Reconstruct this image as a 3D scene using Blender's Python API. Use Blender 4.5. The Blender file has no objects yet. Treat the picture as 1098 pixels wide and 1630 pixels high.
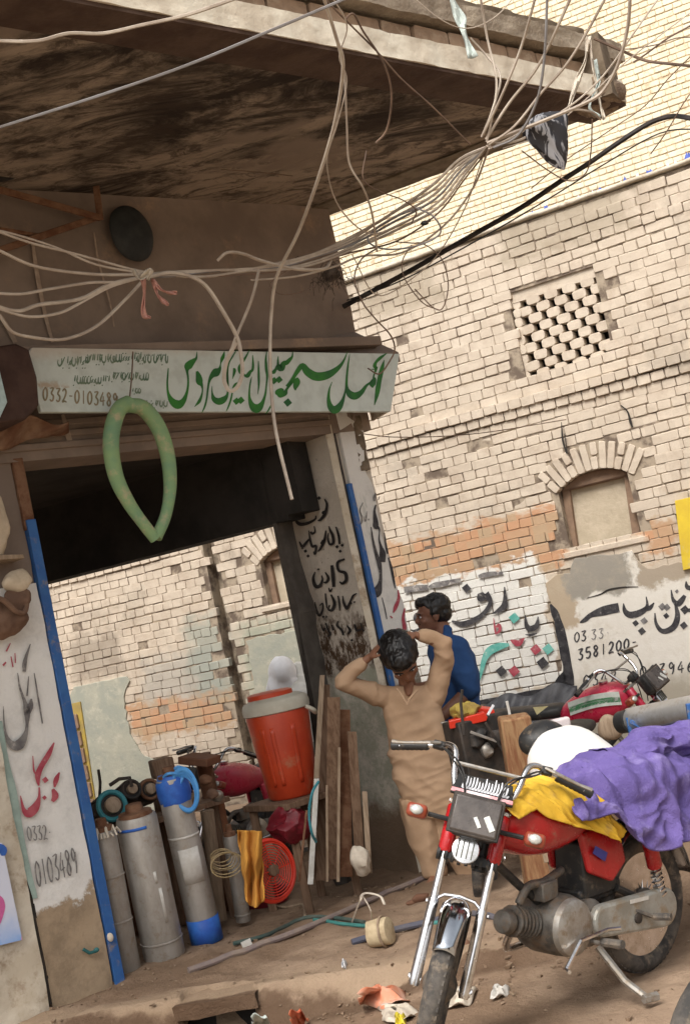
import bpy, math, random
import numpy as np
from mathutils import Vector, Matrix, noise as mnoise
rnd = random.Random(7)
S = bpy.context.scene
COL = S.collection
V = Vector
# ---------------------------------------------------------------- camera
F_PX, CXP, CYP = 2100.0, 549.0, 815.0          # photograph is 1098 x 1630
PITCH, ROLL = math.radians(4.4), math.radians(12.0)
EYE = V((0, 0, 1.5))
FW = V((0, math.cos(PITCH), math.sin(PITCH)))
_U = V((0, -math.sin(PITCH), math.cos(PITCH)))
_R = V((1, 0, 0))
IR = math.cos(ROLL)*_R - math.sin(ROLL)*_U
IU = math.sin(ROLL)*_R + math.cos(ROLL)*_U
cam = bpy.data.cameras.new('camera'); cam_ob = bpy.data.objects.new('camera', cam); COL.objects.link(cam_ob)
cam.sensor_fit = 'VERTICAL'; cam.sensor_height = 36; cam.lens = 36*F_PX/1630
cam.clip_start = 0.05; cam.clip_end = 400
cam_ob.matrix_world = Matrix(((IR.x, IU.x, -FW.x, EYE.x), (IR.y, IU.y, -FW.y, EYE.y), (IR.z, IU.z, -FW.z, EYE.z), (0, 0, 0, 1)))
S.camera = cam_ob
# ---------------------------------------------------------------- sky, sun, exposure
SUN_EL, SUN_AZ = math.radians(52), math.radians(205)      # azimuth from +Y clockwise: sun behind the camera, a little to the left
w = bpy.data.worlds.new('World'); S.world = w; w.use_nodes = True
nt = w.node_tree; bg = nt.nodes['Background']
sky = nt.nodes.new('ShaderNodeTexSky'); sky.sky_type = 'NISHITA'; sky.sun_disc = False
sky.sun_elevation = SUN_EL; sky.sun_rotation = SUN_AZ
sky.air_density = 1.0; sky.dust_density = 6.0; sky.ozone_density = 0.6
hs = nt.nodes.new('ShaderNodeHueSaturation'); hs.inputs['Saturation'].default_value = 0.15
nt.links.new(sky.outputs[0], hs.inputs['Color']); nt.links.new(hs.outputs[0], bg.inputs['Color'])
bg.inputs['Strength'].default_value = 0.12
sl = bpy.data.lights.new('sun', 'SUN'); sl.energy = 1.5; sl.angle = math.radians(25); sl.color = (1, 0.945, 0.87)
so = bpy.data.objects.new('sun', sl); COL.objects.link(so)
sd = V((math.sin(SUN_AZ)*math.cos(SUN_EL), math.cos(SUN_AZ)*math.cos(SUN_EL), math.sin(SUN_EL)))
so.rotation_euler = sd.to_track_quat('Z', 'Y').to_euler()
S.view_settings.view_transform = 'Standard'; S.view_settings.look = 'None'
S.view_settings.gamma = 1; S.view_settings.use_curve_mapping = False
S.view_settings.exposure = 0.68
# ---------------------------------------------------------------- where things stand
def ray(x, y): return FW + IR*((x-CXP)/F_PX) - IU*((y-CYP)/F_PX)
def gp(x, y, z=0.0):
    d = ray(x, y); return EYE + d*((z-EYE.z)/d.z)
def dp(x, y, dist): return EYE + ray(x, y)*dist
def plane(x, y, P, n):
    d = ray(x, y); return EYE + d*((P-EYE).dot(n)/d.dot(n))
def proj(P):
    v = P-EYE; z = v.dot(FW); return CXP+F_PX*v.dot(IR)/z, CYP-F_PX*v.dot(IU)/z, z
A0 = gp(180, 1560)                                   # front right foot of the left shop pillar
bf = math.radians(41); DF = V((math.cos(bf), math.sin(bf), 0)); NF = V((DF.y, -DF.x, 0))     # shop front
W0 = dp(850, 650, 11.2); W0.z = 0
bw = math.radians(28); DW = V((math.cos(bw), -math.sin(bw), 0)); NW = V((-DW.y*-1, -DW.x, 0)).normalized()
NW = V((DW.y, -DW.x, 0))                              # old brick wall, normal to the street
if NW.y > 0: NW = -NW
def FA(s, t, z): return A0 + DF*s + NF*t + V((0, 0, z))
def fp(x, y, t=0.0): return plane(x, y, A0 + NF*t, NF)
def WA(u, t, z): return W0 + DW*u + NW*t + V((0, 0, z))
def wp(x, y, t=0.0): return plane(x, y, W0 + NW*t, NW)
def wuz(x, y):
    P = wp(x, y); return (P-W0).dot(DW), P.z
UP = V((0, 0, 1))
# ---------------------------------------------------------------- materials
class NG:
    def __init__(s, name):
        s.m = bpy.data.materials.new(name); s.m.use_nodes = True; s.t = s.m.node_tree
        s.b = s.t.nodes['Principled BSDF']; s._pos = None; s._obj = None
    def new(s, k): return s.t.nodes.new(k)
    def link(s, a, b): s.t.links.new(a, b)
    def put(s, sock, v):
        if isinstance(v, bpy.types.NodeSocket): s.link(v, sock)
        elif isinstance(v, (tuple, list)) and len(v) == 3 and sock.type == 'RGBA': sock.default_value = (*v, 1)
        else: sock.default_value = v
    def pos(s):
        if not s._pos: s._pos = s.new('ShaderNodeNewGeometry').outputs['Position']
        return s._pos
    def obj(s):
        if not s._obj: s._obj = s.new('ShaderNodeTexCoord').outputs['Object']
        return s._obj
    def math(s, op, a, b=0.0, c=0.0, clamp=False):
        n = s.new('ShaderNodeMath'); n.operation = op; n.use_clamp = clamp
        for i, v in enumerate((a, b, c)): s.put(n.inputs[i], v)
        return n.outputs[0]
    def dot(s, a, v):
        n = s.new('ShaderNodeVectorMath'); n.operation = 'DOT_PRODUCT'; s.put(n.inputs[0], a); n.inputs[1].default_value = tuple(v); return n.outputs['Value']
    def scale(s, a, v):
        n = s.new('ShaderNodeVectorMath'); n.operation = 'MULTIPLY'; s.put(n.inputs[0], a); n.inputs[1].default_value = tuple(v); return n.outputs[0]
    def noise(s, vec, sc, det=4, rough=0.6, dist=0.0, col=False):
        n = s.new('ShaderNodeTexNoise'); s.put(n.inputs['Vector'], vec); n.inputs['Scale'].default_value = sc
        n.inputs['Detail'].default_value = det; n.inputs['Roughness'].default_value = rough; n.inputs['Distortion'].default_value = dist
        return n.outputs['Color'] if col else n.outputs['Fac']
    def vor(s, vec, sc, feat='F1'):
        n = s.new('ShaderNodeTexVoronoi'); n.feature = feat; s.put(n.inputs['Vector'], vec); n.inputs['Scale'].default_value = sc; return n
    def step(s, v, lo, hi):
        n = s.new('ShaderNodeMapRange'); n.interpolation_type = 'SMOOTHSTEP'; s.put(n.inputs[0], v)
        n.inputs[1].default_value = lo; n.inputs[2].default_value = hi; return n.outputs[0]
    def mix(s, f, a, b, mode='MIX'):
        n = s.new('ShaderNodeMix'); n.data_type = 'RGBA'; n.blend_type = mode; s.put(n.inputs[0], f); s.put(n.inputs[6], a); s.put(n.inputs[7], b); return n.outputs[2]
    def bump(s, h, st=0.3, dist=0.01):
        n = s.new('ShaderNodeBump'); n.inputs['Strength'].default_value = st; n.inputs['Distance'].default_value = dist
        s.put(n.inputs['Height'], h); s.link(n.outputs[0], s.b.inputs['Normal']); return n
    def out(s, col=None, rough=None, metal=None, spec=None):
        if col is not None: s.put(s.b.inputs['Base Color'], col)
        if rough is not None: s.put(s.b.inputs['Roughness'], rough)
        if metal is not None: s.put(s.b.inputs['Metallic'], metal)
        if spec is not None: s.put(s.b.inputs['Specular IOR Level'], spec)
        return s.m
def grunge(name, c1, c2, sc=6.0, rough=0.8, metal=0.0, dust=None, dustamt=0.0, bump=0.15, bsc=None, stretch=(1, 1, 1), spec=0.3, lo=0.35, hi=0.65, bd=0.004):
    g = NG(name); v = g.scale(g.pos(), stretch)
    n = g.noise(v, sc, 5, 0.65)
    col = g.mix(g.step(n, lo, hi), c1, c2)
    r = g.math('ADD', g.math('MULTIPLY', g.noise(v, sc*2.7, 3), 0.3), rough-0.15)
    if dust:
        dn = g.step(g.noise(g.pos(), sc*1.7, 5, 0.7), 0.62-dustamt*0.4, 0.85-dustamt*0.4)
        col = g.mix(dn, col, dust)
    if bump: g.bump(g.noise(v, bsc or sc*6, 5, 0.6), bump, bd)
    return g.out(col, r, metal, spec)
M = {}
M['cream_face'] = grunge('whitewashed plaster', (.62, .56, .46), (.50, .43, .33), 5, .9, dust=(.3, .22, .15), dustamt=.35, bump=.4, bd=.008)
M['mortar'] = grunge('old mortar', (.20, .155, .11), (.12, .09, .06), 10, .95, bump=.5)
M['blue_frame'] = grunge('blue enamel', (.028, .10, .30), (.04, .13, .34), 9, .55, dust=(.25, .2, .16), dustamt=.25, bump=.1)
M['dark_steel'] = grunge('dark steel', (.03, .028, .026), (.07, .055, .045), 12, .6, .3, bump=.1)
M['rust'] = grunge('rusty iron', (.13, .055, .028), (.22, .12, .07), 14, .8, .15, bump=.3)
M['brown_wall'] = grunge('brown distempered plaster', (.265, .205, .162), (.195, .148, .118), 2.2, .9, dust=(.36, .25, .17), dustamt=.18, bump=.3, bd=.006)
M['black_room'] = grunge('shade-black plaster', (.018, .016, .014), (.035, .03, .026), 3, .9, bump=.2)  # near-black: shade of closed-in places put into the colour
M['wire'] = grunge('dusty cream cable', (.52, .45, .37), (.38, .31, .25), 7, .7, bump=.0)
M['wire_grey'] = grunge('grey cable', (.26, .25, .25), (.20, .18, .17), 7, .6, bump=.0)
M['wire_black'] = grunge('black cable', (.018, .016, .015), (.05, .04, .035), 7, .5, bump=.0)
M['wire_brown'] = grunge('brown cable', (.20, .13, .09), (.12, .08, .06), 9, .7, bump=.0)
M['chrome'] = grunge('chromed steel', (.78, .78, .80), (.62, .60, .58), 20, .22, 1.0, dust=(.38, .32, .26), dustamt=.22, bump=.05)
M['alu'] = grunge('dusty aluminium', (.42, .40, .37), (.32, .29, .25), 16, .5, .75, dust=(.28, .22, .16), dustamt=.35, bump=.15)
M['black_plastic'] = grunge('black plastic', (.02, .02, .021), (.035, .033, .03), 14, .45, dust=(.14, .11, .08), dustamt=.2, bump=.05)
M['rubber'] = grunge('dusty tyre rubber', (.045, .042, .040), (.12, .105, .09), 11, .85, dust=(.2, .16, .12), dustamt=.35, bump=.3)
M['red_paint'] = grunge('red motorcycle paint', (.42, .012, .014), (.34, .010, .012), 8, .25, dust=(.3, .14, .1), dustamt=.12, bump=.0, spec=.6)
M['pink_red'] = grunge('faded crimson paint', (.50, .02, .06), (.42, .02, .05), 8, .3, dust=(.4, .2, .16), dustamt=.15, bump=.0, spec=.6)
M['skin'] = grunge('brown skin', (.28, .135, .078), (.22, .10, .058), 12, .55, bump=.05, spec=.35)
M['skin_dark'] = grunge('dark brown skin', (.19, .085, .052), (.14, .062, .038), 12, .5, bump=.05, spec=.35)
M['hair'] = grunge('black hair', (.006, .005, .005), (.011, .009, .008), 60, .38, bump=.35, bsc=160, stretch=(1, 1, .25), spec=.4)
M['white_cloth'] = grunge('white cotton', (.72, .72, .74), (.62, .62, .64), 6, .9, bump=.2, bsc=90)
M['wood'] = grunge('weathered brown wood', (.13, .075, .045), (.22, .14, .09), 9, .8, stretch=(6, 6, .6), bump=.4, bd=.004)
M['wood_pale'] = grunge('pale weathered wood', (.36, .27, .19), (.25, .18, .12), 9, .85, stretch=(6, 6, .6), bump=.4)
def paint(name, c, rough=.6, bump=0.0, spec=.4): 
    M[name] = grunge(name.replace('_', ' '), c, tuple(x*.8 for x in c), 18, rough, bump=bump, spec=spec); return M[name]
# ---------------------------------------------------------------- mesh builder
def basis(zdir, xhint=None):
    z = zdir.normalized(); h = xhint or (V((0, 0, 1)) if abs(z.z) < .9 else V((1, 0, 0)))
    x = (h - z*h.dot(z)).normalized(); y = z.cross(x); return x, y, z
def catmull(P, n=6):
    if len(P) < 3: return list(P)
    out = []; Q = [P[0]*2-P[1]] + list(P) + [P[-1]*2-P[-2]]
    for i in range(1, len(Q)-2):
        a, b, c, d = Q[i-1], Q[i], Q[i+1], Q[i+2]
        for k in range(n):
            t = k/n
            out.append(0.5*((2*b)+(c-a)*t+(2*a-5*b+4*c-d)*t*t+(3*b-a-3*c+d)*t*t*t))
    out.append(P[-1]); return out
class MB:
    def __init__(s): s.v = []; s.f = []
    def add(s, v, f):
        o = len(s.v); s.v += [V(p) for p in v]; s.f += [tuple(i+o for i in q) for q in f]; return s
    def box(s, c, size, R=None):
        x, y, z = [k/2 for k in size]; R = R or Matrix.Identity(3); c = V(c)
        vs = [c + R @ V((i*x, j*y, k*z)) for i in (-1, 1) for j in (-1, 1) for k in (-1, 1)]
        return s.add(vs, [(0, 1, 3, 2), (4, 6, 7, 5), (0, 4, 5, 1), (2, 3, 7, 6), (0, 2, 6, 4), (1, 5, 7, 3)])
    def bar(s, a, b, w, h, hint=None):
        a = V(a); b = V(b); x, y, z = basis(b-a, hint)
        R = Matrix((x, y, z)).transposed(); return s.box((a+b)/2, (w, h, (b-a).length), R)
    def prism(s, pts, vec):
        n = len(pts); vec = V(vec); vs = [V(p) for p in pts] + [V(p)+vec for p in pts]
        fs = [tuple(range(n)), tuple(range(2*n-1, n-1, -1))] + [(i, i+n, (i+1) % n+n, (i+1) % n) for i in range(n)]
        return s.add(vs, fs)
    def tube(s, pts, r, n=8, cap=True, flat=1.0, hint=None, closed=False):
        pts = [V(p) for p in pts]; m = len(pts); vs = []; fs = []; x = None
        for i, p in enumerate(pts):
            if closed: d = pts[(i+1) % m]-pts[i-1]
            else: d = pts[min(i+1, m-1)]-pts[max(i-1, 0)]
            if d.length < 1e-9: d = V((0, 0, 1))
            x, y, z = basis(d, x if x is not None else hint)
            rr = r[i] if isinstance(r, (list, tuple)) else r
            for k in range(n):
                a = 2*math.pi*k/n; vs.append(p + x*rr*math.cos(a) + y*rr*flat*math.sin(a))
        rng = range(m if closed else m-1)
        for i in rng:
            j = (i+1) % m
            for k in range(n): fs.append((i*n+k, i*n+(k+1) % n, j*n+(k+1) % n, j*n+k))
        if cap and not closed: fs += [tuple(range(n-1, -1, -1)), tuple((m-1)*n+k for k in range(n))]
        return s.add(vs, fs)
    def lathe(s, prof, P=V((0, 0, 0)), axis=V((0, 0, 1)), n=20, sy=1.0, hint=None):
        x, y, z = basis(V(axis), hint); P = V(P); vs = []; fs = []; m = len(prof)
        for r, h in prof:
            for k in range(n):
                a = 2*math.pi*k/n; vs.append(P + x*r*math.cos(a) + y*r*sy*math.sin(a) + z*h)
        for i in range(m-1):
            for k in range(n): fs.append((i*n+k, i*n+(k+1) % n, (i+1)*n+(k+1) % n, (i+1)*n+k))
        fs += [tuple(range(n-1, -1, -1)), tuple((m-1)*n+k for k in range(n))]
        return s.add(vs, fs)
    def torus(s, P, axis, R, r, n=28, m=8, sx=1.0):
        x, y, z = basis(V(axis)); pts = [V(P)+x*R*sx*math.cos(2*math.pi*k/n)+y*R*math.sin(2*math.pi*k/n) for k in range(n)]
        return s.tube(pts, r, m, closed=True)
    def ball(s, P, rx, ry=None, rz=None, n=12, m=8, R=None):
        ry = ry or rx; rz = rz or rx; R = R or Matrix.Identity(3); P = V(P); vs = []; fs = []
        for i in range(1, m):
            b = math.pi*i/m
            for k in range(n):
                a = 2*math.pi*k/n; vs.append(P+R@V((rx*math.sin(b)*math.cos(a), ry*math.sin(b)*math.sin(a), rz*math.cos(b))))
        vs += [P+R@V((0, 0, rz)), P-R@V((0, 0, rz))]; T = (m-1)*n
        for i in range(m-2):
            for k in range(n): fs.append((i*n+k, (i+1)*n+k, (i+1)*n+(k+1) % n, i*n+(k+1) % n))
        for k in range(n): fs += [(T, k, (k+1) % n), (T+1, (m-2)*n+(k+1) % n, (m-2)*n+k)]
        return s.add(vs, fs)
    def grid(s, fn, nu, nv):
        vs = [fn(i/nu, j/nv) for i in range(nu+1) for j in range(nv+1)]
        fs = [(i*(nv+1)+j, (i+1)*(nv+1)+j, (i+1)*(nv+1)+j+1, i*(nv+1)+j+1) for i in range(nu) for j in range(nv)]
        return s.add(vs, fs)
    def xform(s, Mx): s.v = [Mx @ p for p in s.v]; return s
    def rough(s, amp, sc=8.0):
        s.v = [p + V(mnoise.noise_vector(p*sc))*amp for p in s.v]; return s
    def build(s, name, mat, parent=None, smooth=True, bev=0.0, sub=0, remesh=0.0, solid=0.0, ang=40):
        me = bpy.data.meshes.new(name); me.from_pydata([tuple(p) for p in s.v], [], s.f); me.update()
        ob = bpy.data.objects.new(name, me); COL.objects.link(ob)
        import bmesh
        bm = bmesh.new(); bm.from_mesh(me); bmesh.ops.recalc_face_normals(bm, faces=bm.faces); bm.to_mesh(me); bm.free()
        if isinstance(mat, str): mat = M[mat]
        me.materials.append(mat)
        if remesh:
            md = ob.modifiers.new('r', 'REMESH'); md.mode = 'VOXEL'; md.voxel_size = remesh; md.use_smooth_shade = True
            md = ob.modifiers.new('s', 'SMOOTH'); md.iterations = 6; md.factor = .6
            dg = bpy.context.evaluated_depsgraph_get(); me2 = bpy.data.meshes.new_from_object(ob.evaluated_get(dg))
            ob.modifiers.clear(); ob.data = me2; me = me2; me.name = name
            if not me.materials: me.materials.append(mat)
        if smooth:
            me.shade_smooth()
            if not remesh: me.set_sharp_from_angle(angle=math.radians(ang))
        if solid: md = ob.modifiers.new('t', 'SOLIDIFY'); md.thickness = solid; md.offset = 0
        if bev: md = ob.modifiers.new('b', 'BEVEL'); md.width = bev; md.segments = 2; md.limit_method = 'ANGLE'
        if sub: md = ob.modifiers.new('s', 'SUBSURF'); md.levels = md.render_levels = sub
        if parent: attach(ob, parent)
        return ob
def attach(ob, parent):
    ob.parent = parent; ob.matrix_parent_inverse = Matrix.Translation(-V(parent.location)) if parent.type == 'EMPTY' else Matrix.Identity(4)
    if parent.type == 'EMPTY': ob.matrix_parent_inverse = parent.matrix_basis.inverted()
def tag(o, label=None, cat=None, group=None, kind=None):
    if label: o['label'] = label
    if cat: o['category'] = cat
    if group: o['group'] = group
    if kind: o['kind'] = kind
    return o
def thing(name, label, cat, loc=(0, 0, 0), group=None, rz=0.0):
    o = bpy.data.objects.new(name, None); o.empty_display_size = .1; COL.objects.link(o); o.location = loc
    o.rotation_euler = (0, 0, rz); return tag(o, label, cat, group)
def copy_tree(o, parent=None):
    c = o.copy(); COL.objects.link(c)
    if parent: c.parent = parent
    for ch in [k for k in ALLOBJ() if k.parent == o]: copy_tree(ch, c)
    return c
def ALLOBJ(): return list(bpy.data.objects)
# painted strokes: px path on a plane, width in px, turned into a thin sheet of paint
def stroke(mb, pts, onp, thick, lift_dir, smooth=5, closed=False, wmin=.3):
    P = [V((p[0], p[1], p[2] if len(p) > 2 else 2.0)) for p in pts]
    Q = catmull(P, smooth) if len(P) > 2 else P
    L = []; Rr = []
    for i, q in enumerate(Q):
        d = (Q[min(i+1, len(Q)-1)]-Q[max(i-1, 0)]); d = V((d.x, d.y)); d = d.normalized() if d.length > 1e-6 else V((1, 0))
        nx = V((-d.y, d.x)); w = max(q.z, wmin)/2
        L.append(onp(q.x+nx.x*w, q.y+nx.y*w)); Rr.append(onp(q.x-nx.x*w, q.y-nx.y*w))
    n = len(L); f = [(i, i+1, n+i+1, n+i) for i in range(n-1)]
    top = [p+lift_dir*thick for p in L+Rr]
    m2 = 2*n
    v = L+Rr+top
    fs = [tuple(k+m2 for k in q) for q in f] + [(i, i+1, i+1+m2, i+m2) for i in range(n-1)] + [(n+i, n+i+1, n+i+1+m2, n+i+m2) for i in range(n-1)] + [(0, n, n+m2, m2), (n-1, 2*n-1, 2*n-1+m2, n-1+m2)]
    mb.add(v, fs)
def blot(mb, pts, onp, thick, lift_dir):
    P = [onp(x, y) for x, y in pts]; mb.prism(P, lift_dir*thick)
def diamond(mb, x, y, r, onp, thick, lift_dir, sk=.2):
    blot(mb, [(x-r, y-r*sk), (x+r*.1, y-r), (x+r, y+r*sk), (x-r*.1, y+r)], onp, thick, lift_dir)
DIG = {'0': [[(.5, 0), (.1, .3), (.1, .75), (.45, 1), (.85, .7), (.85, .25), (.5, 0)]], '1': [[(.5, 0), (.5, 1)]],
 '2': [[(.1, .2), (.45, 0), (.85, .2), (.6, .6), (.1, 1), (.5, .93), (.95, 1)]], '3': [[(.1, .05), (.85, .02), (.45, .4), (.85, .62), (.75, .92), (.4, 1), (.1, .88)]],
 '4': [[(.6, 0), (.05, .65), (.95, .62)], [(.65, .3), (.62, 1)]], '5': [[(.9, 0), (.25, .03), (.18, .42), (.7, .42), (.9, .7), (.6, 1), (.1, .92)]],
 '6': [[(.75, 0), (.25, .4), (.12, .75), (.45, 1), (.85, .75), (.6, .5), (.2, .65)]], '8': [[(.8, .15), (.45, 0), (.2, .2), (.8, .7), (.5, 1), (.15, .75), (.75, .3), (.8, .15)]],
 '9': [[(.8, .25), (.45, 0), (.15, .25), (.4, .5), (.8, .3), (.85, .2), (.8, .7), (.6, 1)]], '.': [[(.35, .5), (.5, .55)]], '-': [[(.2, .5), (.8, .5)]]}
def digits(mb, txt, x, y, dx, dy, w, h, wd, onp, thick, lift, hx=0.0):
    # x,y top-left of first char; (dx,dy) advance per char; hx horizontal shear per unit height
    for c in txt:
        if c in DIG:
            par = None
            if isinstance(mb, tuple): par = mb; m1 = MB()
            for st in DIG[c]:
                stroke(m1 if par else mb, [(x+a*w+(b*h)*hx, y+b*h+a*w*dy/dx, wd*(1.25 if 0 < k < len(st)-1 else .8)) for k, (a, b) in enumerate(st)], onp, thick, lift, 4)
            if par: m1.build('digit', par[1], par[0], smooth=False)
        x += dx; y += dy
def px_scale(P): return F_PX/(P-EYE).dot(FW)
# ================================================================ GROUND
LEDGE_A, LEDGE_B = gp(230, 1598), gp(690, 1516)          # edge where the raised earth floor drops to the street
_ld = (LEDGE_B-LEDGE_A); _ld.z = 0; _ld.normalize(); _ln = V((_ld.y, -_ld.x, 0))
ZST = -0.09
_L = gp(352, 1577, -.03); PIT = LEDGE_A+_ld*((_L-LEDGE_A).dot(_ld)); PIT.z = 0
def ground_h(x, y):
    p = V((x, y, 0)); d = (p-LEDGE_A).dot(_ln)           # >0 on the street side
    d += 0.10*mnoise.noise(p*1.3+V((3, 1, 0))) + .04*mnoise.noise(p*5)
    t = max(0, min(1, (d+.02)/0.07)); t = t*t*(3-2*t)
    al = (p-LEDGE_A).dot(_ld); fade = max(0.0, min(1, (al-1.7)/.5))
    zst_ = -.21+.11*max(0, min(1, (x+.7)/.5))+.085*math.exp(-((x+.08)**2+(y-4.35)**2)/.3)
    base = (1-t)*(-.02 - .05*max(0, min(1, (p-A0).dot(DF)/2.2))) + t*zst_
    u_ = max(0, min(1, (d+.35)/.8)); base = base*(1-fade)+(-.05*(1-u_)+zst_*u_)*fade
    lump = 1.0 - .7*max(0, min(1, (d-.5)/.6))
    n = .028*mnoise.noise(p*2.1)+.018*mnoise.noise(p*6.3)+.008*mnoise.noise(p*17)+.004*mnoise.noise(p*37)
    q = p-PIT
    if abs(q.dot(_ld)) < .155 and -.14 < q.dot(_ln) < .22: return -.34
    return base + n*lump
g = NG('packed brown earth'); P = g.pos()
n1 = g.step(g.noise(P, 1.1, 5, .6), .38, .62); n2 = g.step(g.noise(P, 7, 6, .7), .4, .68); n3 = g.noise(P, 45, 4, .7)
c = g.mix(n1, (.215, .142, .094), (.35, .25, .175)); c = g.mix(g.math('MULTIPLY', n2, .45), c, (.12, .072, .045)); c = g.mix(g.math('MULTIPLY', n3, .3), c, (.32, .23, .15))
yy = g.dot(P, _ln); road = g.step(g.math('ADD', yy, g.math('MULTIPLY', g.noise(P, 1.5, 4), .5)), LEDGE_A.dot(_ln)+1.25, LEDGE_A.dot(_ln)+1.75)
c = g.mix(g.math('MULTIPLY', road, .85), c, (.36, .29, .21))
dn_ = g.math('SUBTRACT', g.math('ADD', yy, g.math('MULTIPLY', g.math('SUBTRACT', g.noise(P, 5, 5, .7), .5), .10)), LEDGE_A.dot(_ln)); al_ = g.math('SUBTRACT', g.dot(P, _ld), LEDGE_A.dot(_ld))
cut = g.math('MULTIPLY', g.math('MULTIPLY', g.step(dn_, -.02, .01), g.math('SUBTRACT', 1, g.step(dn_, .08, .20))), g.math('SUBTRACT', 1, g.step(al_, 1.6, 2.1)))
c = g.mix(g.math('MULTIPLY', cut, .8), c, (.095, .056, .034))  # ledge face darkened: its shade is put into the earth colour
top_ = g.math('MULTIPLY', g.math('MULTIPLY', g.step(dn_, -.30, -.10), g.math('SUBTRACT', 1, g.step(dn_, -.03, .0))), g.math('SUBTRACT', 1, g.step(al_, 1.3, 2.0))); c = g.mix(g.math('MULTIPLY', top_, .6), c, (.38, .28, .19))  # ledge top lightened: the light on it is painted in
g.bump(g.math('ADD', g.noise(P, 22, 6, .7), g.math('MULTIPLY', g.noise(P, 90, 3), .4)), .7, .02)
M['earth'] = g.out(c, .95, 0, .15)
def axis_pts(a, b, fine0, fine1, step, coarse):
    o = []; x = a
    while x < b:
        o.append(x); dist = 0 if fine0 <= x <= fine1 else min(abs(x-fine0), abs(x-fine1)); x += step + dist*coarse
    return o+[b]
xs = axis_pts(-160, 160, -2.3, 2.6, .028, .22); ys = axis_pts(-160, 200, 3.4, 9.2, .032, .22)
vs = [(x, y, ground_h(x, y) if (-6 < x < 7 and 1 < y < 13) else -.10) for x in xs for y in ys]; ny = len(ys)
me = bpy.data.meshes.new('ground'); me.from_pydata(vs, [], [(i*ny+j, (i+1)*ny+j, (i+1)*ny+j+1, i*ny+j+1) for i in range(len(xs)-1) for j in range(ny-1)])
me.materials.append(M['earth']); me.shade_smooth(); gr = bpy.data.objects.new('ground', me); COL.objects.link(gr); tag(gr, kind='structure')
# drain opening in the face of the ledge: an earth covered slab over a dark channel
dr = thing('drain', 'dark drain opening in the face of the earth ledge at the bottom edge', 'drain', (PIT.x, PIT.y, -.3)); Rd = Matrix((_ld, -_ln, UP)).transposed()
def dbox(name, mat, c, sz, rg=0.0):
    mb = MB()
    if rg:
        n_ = 14; mb.grid(lambda a, b: V((PIT.x, PIT.y, 0))+Rd @ V((c[0]+(a-.5)*sz[0], c[1]-sz[1]/2+.0*b, c[2]+(b-.5)*sz[2])), n_, 6); mb.grid(lambda a, b: V((PIT.x, PIT.y, 0))+Rd @ V((c[0]+(a-.5)*sz[0], c[1]+(b-.5)*sz[1], c[2]+sz[2]/2)), n_, 6)
        mb.grid(lambda a, b: V((PIT.x, PIT.y, 0))+Rd @ V((c[0]+(a-.5)*sz[0], c[1]+(b-.5)*sz[1], c[2]-sz[2]/2)), n_, 6); mb.rough(rg, 14)
    else: mb.box(V((PIT.x, PIT.y, 0))+Rd @ V(c), sz, Rd)
    mb.build(name, mat, dr, smooth=bool(rg))
dbox('cover', 'earth', (0, .075, -.062), (.38, .21, .062), .009)
for sx_ in (-.168, .168): dbox('side', 'black_room', (sx_, .05, -.23), (.03, .20, .20))
dbox('back', 'black_room', (0, .15, -.22), (.36, .02, .24)); dbox('bed', 'black_room', (0, .0, -.33), (.30, .30, .012))  # drain lining black in itself, standing in for the shade inside
# small stones and grit on the earth
mb = MB(); rs = random.Random(3)
for k in range(700):
    x = rs.uniform(-2.2, 2.4); y = rs.uniform(4.2, 8.8); r = rs.choice((.003, .003, .004, .005, .008))*rs.uniform(.6, 1.2)
    z = ground_h(x, y); R = Matrix.Rotation(rs.uniform(0, 6), 3, 'Z')
    mb.ball((x, y, z+r*.3), r*rs.uniform(.8, 1.6), r, r*.6, 6, 4, R)
DEB = MB()
for k in range(520):
    if k < 260: q = LEDGE_A+_ld*rs.uniform(-.6, 2.2)+_ln*rs.gauss(.14, .12)
    elif k < 420: q = A0+DF*rs.uniform(-.4, 2.6)+NF*rs.gauss(.05, .18)
    else: q = V((rs.uniform(-1.2, 1.3), rs.uniform(4.3, 6.2), 0))
    s_ = rs.uniform(.006, .018)*(.6 if rs.random() < .7 else 1); a_ = rs.uniform(0, 6.28); e_ = V((math.cos(a_), math.sin(a_), 0)); f_ = V((-e_.y, e_.x, 0)); z = ground_h(q.x, q.y)
    q = V((q.x, q.y, z+.002)); DEB.prism([q-e_*s_-f_*s_*.4, q+e_*s_-f_*s_*.5, q+e_*s_*.7+f_*s_*.5, q-e_*s_*.6+f_*s_*.6], UP*s_*rs.uniform(.15, .9)+e_*rs.gauss(0, .004))
ob = DEB.rough(.005, 70).build('debris', grunge('brown debris chips', (.17, .105, .065), (.30, .22, .15), 40, .95, bump=.3), smooth=False); tag(ob, 'earth clods, chips and trodden litter along the ledge and the shop threshold', 'debris', kind='stuff')
ob = mb.rough(.003, 60).build('grit', grunge('grit', (.19, .13, .085), (.29, .21, .145), 30, .9, bump=0)); tag(ob, 'small stones and grit scattered over the brown earth', 'grit', kind='stuff')
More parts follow.
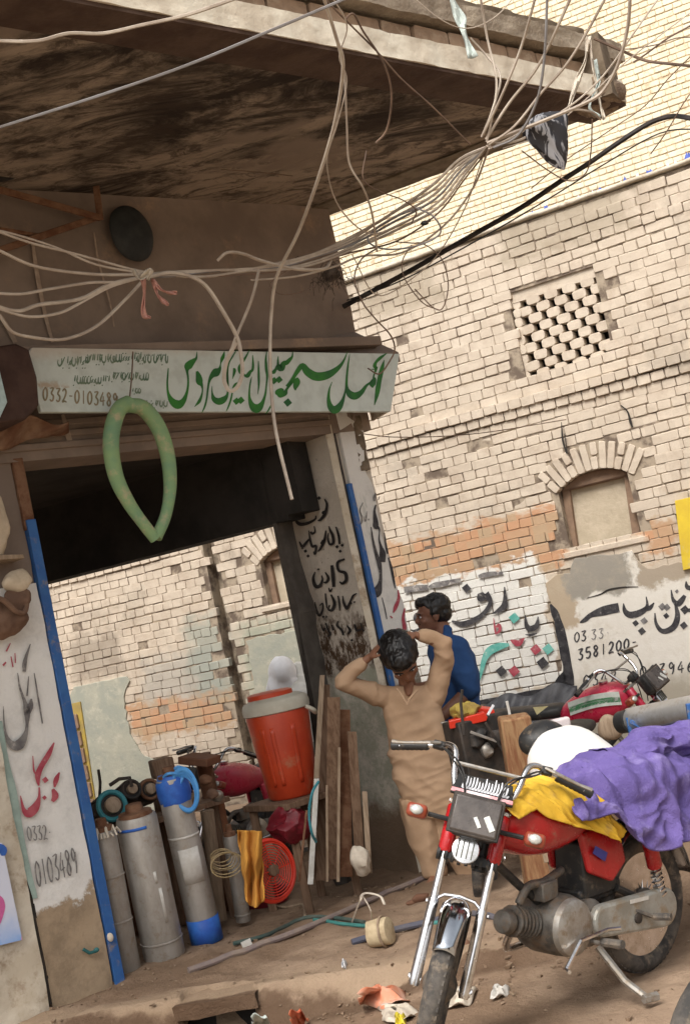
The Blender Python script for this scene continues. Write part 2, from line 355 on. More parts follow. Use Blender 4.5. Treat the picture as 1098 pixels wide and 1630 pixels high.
# ================================================================ BRICK MAKING
def brick_variant(L, H, D, seed, wear=.010):
    r = random.Random(seed); x, z = L/2, H/2; c = wear
    def ring(ins, y, j):
        pts = []
        for sx, sz in ((-1, -1), (1, -1), (1, 1), (-1, 1)):
            a = (sx*(x-ins-c), sz*(z-ins)); b = (sx*(x-ins), sz*(z-ins-c)); prs = (a, b) if sx*sz > 0 else (b, a)
            # keep winding counter-clockwise
            for q in prs: pts.append((q[0]+r.uniform(-j, j), y+r.uniform(-j, j)*.6, q[1]+r.uniform(-j, j)))
        ang = sorted(pts, key=lambda q: math.atan2(q[2]/z, q[0]/x)); return ang
    v = ring(.0035, 0, .0018) + ring(0, -.005, .0022) + ring(0, -D, 0)
    f = [tuple(range(8))] + [(i, i+8, (i+1) % 8+8, (i+1) % 8) for i in range(8)] + [(i+8, i+16, (i+1) % 8+16, (i+1) % 8+8) for i in range(8)]
    return v, f
def bmesh_data(v, f, name, mat):
    me = bpy.data.meshes.new(name); me.from_pydata(v, [], f); me.update(); me.materials.append(M[mat] if isinstance(mat, str) else mat); return me
class Bricks:
    """collects bricks lying in a wall plane; the largest in the photograph become objects, the others one joined part"""
    def __init__(s, org, d, n, mat, depth=.05, wear=.010):
        s.org, s.d, s.n, s.mat, s.depth = org, d, n, mat, depth; s.items = []; s.cache = {}; s.wear = wear
    def put(s, u, z, L, H, t=0.0, rot=0.0, skew=0.0): s.items.append((u, z, L, H, t, rot))
    def var(s, L, H):
        key = (round(L/.01)*.01, round(H/.005)*.005); k = rnd.randrange(5)
        if (key, k) not in s.cache:
            v, f = brick_variant(max(key[0], .02), max(key[1], .015), s.depth, hash((key, k)) & 0xffff, min(s.wear, key[1]*.22))
            s.cache[(key, k)] = [v, f, None]
        return s.cache[(key, k)]
    def matrix(s, u, z, t, rot):
        # local x = wall direction, y = outward normal, z = up
        X = s.d; Y = s.n; Z = UP; c, q = math.cos(rot), math.sin(rot)
        X2 = X*c+Z*q; Z2 = Z*c-X*q; P = s.org+s.d*u+s.n*t+V((0, 0, z))
        return Matrix(((X2.x, Y.x, Z2.x, P.x), (X2.y, Y.y, Z2.y, P.y), (X2.z, Y.z, Z2.z, P.z), (0, 0, 0, 1)))
    def finish(s, parent, limit, score, name='brick', rest='brickwork', fmax=3):
        order = sorted(range(len(s.items)), key=lambda i: -score(s.items[i])); big = set(i for i in order[:limit] if score(s.items[i]) > 0)
        V_, F_ = [], []; inv = parent.matrix_basis.inverted() if parent.type == 'EMPTY' else None
        for i, (u, z, L, H, t, rot) in enumerate(s.items):
            e = s.var(L, H); mx = s.matrix(u, z, t, rot)
            if i in big:
                if e[2] is None: e[2] = bmesh_data(e[0], e[1], 'brick', s.mat)
                o = bpy.data.objects.new(name, e[2]); COL.objects.link(o); o.parent = parent
                if inv is not None: o.matrix_parent_inverse = inv
                o.matrix_basis = mx
            else:
                b = len(V_); V_ += [tuple(mx @ V(p)) for p in e[0]]; F_ += [tuple(k+b for k in q) for q in e[1]]
        if V_:
            me = bmesh_data(V_, F_, rest, s.mat); o = bpy.data.objects.new(rest, me); COL.objects.link(o)
            o.parent = parent
            if inv is not None: o.matrix_parent_inverse = inv
            o['kind'] = 'stuff'
def mk_score(org, d, n, vis):
    def sc(it):
        P = org+d*it[0]+n*it[4]+V((0, 0, it[1])); x, y, zz = proj(P)
        if not vis(x, y): return 0
        return it[2]*it[3]/zz/zz
    return sc
# ---------------------------------------------------------------- the old wall's brick material
def wall_material(name, base1, base2):
    g = NG(name); P = g.pos(); sh = g.new('ShaderNodeVectorMath'); sh.operation = 'SUBTRACT'; g.link(P, sh.inputs[0]); sh.inputs[1].default_value = tuple(W0)
    rel = sh.outputs[0]; u = g.dot(rel, DW); z = g.dot(rel, UP)
    wob = g.noise(P, 3.5, 4, .65); wob2 = g.noise(g.scale(P, (1, 1, 1.7)), 8, 3, .6)
    ud = g.math('ADD', u, g.math('MULTIPLY', g.math('SUBTRACT', wob, .5), .55)); zd = g.math('ADD', z, g.math('MULTIPLY', g.math('SUBTRACT', wob2, .5), .35))
    def box(u0, u1, z0, z1, s=.05):
        a = g.math('MULTIPLY', g.step(ud, u0-s, u0+s), g.math('SUBTRACT', 1, g.step(ud, u1-s, u1+s)))
        b = g.math('MULTIPLY', g.step(zd, z0-s, z0+s), g.math('SUBTRACT', 1, g.step(zd, z1-s, z1+s)))
        return g.math('MULTIPLY', a, b)
    def pxbox(x0, y0, x1, y1, s=.045):
        (ua, za), (ub, zb) = wuz(x0, (y0+y1)/2), wuz(x1, (y0+y1)/2); zt = wuz((x0+x1)/2, y0)[1]; zz = wuz((x0+x1)/2, y1)[1]
        return box(ua, ub, zz, zt, s)
    # every brick has its own tone: snap to the brick module
    sn = g.new('ShaderNodeCombineXYZ'); g.link(g.math('FLOOR', g.math('DIVIDE', u, .125)), sn.inputs[0]); g.link(g.math('FLOOR', g.math('DIVIDE', z, .083)), sn.inputs[1])
    wn = g.new('ShaderNodeTexWhiteNoise'); g.link(sn.outputs[0], wn.inputs[0])
    c = g.mix(wn.outputs[0], base1, base2)
    c = g.mix(g.math('MULTIPLY', g.step(g.noise(P, 5, 5, .7), .45, .75), .55), c, (.38, .29, .215))
    c = g.mix(g.math('MULTIPLY', g.step(g.noise(P, 1.6, 5, .7), .52, .72), .5), c, (.27, .23, .185))
    orange = g.mix(wn.outputs[0], (.50, .25, .125), (.43, .30, .18))
    for q in ((610, 835, 905, 925), (1015, 828, 1075, 885), (205, 1105, 385, 1165)): c = g.mix(g.math('MULTIPLY', pxbox(*q), .85), c, orange)
    for q in ((790, 245, 1000, 400), (560, 370, 700, 500)): c = g.mix(g.math('MULTIPLY', pxbox(*q, s=.1), .55), c, (.30, .25, .18))
    c = g.mix(g.math('MULTIPLY', pxbox(110, 1010, 200, 1080, s=.08), .5), c, (.17, .14, .11))
    c = g.mix(g.math('MULTIPLY', pxbox(220, 1040, 350, 1110, s=.1), .55), c, (.33, .32, .29))
    c = g.mix(g.math('MULTIPLY', pxbox(300, 980, 372, 1110, s=.1), .65), c, (.27, .31, .27))
    c = g.mix(g.math('MULTIPLY', pxbox(385, 985, 480, 1120, s=.1), .7), c, (.29, .33, .26))
    c = g.mix(pxbox(636, 905, 884, 1112, s=.03), c, (.70, .68, .63))
    c = g.mix(g.math('MULTIPLY', g.math('SUBTRACT', 1, g.step(zd, .15, .55)), .65), c, (.20, .17, .13))
    fine = g.noise(P, 70, 4, .7); c = g.mix(g.math('MULTIPLY', g.step(fine, .5, .8), .35), c, (.30, .23, .16))
    g.bump(g.math('ADD', g.noise(P, 40, 5, .7), g.math('MULTIPLY', g.noise(P, 130, 2), .5)), .55, .006)
    return g.out(c, .92, 0, .2)
M['old_brick'] = wall_material('weathered cream brick', (.60, .515, .415), (.52, .44, .35))
M['wall_mortar'] = grunge('cream and dark mortar', (.36, .295, .22), (.14, .105, .08), 6, .95, bump=.5, lo=.42, hi=.60)
# ================================================================ OLD BRICK BUILDING ACROSS THE SIDE STREET
wb = thing('brick_building', 'old cream brick building with lattice window, arched niches and painted adverts across the side street', 'building', WA(0, 0, 0))
H = .0835; K = .085
def wpart(mb, name, mat, **k): return mb.build(name, mat, wb, **k)
def skew(u, z): return u + K*(z-2.3)*max(0, min(1, (u+2.6)/.8))
latL, latR = wuz(815, 520)[0], wuz(958, 480)[0]; latB, latT = wuz(900, 580)[1], wuz(880, 452)[1]
latL, latR, latB, latT = -.02, .76, 3.13, 3.90
arch1 = (wuz(897, 830)[0], wuz(1008, 800)[0], wuz(945, 870)[1], wuz(945, 768)[1])
arch2 = (wuz(418, 920)[0], wuz(500, 905)[0], wuz(440, 962)[1], wuz(440, 890)[1])
UL1 = wuz(336, 940)[0]; UR0 = wuz(357, 940)[0]; TOP = 4.47; UE = 3.6; US = -9.5
zs_r, zs_l = 2.86, 2.44; ul_str = wuz(252, 890)[0]
RISE = .10
def arch_geo(a):
    uL, uR, zb, zt = a; hw = (uR-uL)/2; R = (hw*hw+RISE*RISE)/(2*RISE); return (uL+uR)/2, zt+RISE-R, R, hw
bk = Bricks(W0, DW, NW, 'old_brick', wear=.007)
plaster_polys = {}
def in_poly(x, y, P):
    c = False
    for i in range(len(P)):
        (x1, y1), (x2, y2) = P[i-1], P[i]
        if (y1 > y) != (y2 > y) and x < (x2-x1)*(y-y1)/(y2-y1)+x1: c = not c
    return c
patchA_px = [(866, 928), (885, 915), (905, 912), (915, 888), (960, 884), (1003, 878), (1030, 905), (1098, 893), (1180, 880), (1190, 1260), (905, 1260), (897, 1110), (893, 1050), (880, 985)]
patchB_px = [(118, 1095), (150, 1086), (200, 1078), (207, 1084), (202, 1098), (196, 1110), (205, 1160), (222, 1200), (245, 1210), (240, 1225), (262, 1330), (120, 1360), (70, 1200)]
patchC_px = [(392, 1020), (420, 1012), (470, 1005), (520, 1000), (560, 1130), (420, 1180), (408, 1120)]
inpatch = [[wuz(*q) for q in P_] for P_ in (patchA_px, patchB_px, patchC_px)]
def blocked(u, z, L):
    for du in (-L*.3, L*.3):
        uu = u+du
        if latL-.005 < uu-K*(z-3.5) < latR+.005 and latB < z < latT: return True
        for a in (arch1, arch2):
            cu, cz, R, hw = arch_geo(a); sk = K*(z-2.0) if a is arch1 else 0
            if a[2] < z < a[3]+.02 and a[0]-.0 < uu-sk < a[1]+.0: return True
            if z >= a[3]-.12:
                r = math.hypot(uu-sk-cu, z-cz)
                if r < R+.235 and abs(uu-sk-cu) < (hw+.06) and z > a[3]-.12 and z < cz+R+.235: return True
                if r < R+.2 and abs(uu-sk-cu) < hw+.14 and z > a[3]+.0: return True
    return any(in_poly(u, z, P_) and in_poly(u+L*.3, z, P_) and in_poly(u-L*.3, z, P_) for P_ in inpatch)
row = 0; z = .04
while z < TOP-.02:
    stretcher = row % 2 == 0
    for (ua, ub, left) in ((US, UL1, True), (UR0, UE, False)):
        zs = zs_l if left else zs_r; str_on = zs-.01 < z < zs+.16; k = int((z-(zs-.01))//H) if str_on else -1
        u = ua - rnd.uniform(0, .1)
        while u < ub:
            L = (.237 if stretcher else .118)*rnd.uniform(.95, 1.05)
            if rnd.random() < .06: L *= .7
            if str_on and k == 0: L = .118
            uc = u+L/2; zz = z+rnd.uniform(-.003, .003)+.006*math.sin(uc*2.3+row)
            t = rnd.uniform(-.003, .005)
            if rnd.random() < .03: t -= .012
            if str_on and (not left or uc < ul_str): t = .060 if k == 1 else .030
            if z > TOP-.35: t += rnd.uniform(-.008, .012); zz += rnd.uniform(-.006, .006)
            us = skew(uc, z) if not left else uc
            if uc-L/2 > ua-.06 and uc+L/2 < ub+.06 and not blocked(us, z, L):
                bk.put(us, zz, L-rnd.uniform(.003,.008), H-rnd.uniform(.003,.009), t*.8, rnd.gauss(0, .009))
            u += L
    z += H; row += 1
def vis_wall(x, y):
    if x > 1110 or x < 575+.0*y: return False
    if y > 1105: return False
    return y > 200 and not (x < 660 and y > 930)
bk.finish(wb, 300, mk_score(W0, DW, NW, vis_wall))
# core behind the bricks, with real openings
holes = [(latL+K*.02, latR+K*.02, latB, latT), (arch1[0]-.0, arch1[1]+.0, arch1[2], arch1[3]+RISE), (arch2[0], arch2[1], arch2[2], arch2[3]+RISE)]
ub_ = sorted({US, UL1, UR0, UE} | {h[i] for h in holes for i in (0, 1)}); zb_ = sorted({-.3, TOP-.03} | {h[i] for h in holes for i in (2, 3)})
mb = MB()
for i in range(len(ub_)-1):
    for j in range(len(zb_)-1):
        a, b, c_, d_ = ub_[i], ub_[i+1], zb_[j], zb_[j+1]; mu, mz = (a+b)/2, (c_+d_)/2
        if any(h[0] < mu < h[1] and h[2] < mz < h[3] for h in holes): continue
        if UL1 < mu < UR0: tt = -.16
        else: tt = -.0095
        mb.prism([WA(a, tt, c_), WA(b, tt, c_), WA(b, tt, d_), WA(a, tt, d_)], -NW*(.42+tt))
wpart(mb, 'wall', 'wall_mortar', smooth=False)
mb = MB(); mb.prism([WA(US, -.43, -.2), WA(UE, -.43, -.2), WA(UE, -.43, TOP-.05), WA(US, -.43, TOP-.05)], -NW*3); wpart(mb, 'inner_room', 'black_room', smooth=False)  # near-black block: the unlit room's shade is in its colour
mb = MB(); mb.grid(lambda a, b: WA(UR0+(UE-UR0)*a, .03-.4*b, TOP+.012*mnoise.noise(V((a*40, b*3, 0)))), 160, 3); wpart(mb, 'coping', 'cream_face', solid=.03)
# lattice window: staggered bricks in front of a dark opening
lw = MB(); sk = lambda z: K*(z-3.5)
bar = .03
lw.prism([WA(latL+sk(latT)-.03, -.03, latT-.09), WA(latR+sk(latT), -.03, latT-.09), WA(latR+sk(latT), -.03, latT), WA(latL+sk(latT)-.03, -.03, latT)], -NW*.1)
latw = lw.build('lattice_window', 'old_brick', wb, smooth=False)
lb = Bricks(W0, DW, NW, 'old_brick', depth=.1, wear=.016); zz = latB+.035; r_ = 0; pitch = .163
while zz < latT-.1:
    u = latL+(.0 if r_ % 2 else pitch/2)-pitch/2+.02
    while u < latR+.03:
        uu = min(max(u, latL+.03), latR-.03); Lb = .118 if abs(uu-u) < .01 else .07
        lb.put(uu+sk(zz), zz, Lb*rnd.uniform(.95, 1.05), .079, -.03+rnd.uniform(-.006, .006), rnd.gauss(0, .015)); u += pitch
    zz += .0785; r_ += 1
lb.finish(latw, 300, lambda it: 1)
# arched niches
def arched(a, skf, filled=True):
    uL, uR, zb, zt = a; cu, cz, R, hw = arch_geo(a); N = 12
    arc = [(cu+R*math.sin(th), cz+R*math.cos(th)) for th in [(-1+2*i/N)*math.asin(hw/R) for i in range(N+1)]]
    mb = MB(); out = [(uL, zb), (uR, zb)]+[(x, y) for x, y in reversed(arc)]
    mb.prism([WA(u+skf(z), -.13, z) for u, z in out], -NW*.05); f = mb.build('window', 'plaster_panel', wb, smooth=False)
    mb = MB()                                                       # timber frame members
    for u0, u1, z0, z1 in ((uL, uL+.065, zb, zt-.01), (uR-.07, uR, zb, zt-.01), (uL, uR, zt-.012, zt+.02)):
        mb.prism([WA(u0+skf(z0), -.085, z0), WA(u1+skf(z0), -.085, z0), WA(u1+skf(z1), -.085, z1), WA(u0+skf(z1), -.085, z1)], -NW*.06)
    mb.build('frame', M['niche_wood'], f, smooth=False, bev=.004)
    mb = MB(); mb.prism([WA(u+skf(z), -.07, z) for u, z in ([(uL, zt+.005), (uR, zt+.005)]+list(reversed(arc)))], -NW*.05); mb.build('lunette', M['niche_wood'], f, smooth=False)
    mb = MB(); mb.prism([WA(uL-.08, .02, zb-.05), WA(uR+.06, .02, zb-.05), WA(uR+.06, .02, zb), WA(uL-.08, .02, zb)], -NW*.15); mb.rough(.006, 9).build('sill', 'old_brick', f, bev=.008)
    vb = Bricks(W0, DW, NW, 'old_brick', depth=.09); nv = 12; tot = math.asin((hw+.03)/R)
    for i in range(nv):
        th = -tot+2*tot*(i+.5)/nv; wv = 2*tot*(R+.11)/nv
        for r0, r1 in (((0, .235),) if i % 3 else ((0, .115), (.12, .235))):
            rc = R+(r0+r1)/2; u = cu+rc*math.sin(th); z = cz+rc*math.cos(th)
            vb.put(u+skf(z), z, wv-.010, (r1-r0)-.008, rnd.uniform(.0, .008), -th)
    vb.finish(f, 300, lambda it: 1)
M['niche_wood'] = grunge('niche reveal, dusty brown', (.27, .18, .12), (.20, .13, .09), 7, .9, bump=.4)
M['plaster_panel'] = grunge('rough cream plaster', (.52, .44, .33), (.43, .36, .26), 5, .95, bump=.6, bd=.01)
arched(arch1, lambda z: K*(z-2.0)); arched(arch2, lambda z: 0)
# plaster patches over the brick
def patch_mat():
    g = NG('patched lime plaster'); P = g.pos(); sh = g.new('ShaderNodeVectorMath'); sh.operation = 'SUBTRACT'; g.link(P, sh.inputs[0]); sh.inputs[1].default_value = tuple(W0)
    u = g.dot(sh.outputs[0], DW); z = g.dot(sh.outputs[0], UP); wob = g.math('MULTIPLY', g.math('SUBTRACT', g.noise(P, 5, 5, .7), .5), .35)
    ud = g.math('ADD', u, wob); zd = g.math('ADD', z, wob)
    c = g.mix(g.noise(P, 7, 5, .7), (.72, .69, .63), (.62, .575, .50))
    def box(x0, y0, x1, y1, s=.03):
        ua = wuz(x0, (y0+y1)/2)[0]; ub = wuz(x1, (y0+y1)/2)[0]; zt = wuz((x0+x1)/2, y0)[1]; zb = wuz((x0+x1)/2, y1)[1]
        a = g.math('MULTIPLY', g.step(ud, ua-s, ua+s), g.math('SUBTRACT', 1, g.step(ud, ub-s, ub+s)))
        return g.math('MULTIPLY', a, g.math('MULTIPLY', g.step(zd, zb-s, zb+s), g.math('SUBTRACT', 1, g.step(zd, zt-s, zt+s))))
    c = g.mix(box(845, 850, 912, 1005), c, (.42, .335, .24)); c = g.mix(box(900, 870, 1003, 945), c, (.29, .265, .225)); c = g.mix(box(1010, 860, 1120, 925), c, (.36, .30, .23))
    c = g.mix(g.math('MULTIPLY', g.math('SUBTRACT', 1, g.step(zd, .35, .62)), .8), c, (.30, .265, .20))
    c = g.mix(g.math('MULTIPLY', g.step(g.noise(P, 4, 5, .7), .5, .7), .4), c, (.46, .39, .29))
    g.bump(g.noise(P, 18, 6, .7), .5, .008); return g.out(c, .92, 0, .2)
M['patch'] = patch_mat(); M['patch_green'] = grunge('stained grey plaster', (.37, .36, .29), (.30, .31, .26), 5, .95, dust=(.45, .42, .34), dustamt=.3, bump=.5, bd=.008)
def patch(px, mat, t=.016):
    P3 = []
    for i in range(len(px)):
        a, b = px[i-1], px[i]; n = max(1, int(math.hypot(b[0]-a[0], b[1]-a[1])/8))
        for k in range(n):
            f = k/n; P3.append(wp(a[0]+(b[0]-a[0])*f+rnd.uniform(-2, 2), a[1]+(b[1]-a[1])*f+rnd.uniform(-2, 2), t))
    mb = MB(); mb.prism(P3, -NW*.03); wpart(mb, 'plaster_patch', mat, smooth=False, bev=.004)
patch(patchA_px, 'patch'); patch(patchB_px, 'patch_green'); patch(patchC_px, 'patch_green')
# yellow-edged niche low on the left stretch
mb = MB(); mb.prism([wp(105, 1122, .03), wp(128, 1117, .03), wp(160, 1330, .03), wp(128, 1340, .03)], -NW*.03); nch = wpart(mb, 'door_frame', grunge('ochre paint', (.42, .30, .06), (.30, .22, .08), 9, .8, bump=.3), smooth=False)
vb = Bricks(W0, DW, NW, M['niche_wood'], depth=.04)
for k in range(6):
    q = wp(122+k*5.2, 1148+k*27, .0); vb.put((q-W0).dot(DW), q.z, .12, .15, .055)
vb.finish(nch, 300, lambda it: 1)
# ---- writing painted on the wall
PT = .0175
def on_wall(x, y): return wp(x, y, PT)
def TR(ox, oy, k, pts): return [(ox+p[0]/k, oy+p[1]/k, (p[2] if len(p) > 2 else 8)/k) for p in pts]
M['ink'] = grunge('faded black paint', (.030, .028, .032), (.070, .066, .068), 18, .8, dust=(.5, .46, .42), dustamt=.12, bump=0)
M['ink_grey'] = grunge('worn grey paint', (.11, .10, .10), (.22, .21, .20), 14, .85, dust=(.5, .46, .42), dustamt=.3, bump=0)
M['ink_red'] = grunge('crimson paint', (.33, .045, .07), (.42, .10, .12), 14, .8, dust=(.6, .5, .45), dustamt=.15, bump=0)
M['ink_teal'] = grunge('teal paint', (.09, .36, .30), (.18, .46, .40), 14, .8, dust=(.6, .58, .52), dustamt=.15, bump=0)
def strokes(parent, mat, items, onp, lift, th=.0015, name='painted_writing'):
    mb = MB()
    for it in items:
        if name != 'small_lettering': mb = MB()
        if it[0] == 'D': diamond(mb, it[1], it[2], it[3], onp, th, lift, it[4] if len(it) > 4 else .1)
        else: stroke(mb, it, onp, th, lift)
        if name != 'small_lettering': mb.build('dot' if it[0] == 'D' else 'letter' if name != 'green_stripe' else name, mat, parent, smooth=False)
    if name == 'small_lettering': o = mb.build(name, mat, parent, smooth=False); o['kind'] = 'stuff'
k = 6.86; O1 = (780, 940, k); O2 = (640, 900, k); k3 = 5.545; O3 = (900, 900, k3)
def D(o, x, y, r): return ('D', o[0]+x/o[2], o[1]+y/o[2], r/o[2])
strokes(wb, 'ink', [TR(*O2, [(905, 310, 90), (960, 390, 50), (930, 470, 44), (860, 550, 52), (750, 615, 64), (650, 640, 60), (540, 610, 20)]), TR(*O2, [(850, 300, 60), (870, 350, 110), (900, 380, 30)]), D(O2, 700, 250, 52),
    TR(*O2, [(90, 700, 8), (130, 715, 26), (190, 690, 24), (260, 640, 10)]), TR(*O2, [(140, 530, 20), (150, 580, 60), (170, 620, 16)]),
    TR(*O1, [(155, -40, 12), (160, 80, 40), (150, 170, 70), (90, 220, 50), (20, 255, 8)]), TR(*O1, [(380, 270, 12), (390, 360, 40), (410, 405, 60), (450, 415, 62), (500, 390, 60), (515, 340, 34), (520, 285, 10)]), D(O1, 570, 790, 68), D(O1, 120, 880, 62),
    TR(*O1, [(380, 480, 6), (450, 485, 26), (510, 465, 8)])], on_wall, NW)
M['ink_border'] = grunge('black border paint', (.020, .019, .022), (.055, .052, .055), 14, .8, dust=(.3, .28, .25), dustamt=.12, bump=0)
strokes(wb, 'ink_border', [TR(*O1, [(655, 150, 20), (700, 240, 80), (735, 330, 80), (760, 430, 105), (790, 560, 105), (815, 700, 108), (840, 820, 95), (850, 940, 120), (860, 1040, 110)]),
    TR(*O1, [(890, 1075, 110), (760, 1080, 150), (600, 1110, 90), (400, 1140, 84), (200, 1180, 70), (0, 1205, 60), (-120, 1220, 40)]), TR(*O1, [(800, 890, 20), (780, 960, 90), (700, 1060, 60)])], on_wall, NW)
strokes(wb, 'ink_grey', [TR(*O2, [(285, 235, 20), (360, 215, 60), (450, 200, 62), (560, 175, 50), (640, 160, 44)]), TR(*O2, [(830, 120, 30), (900, 105, 55), (1000, 90, 48), (1098, 85, 30)]), TR(*O2, [(20, 270, 70), (160, 250, 70), (280, 240, 60)])], on_wall, NW)
strokes(wb, 'ink_teal', [TR(*O1, [(205, 590, 30), (100, 610, 80), (0, 655, 90), (-60, 740, 62), (-90, 850, 45), (-115, 980, 10)]), D(O1, 260, 300, 62), D(O1, 630, 640, 64)], on_wall, NW)
strokes(wb, 'ink_red', [TR(*O1, [(35, 300, 6), (48, 400, 20), (60, 480, 14)]), TR(*O1, [(60, 400, 20), (95, 380, 40), (105, 430, 30), (70, 470, 22)]), TR(*O1, [(220, 540, 10), (260, 560, 50), (310, 575, 66), (370, 520, 14)]), D(O1, 495, 645, 62), D(O1, 260, 880, 64)], on_wall, NW)
strokes(wb, 'ink', [TR(*O3, [(468, 372, 84), (400, 385, 84), (320, 405, 80), (220, 440, 44), (170, 480, 40), (125, 505, 14)]), TR(*O3, [(508, 335, 8), (520, 400, 40), (560, 435, 58), (620, 430, 60), (690, 395, 48), (718, 350, 26), (708, 275, 8)]),
    TR(*O3, [(690, 390, 30), (740, 375, 40), (778, 330, 10)]), D(O3, 615, 510, 30), D(O3, 670, 580, 36), TR(*O3, [(928, 215, 8), (945, 300, 30), (985, 340, 50), (1020, 310, 50), (1050, 265, 30)]),
    TR(*O3, [(965, 340, 20), (985, 440, 46), (960, 530, 55), (900, 575, 50), (840, 575, 40), (795, 510, 28), (785, 420, 10)]), D(O3, 885, 445, 28), D(O3, 1050, 392, 42), D(O3, 1040, 530, 36), TR(*O3, [(1060, 140, 8), (1070, 190, 40), (1120, 205, 40)]), TR(*O3, [(1075, 395, 30), (1140, 400, 40)])], on_wall, NW)
strokes(wb, 'ink_grey', [D(O3, 690, 490, 34), D(O3, 850, 365, 36), D(O3, 890, 370, 34), D(O3, 980, 230, 20)], on_wall, NW)
mb = (wb, 'ink'); th = .0015
digits(mb, '03', 913.5, 1007, 10.5, -1.9, 8.5, 15.5, 1.7, on_wall, th, NW)
digits(mb, '3581200-', 919, 1034, 12.2, -2.75, 8.6, 17, 2.3, on_wall, th, NW)
digits(mb, '0342', 928, 1075, 14.2, -2.4, 9.5, 19, 2.0, on_wall, th, NW)
digits(mb, '003946', 1018, 1061, 15, -1.9, 10, 18.5, 2.0, on_wall, th, NW)
mb = (wb, 'ink_grey'); digits(mb, '33.', 940, 1002.5, 11.5, -1.5, 8.5, 15.5, 1.3, on_wall, th, NW)
for c_ in ([(934, 952, 1), (955, 946, 2.2), (968, 939, 3), (990, 935, 2.4), (1015, 934, 1)], [(893, 672, 1), (895, 700, 3), (902, 722, 2), (898, 690, 1.4)], [(987, 645, 2), (998, 655, 2.4), (1003, 672, 4), (1006, 680, 2)]): mb = MB(); stroke(mb, c_, lambda x, y: wp(x, y, .019), .001, NW); mb.build('crack', 'black_room', wb, smooth=False)
# broken glass and plastic scraps set along the wall top
for nm, colr, seed in (('blue_scraps', (.10, .16, .55), 1), ('white_scraps', (.75, .76, .80), 2)):
    mb = MB(); r = random.Random(seed)
    spots = [(1022, 268), (940, 290), (986, 283), (862, 328), (838, 333), (1090, 252)] if seed == 1 else [(x, 262+(1098-x)*.375) for x in range(640, 1098, 9)]
    for x, y in spots:
        u, z_ = wuz(x, y); q = WA(u, -.04+r.uniform(-.05, .03), TOP+.01)
        for j in range(3 if seed == 1 else 1):
            a = q+DW*r.uniform(-.03, .03); s_ = r.uniform(.02, .06)*(1.1 if seed == 1 else .7)
            mb.prism([a, a+DW*s_, a+DW*s_*r.uniform(.2, .8)+UP*s_*r.uniform(.8, 1.3)], NW*.006+DW*r.uniform(-.01, .01))
    ob = mb.build(nm, grunge(nm, colr, tuple(c*.7 for c in colr), 20, .3, bump=0), wb, smooth=False); ob['kind'] = 'stuff'
# yellow board at the far right
yb = MB(); yb.prism([wp(1073, 797, .05), wp(1190, 770, .05), wp(1205, 880, .05), wp(1086, 908, .05)], -NW*.03)
ob = yb.build('wall_board', grunge('yellow paint', (.68, .50, .04), (.60, .42, .04), 7, .6, dust=(.5, .42, .2), dustamt=.2, bump=.1), None, bev=.004, smooth=False)
tag(ob, 'yellow board fixed on the brick wall at the right edge', 'board')
# ================================================================ SUNLIT BUILDING BEHIND
DB = V((math.cos(math.radians(25)), -math.sin(math.radians(25)), 0)); NB = V((DB.y, -DB.x, 0)); NB = -NB if NB.y > 0 else NB
B0 = dp(850, 150, 19.0); B0.z = 0
fb = thing('tall_brick_building', 'tall sunlit-toned yellow brick building rising behind the old brick wall', 'building', B0)
M['sunlit_brick'] = grunge('sunlit-toned yellow brick', (.84, .76, .58), (.80, .69, .50), 4, .9, dust=(.62, .46, .30), dustamt=.3, bump=.2)  # lighter than the old wall: sunlight put into the brick colour
bk = Bricks(B0, DB, NB, 'sunlit_brick', depth=.04)
zz = 3.5; row = 0; hb = .086
while zz < 10.5:
    u = -6.5-rnd.uniform(0, .1)
    while u < 5.5:
        L = (.245 if row % 2 == 0 else .122)*rnd.uniform(.93, 1.07); bk.put(u+L/2, zz, L-.006, hb-.014, rnd.uniform(-.004, .006), rnd.gauss(0, .005)); u += L
    zz += hb; row += 1
bk.finish(fb, 300, mk_score(B0, DB, NB, lambda x, y: 860 < x < 1105 and -5 < y < 300 and y < 270-(x-860)*.1 and (x > 1000 or y > 200)))
mb = MB(); mb.prism([B0+DB*-6.6-NB*.011, B0+DB*5.6-NB*.011, B0+DB*5.6-NB*.011+UP*10.5, B0+DB*-6.6-NB*.011+UP*10.5], -NB*5)
mb.build('wall', grunge('yellow mortar', (.62, .50, .33), (.50, .38, .24), 5, .9), fb, smooth=False)
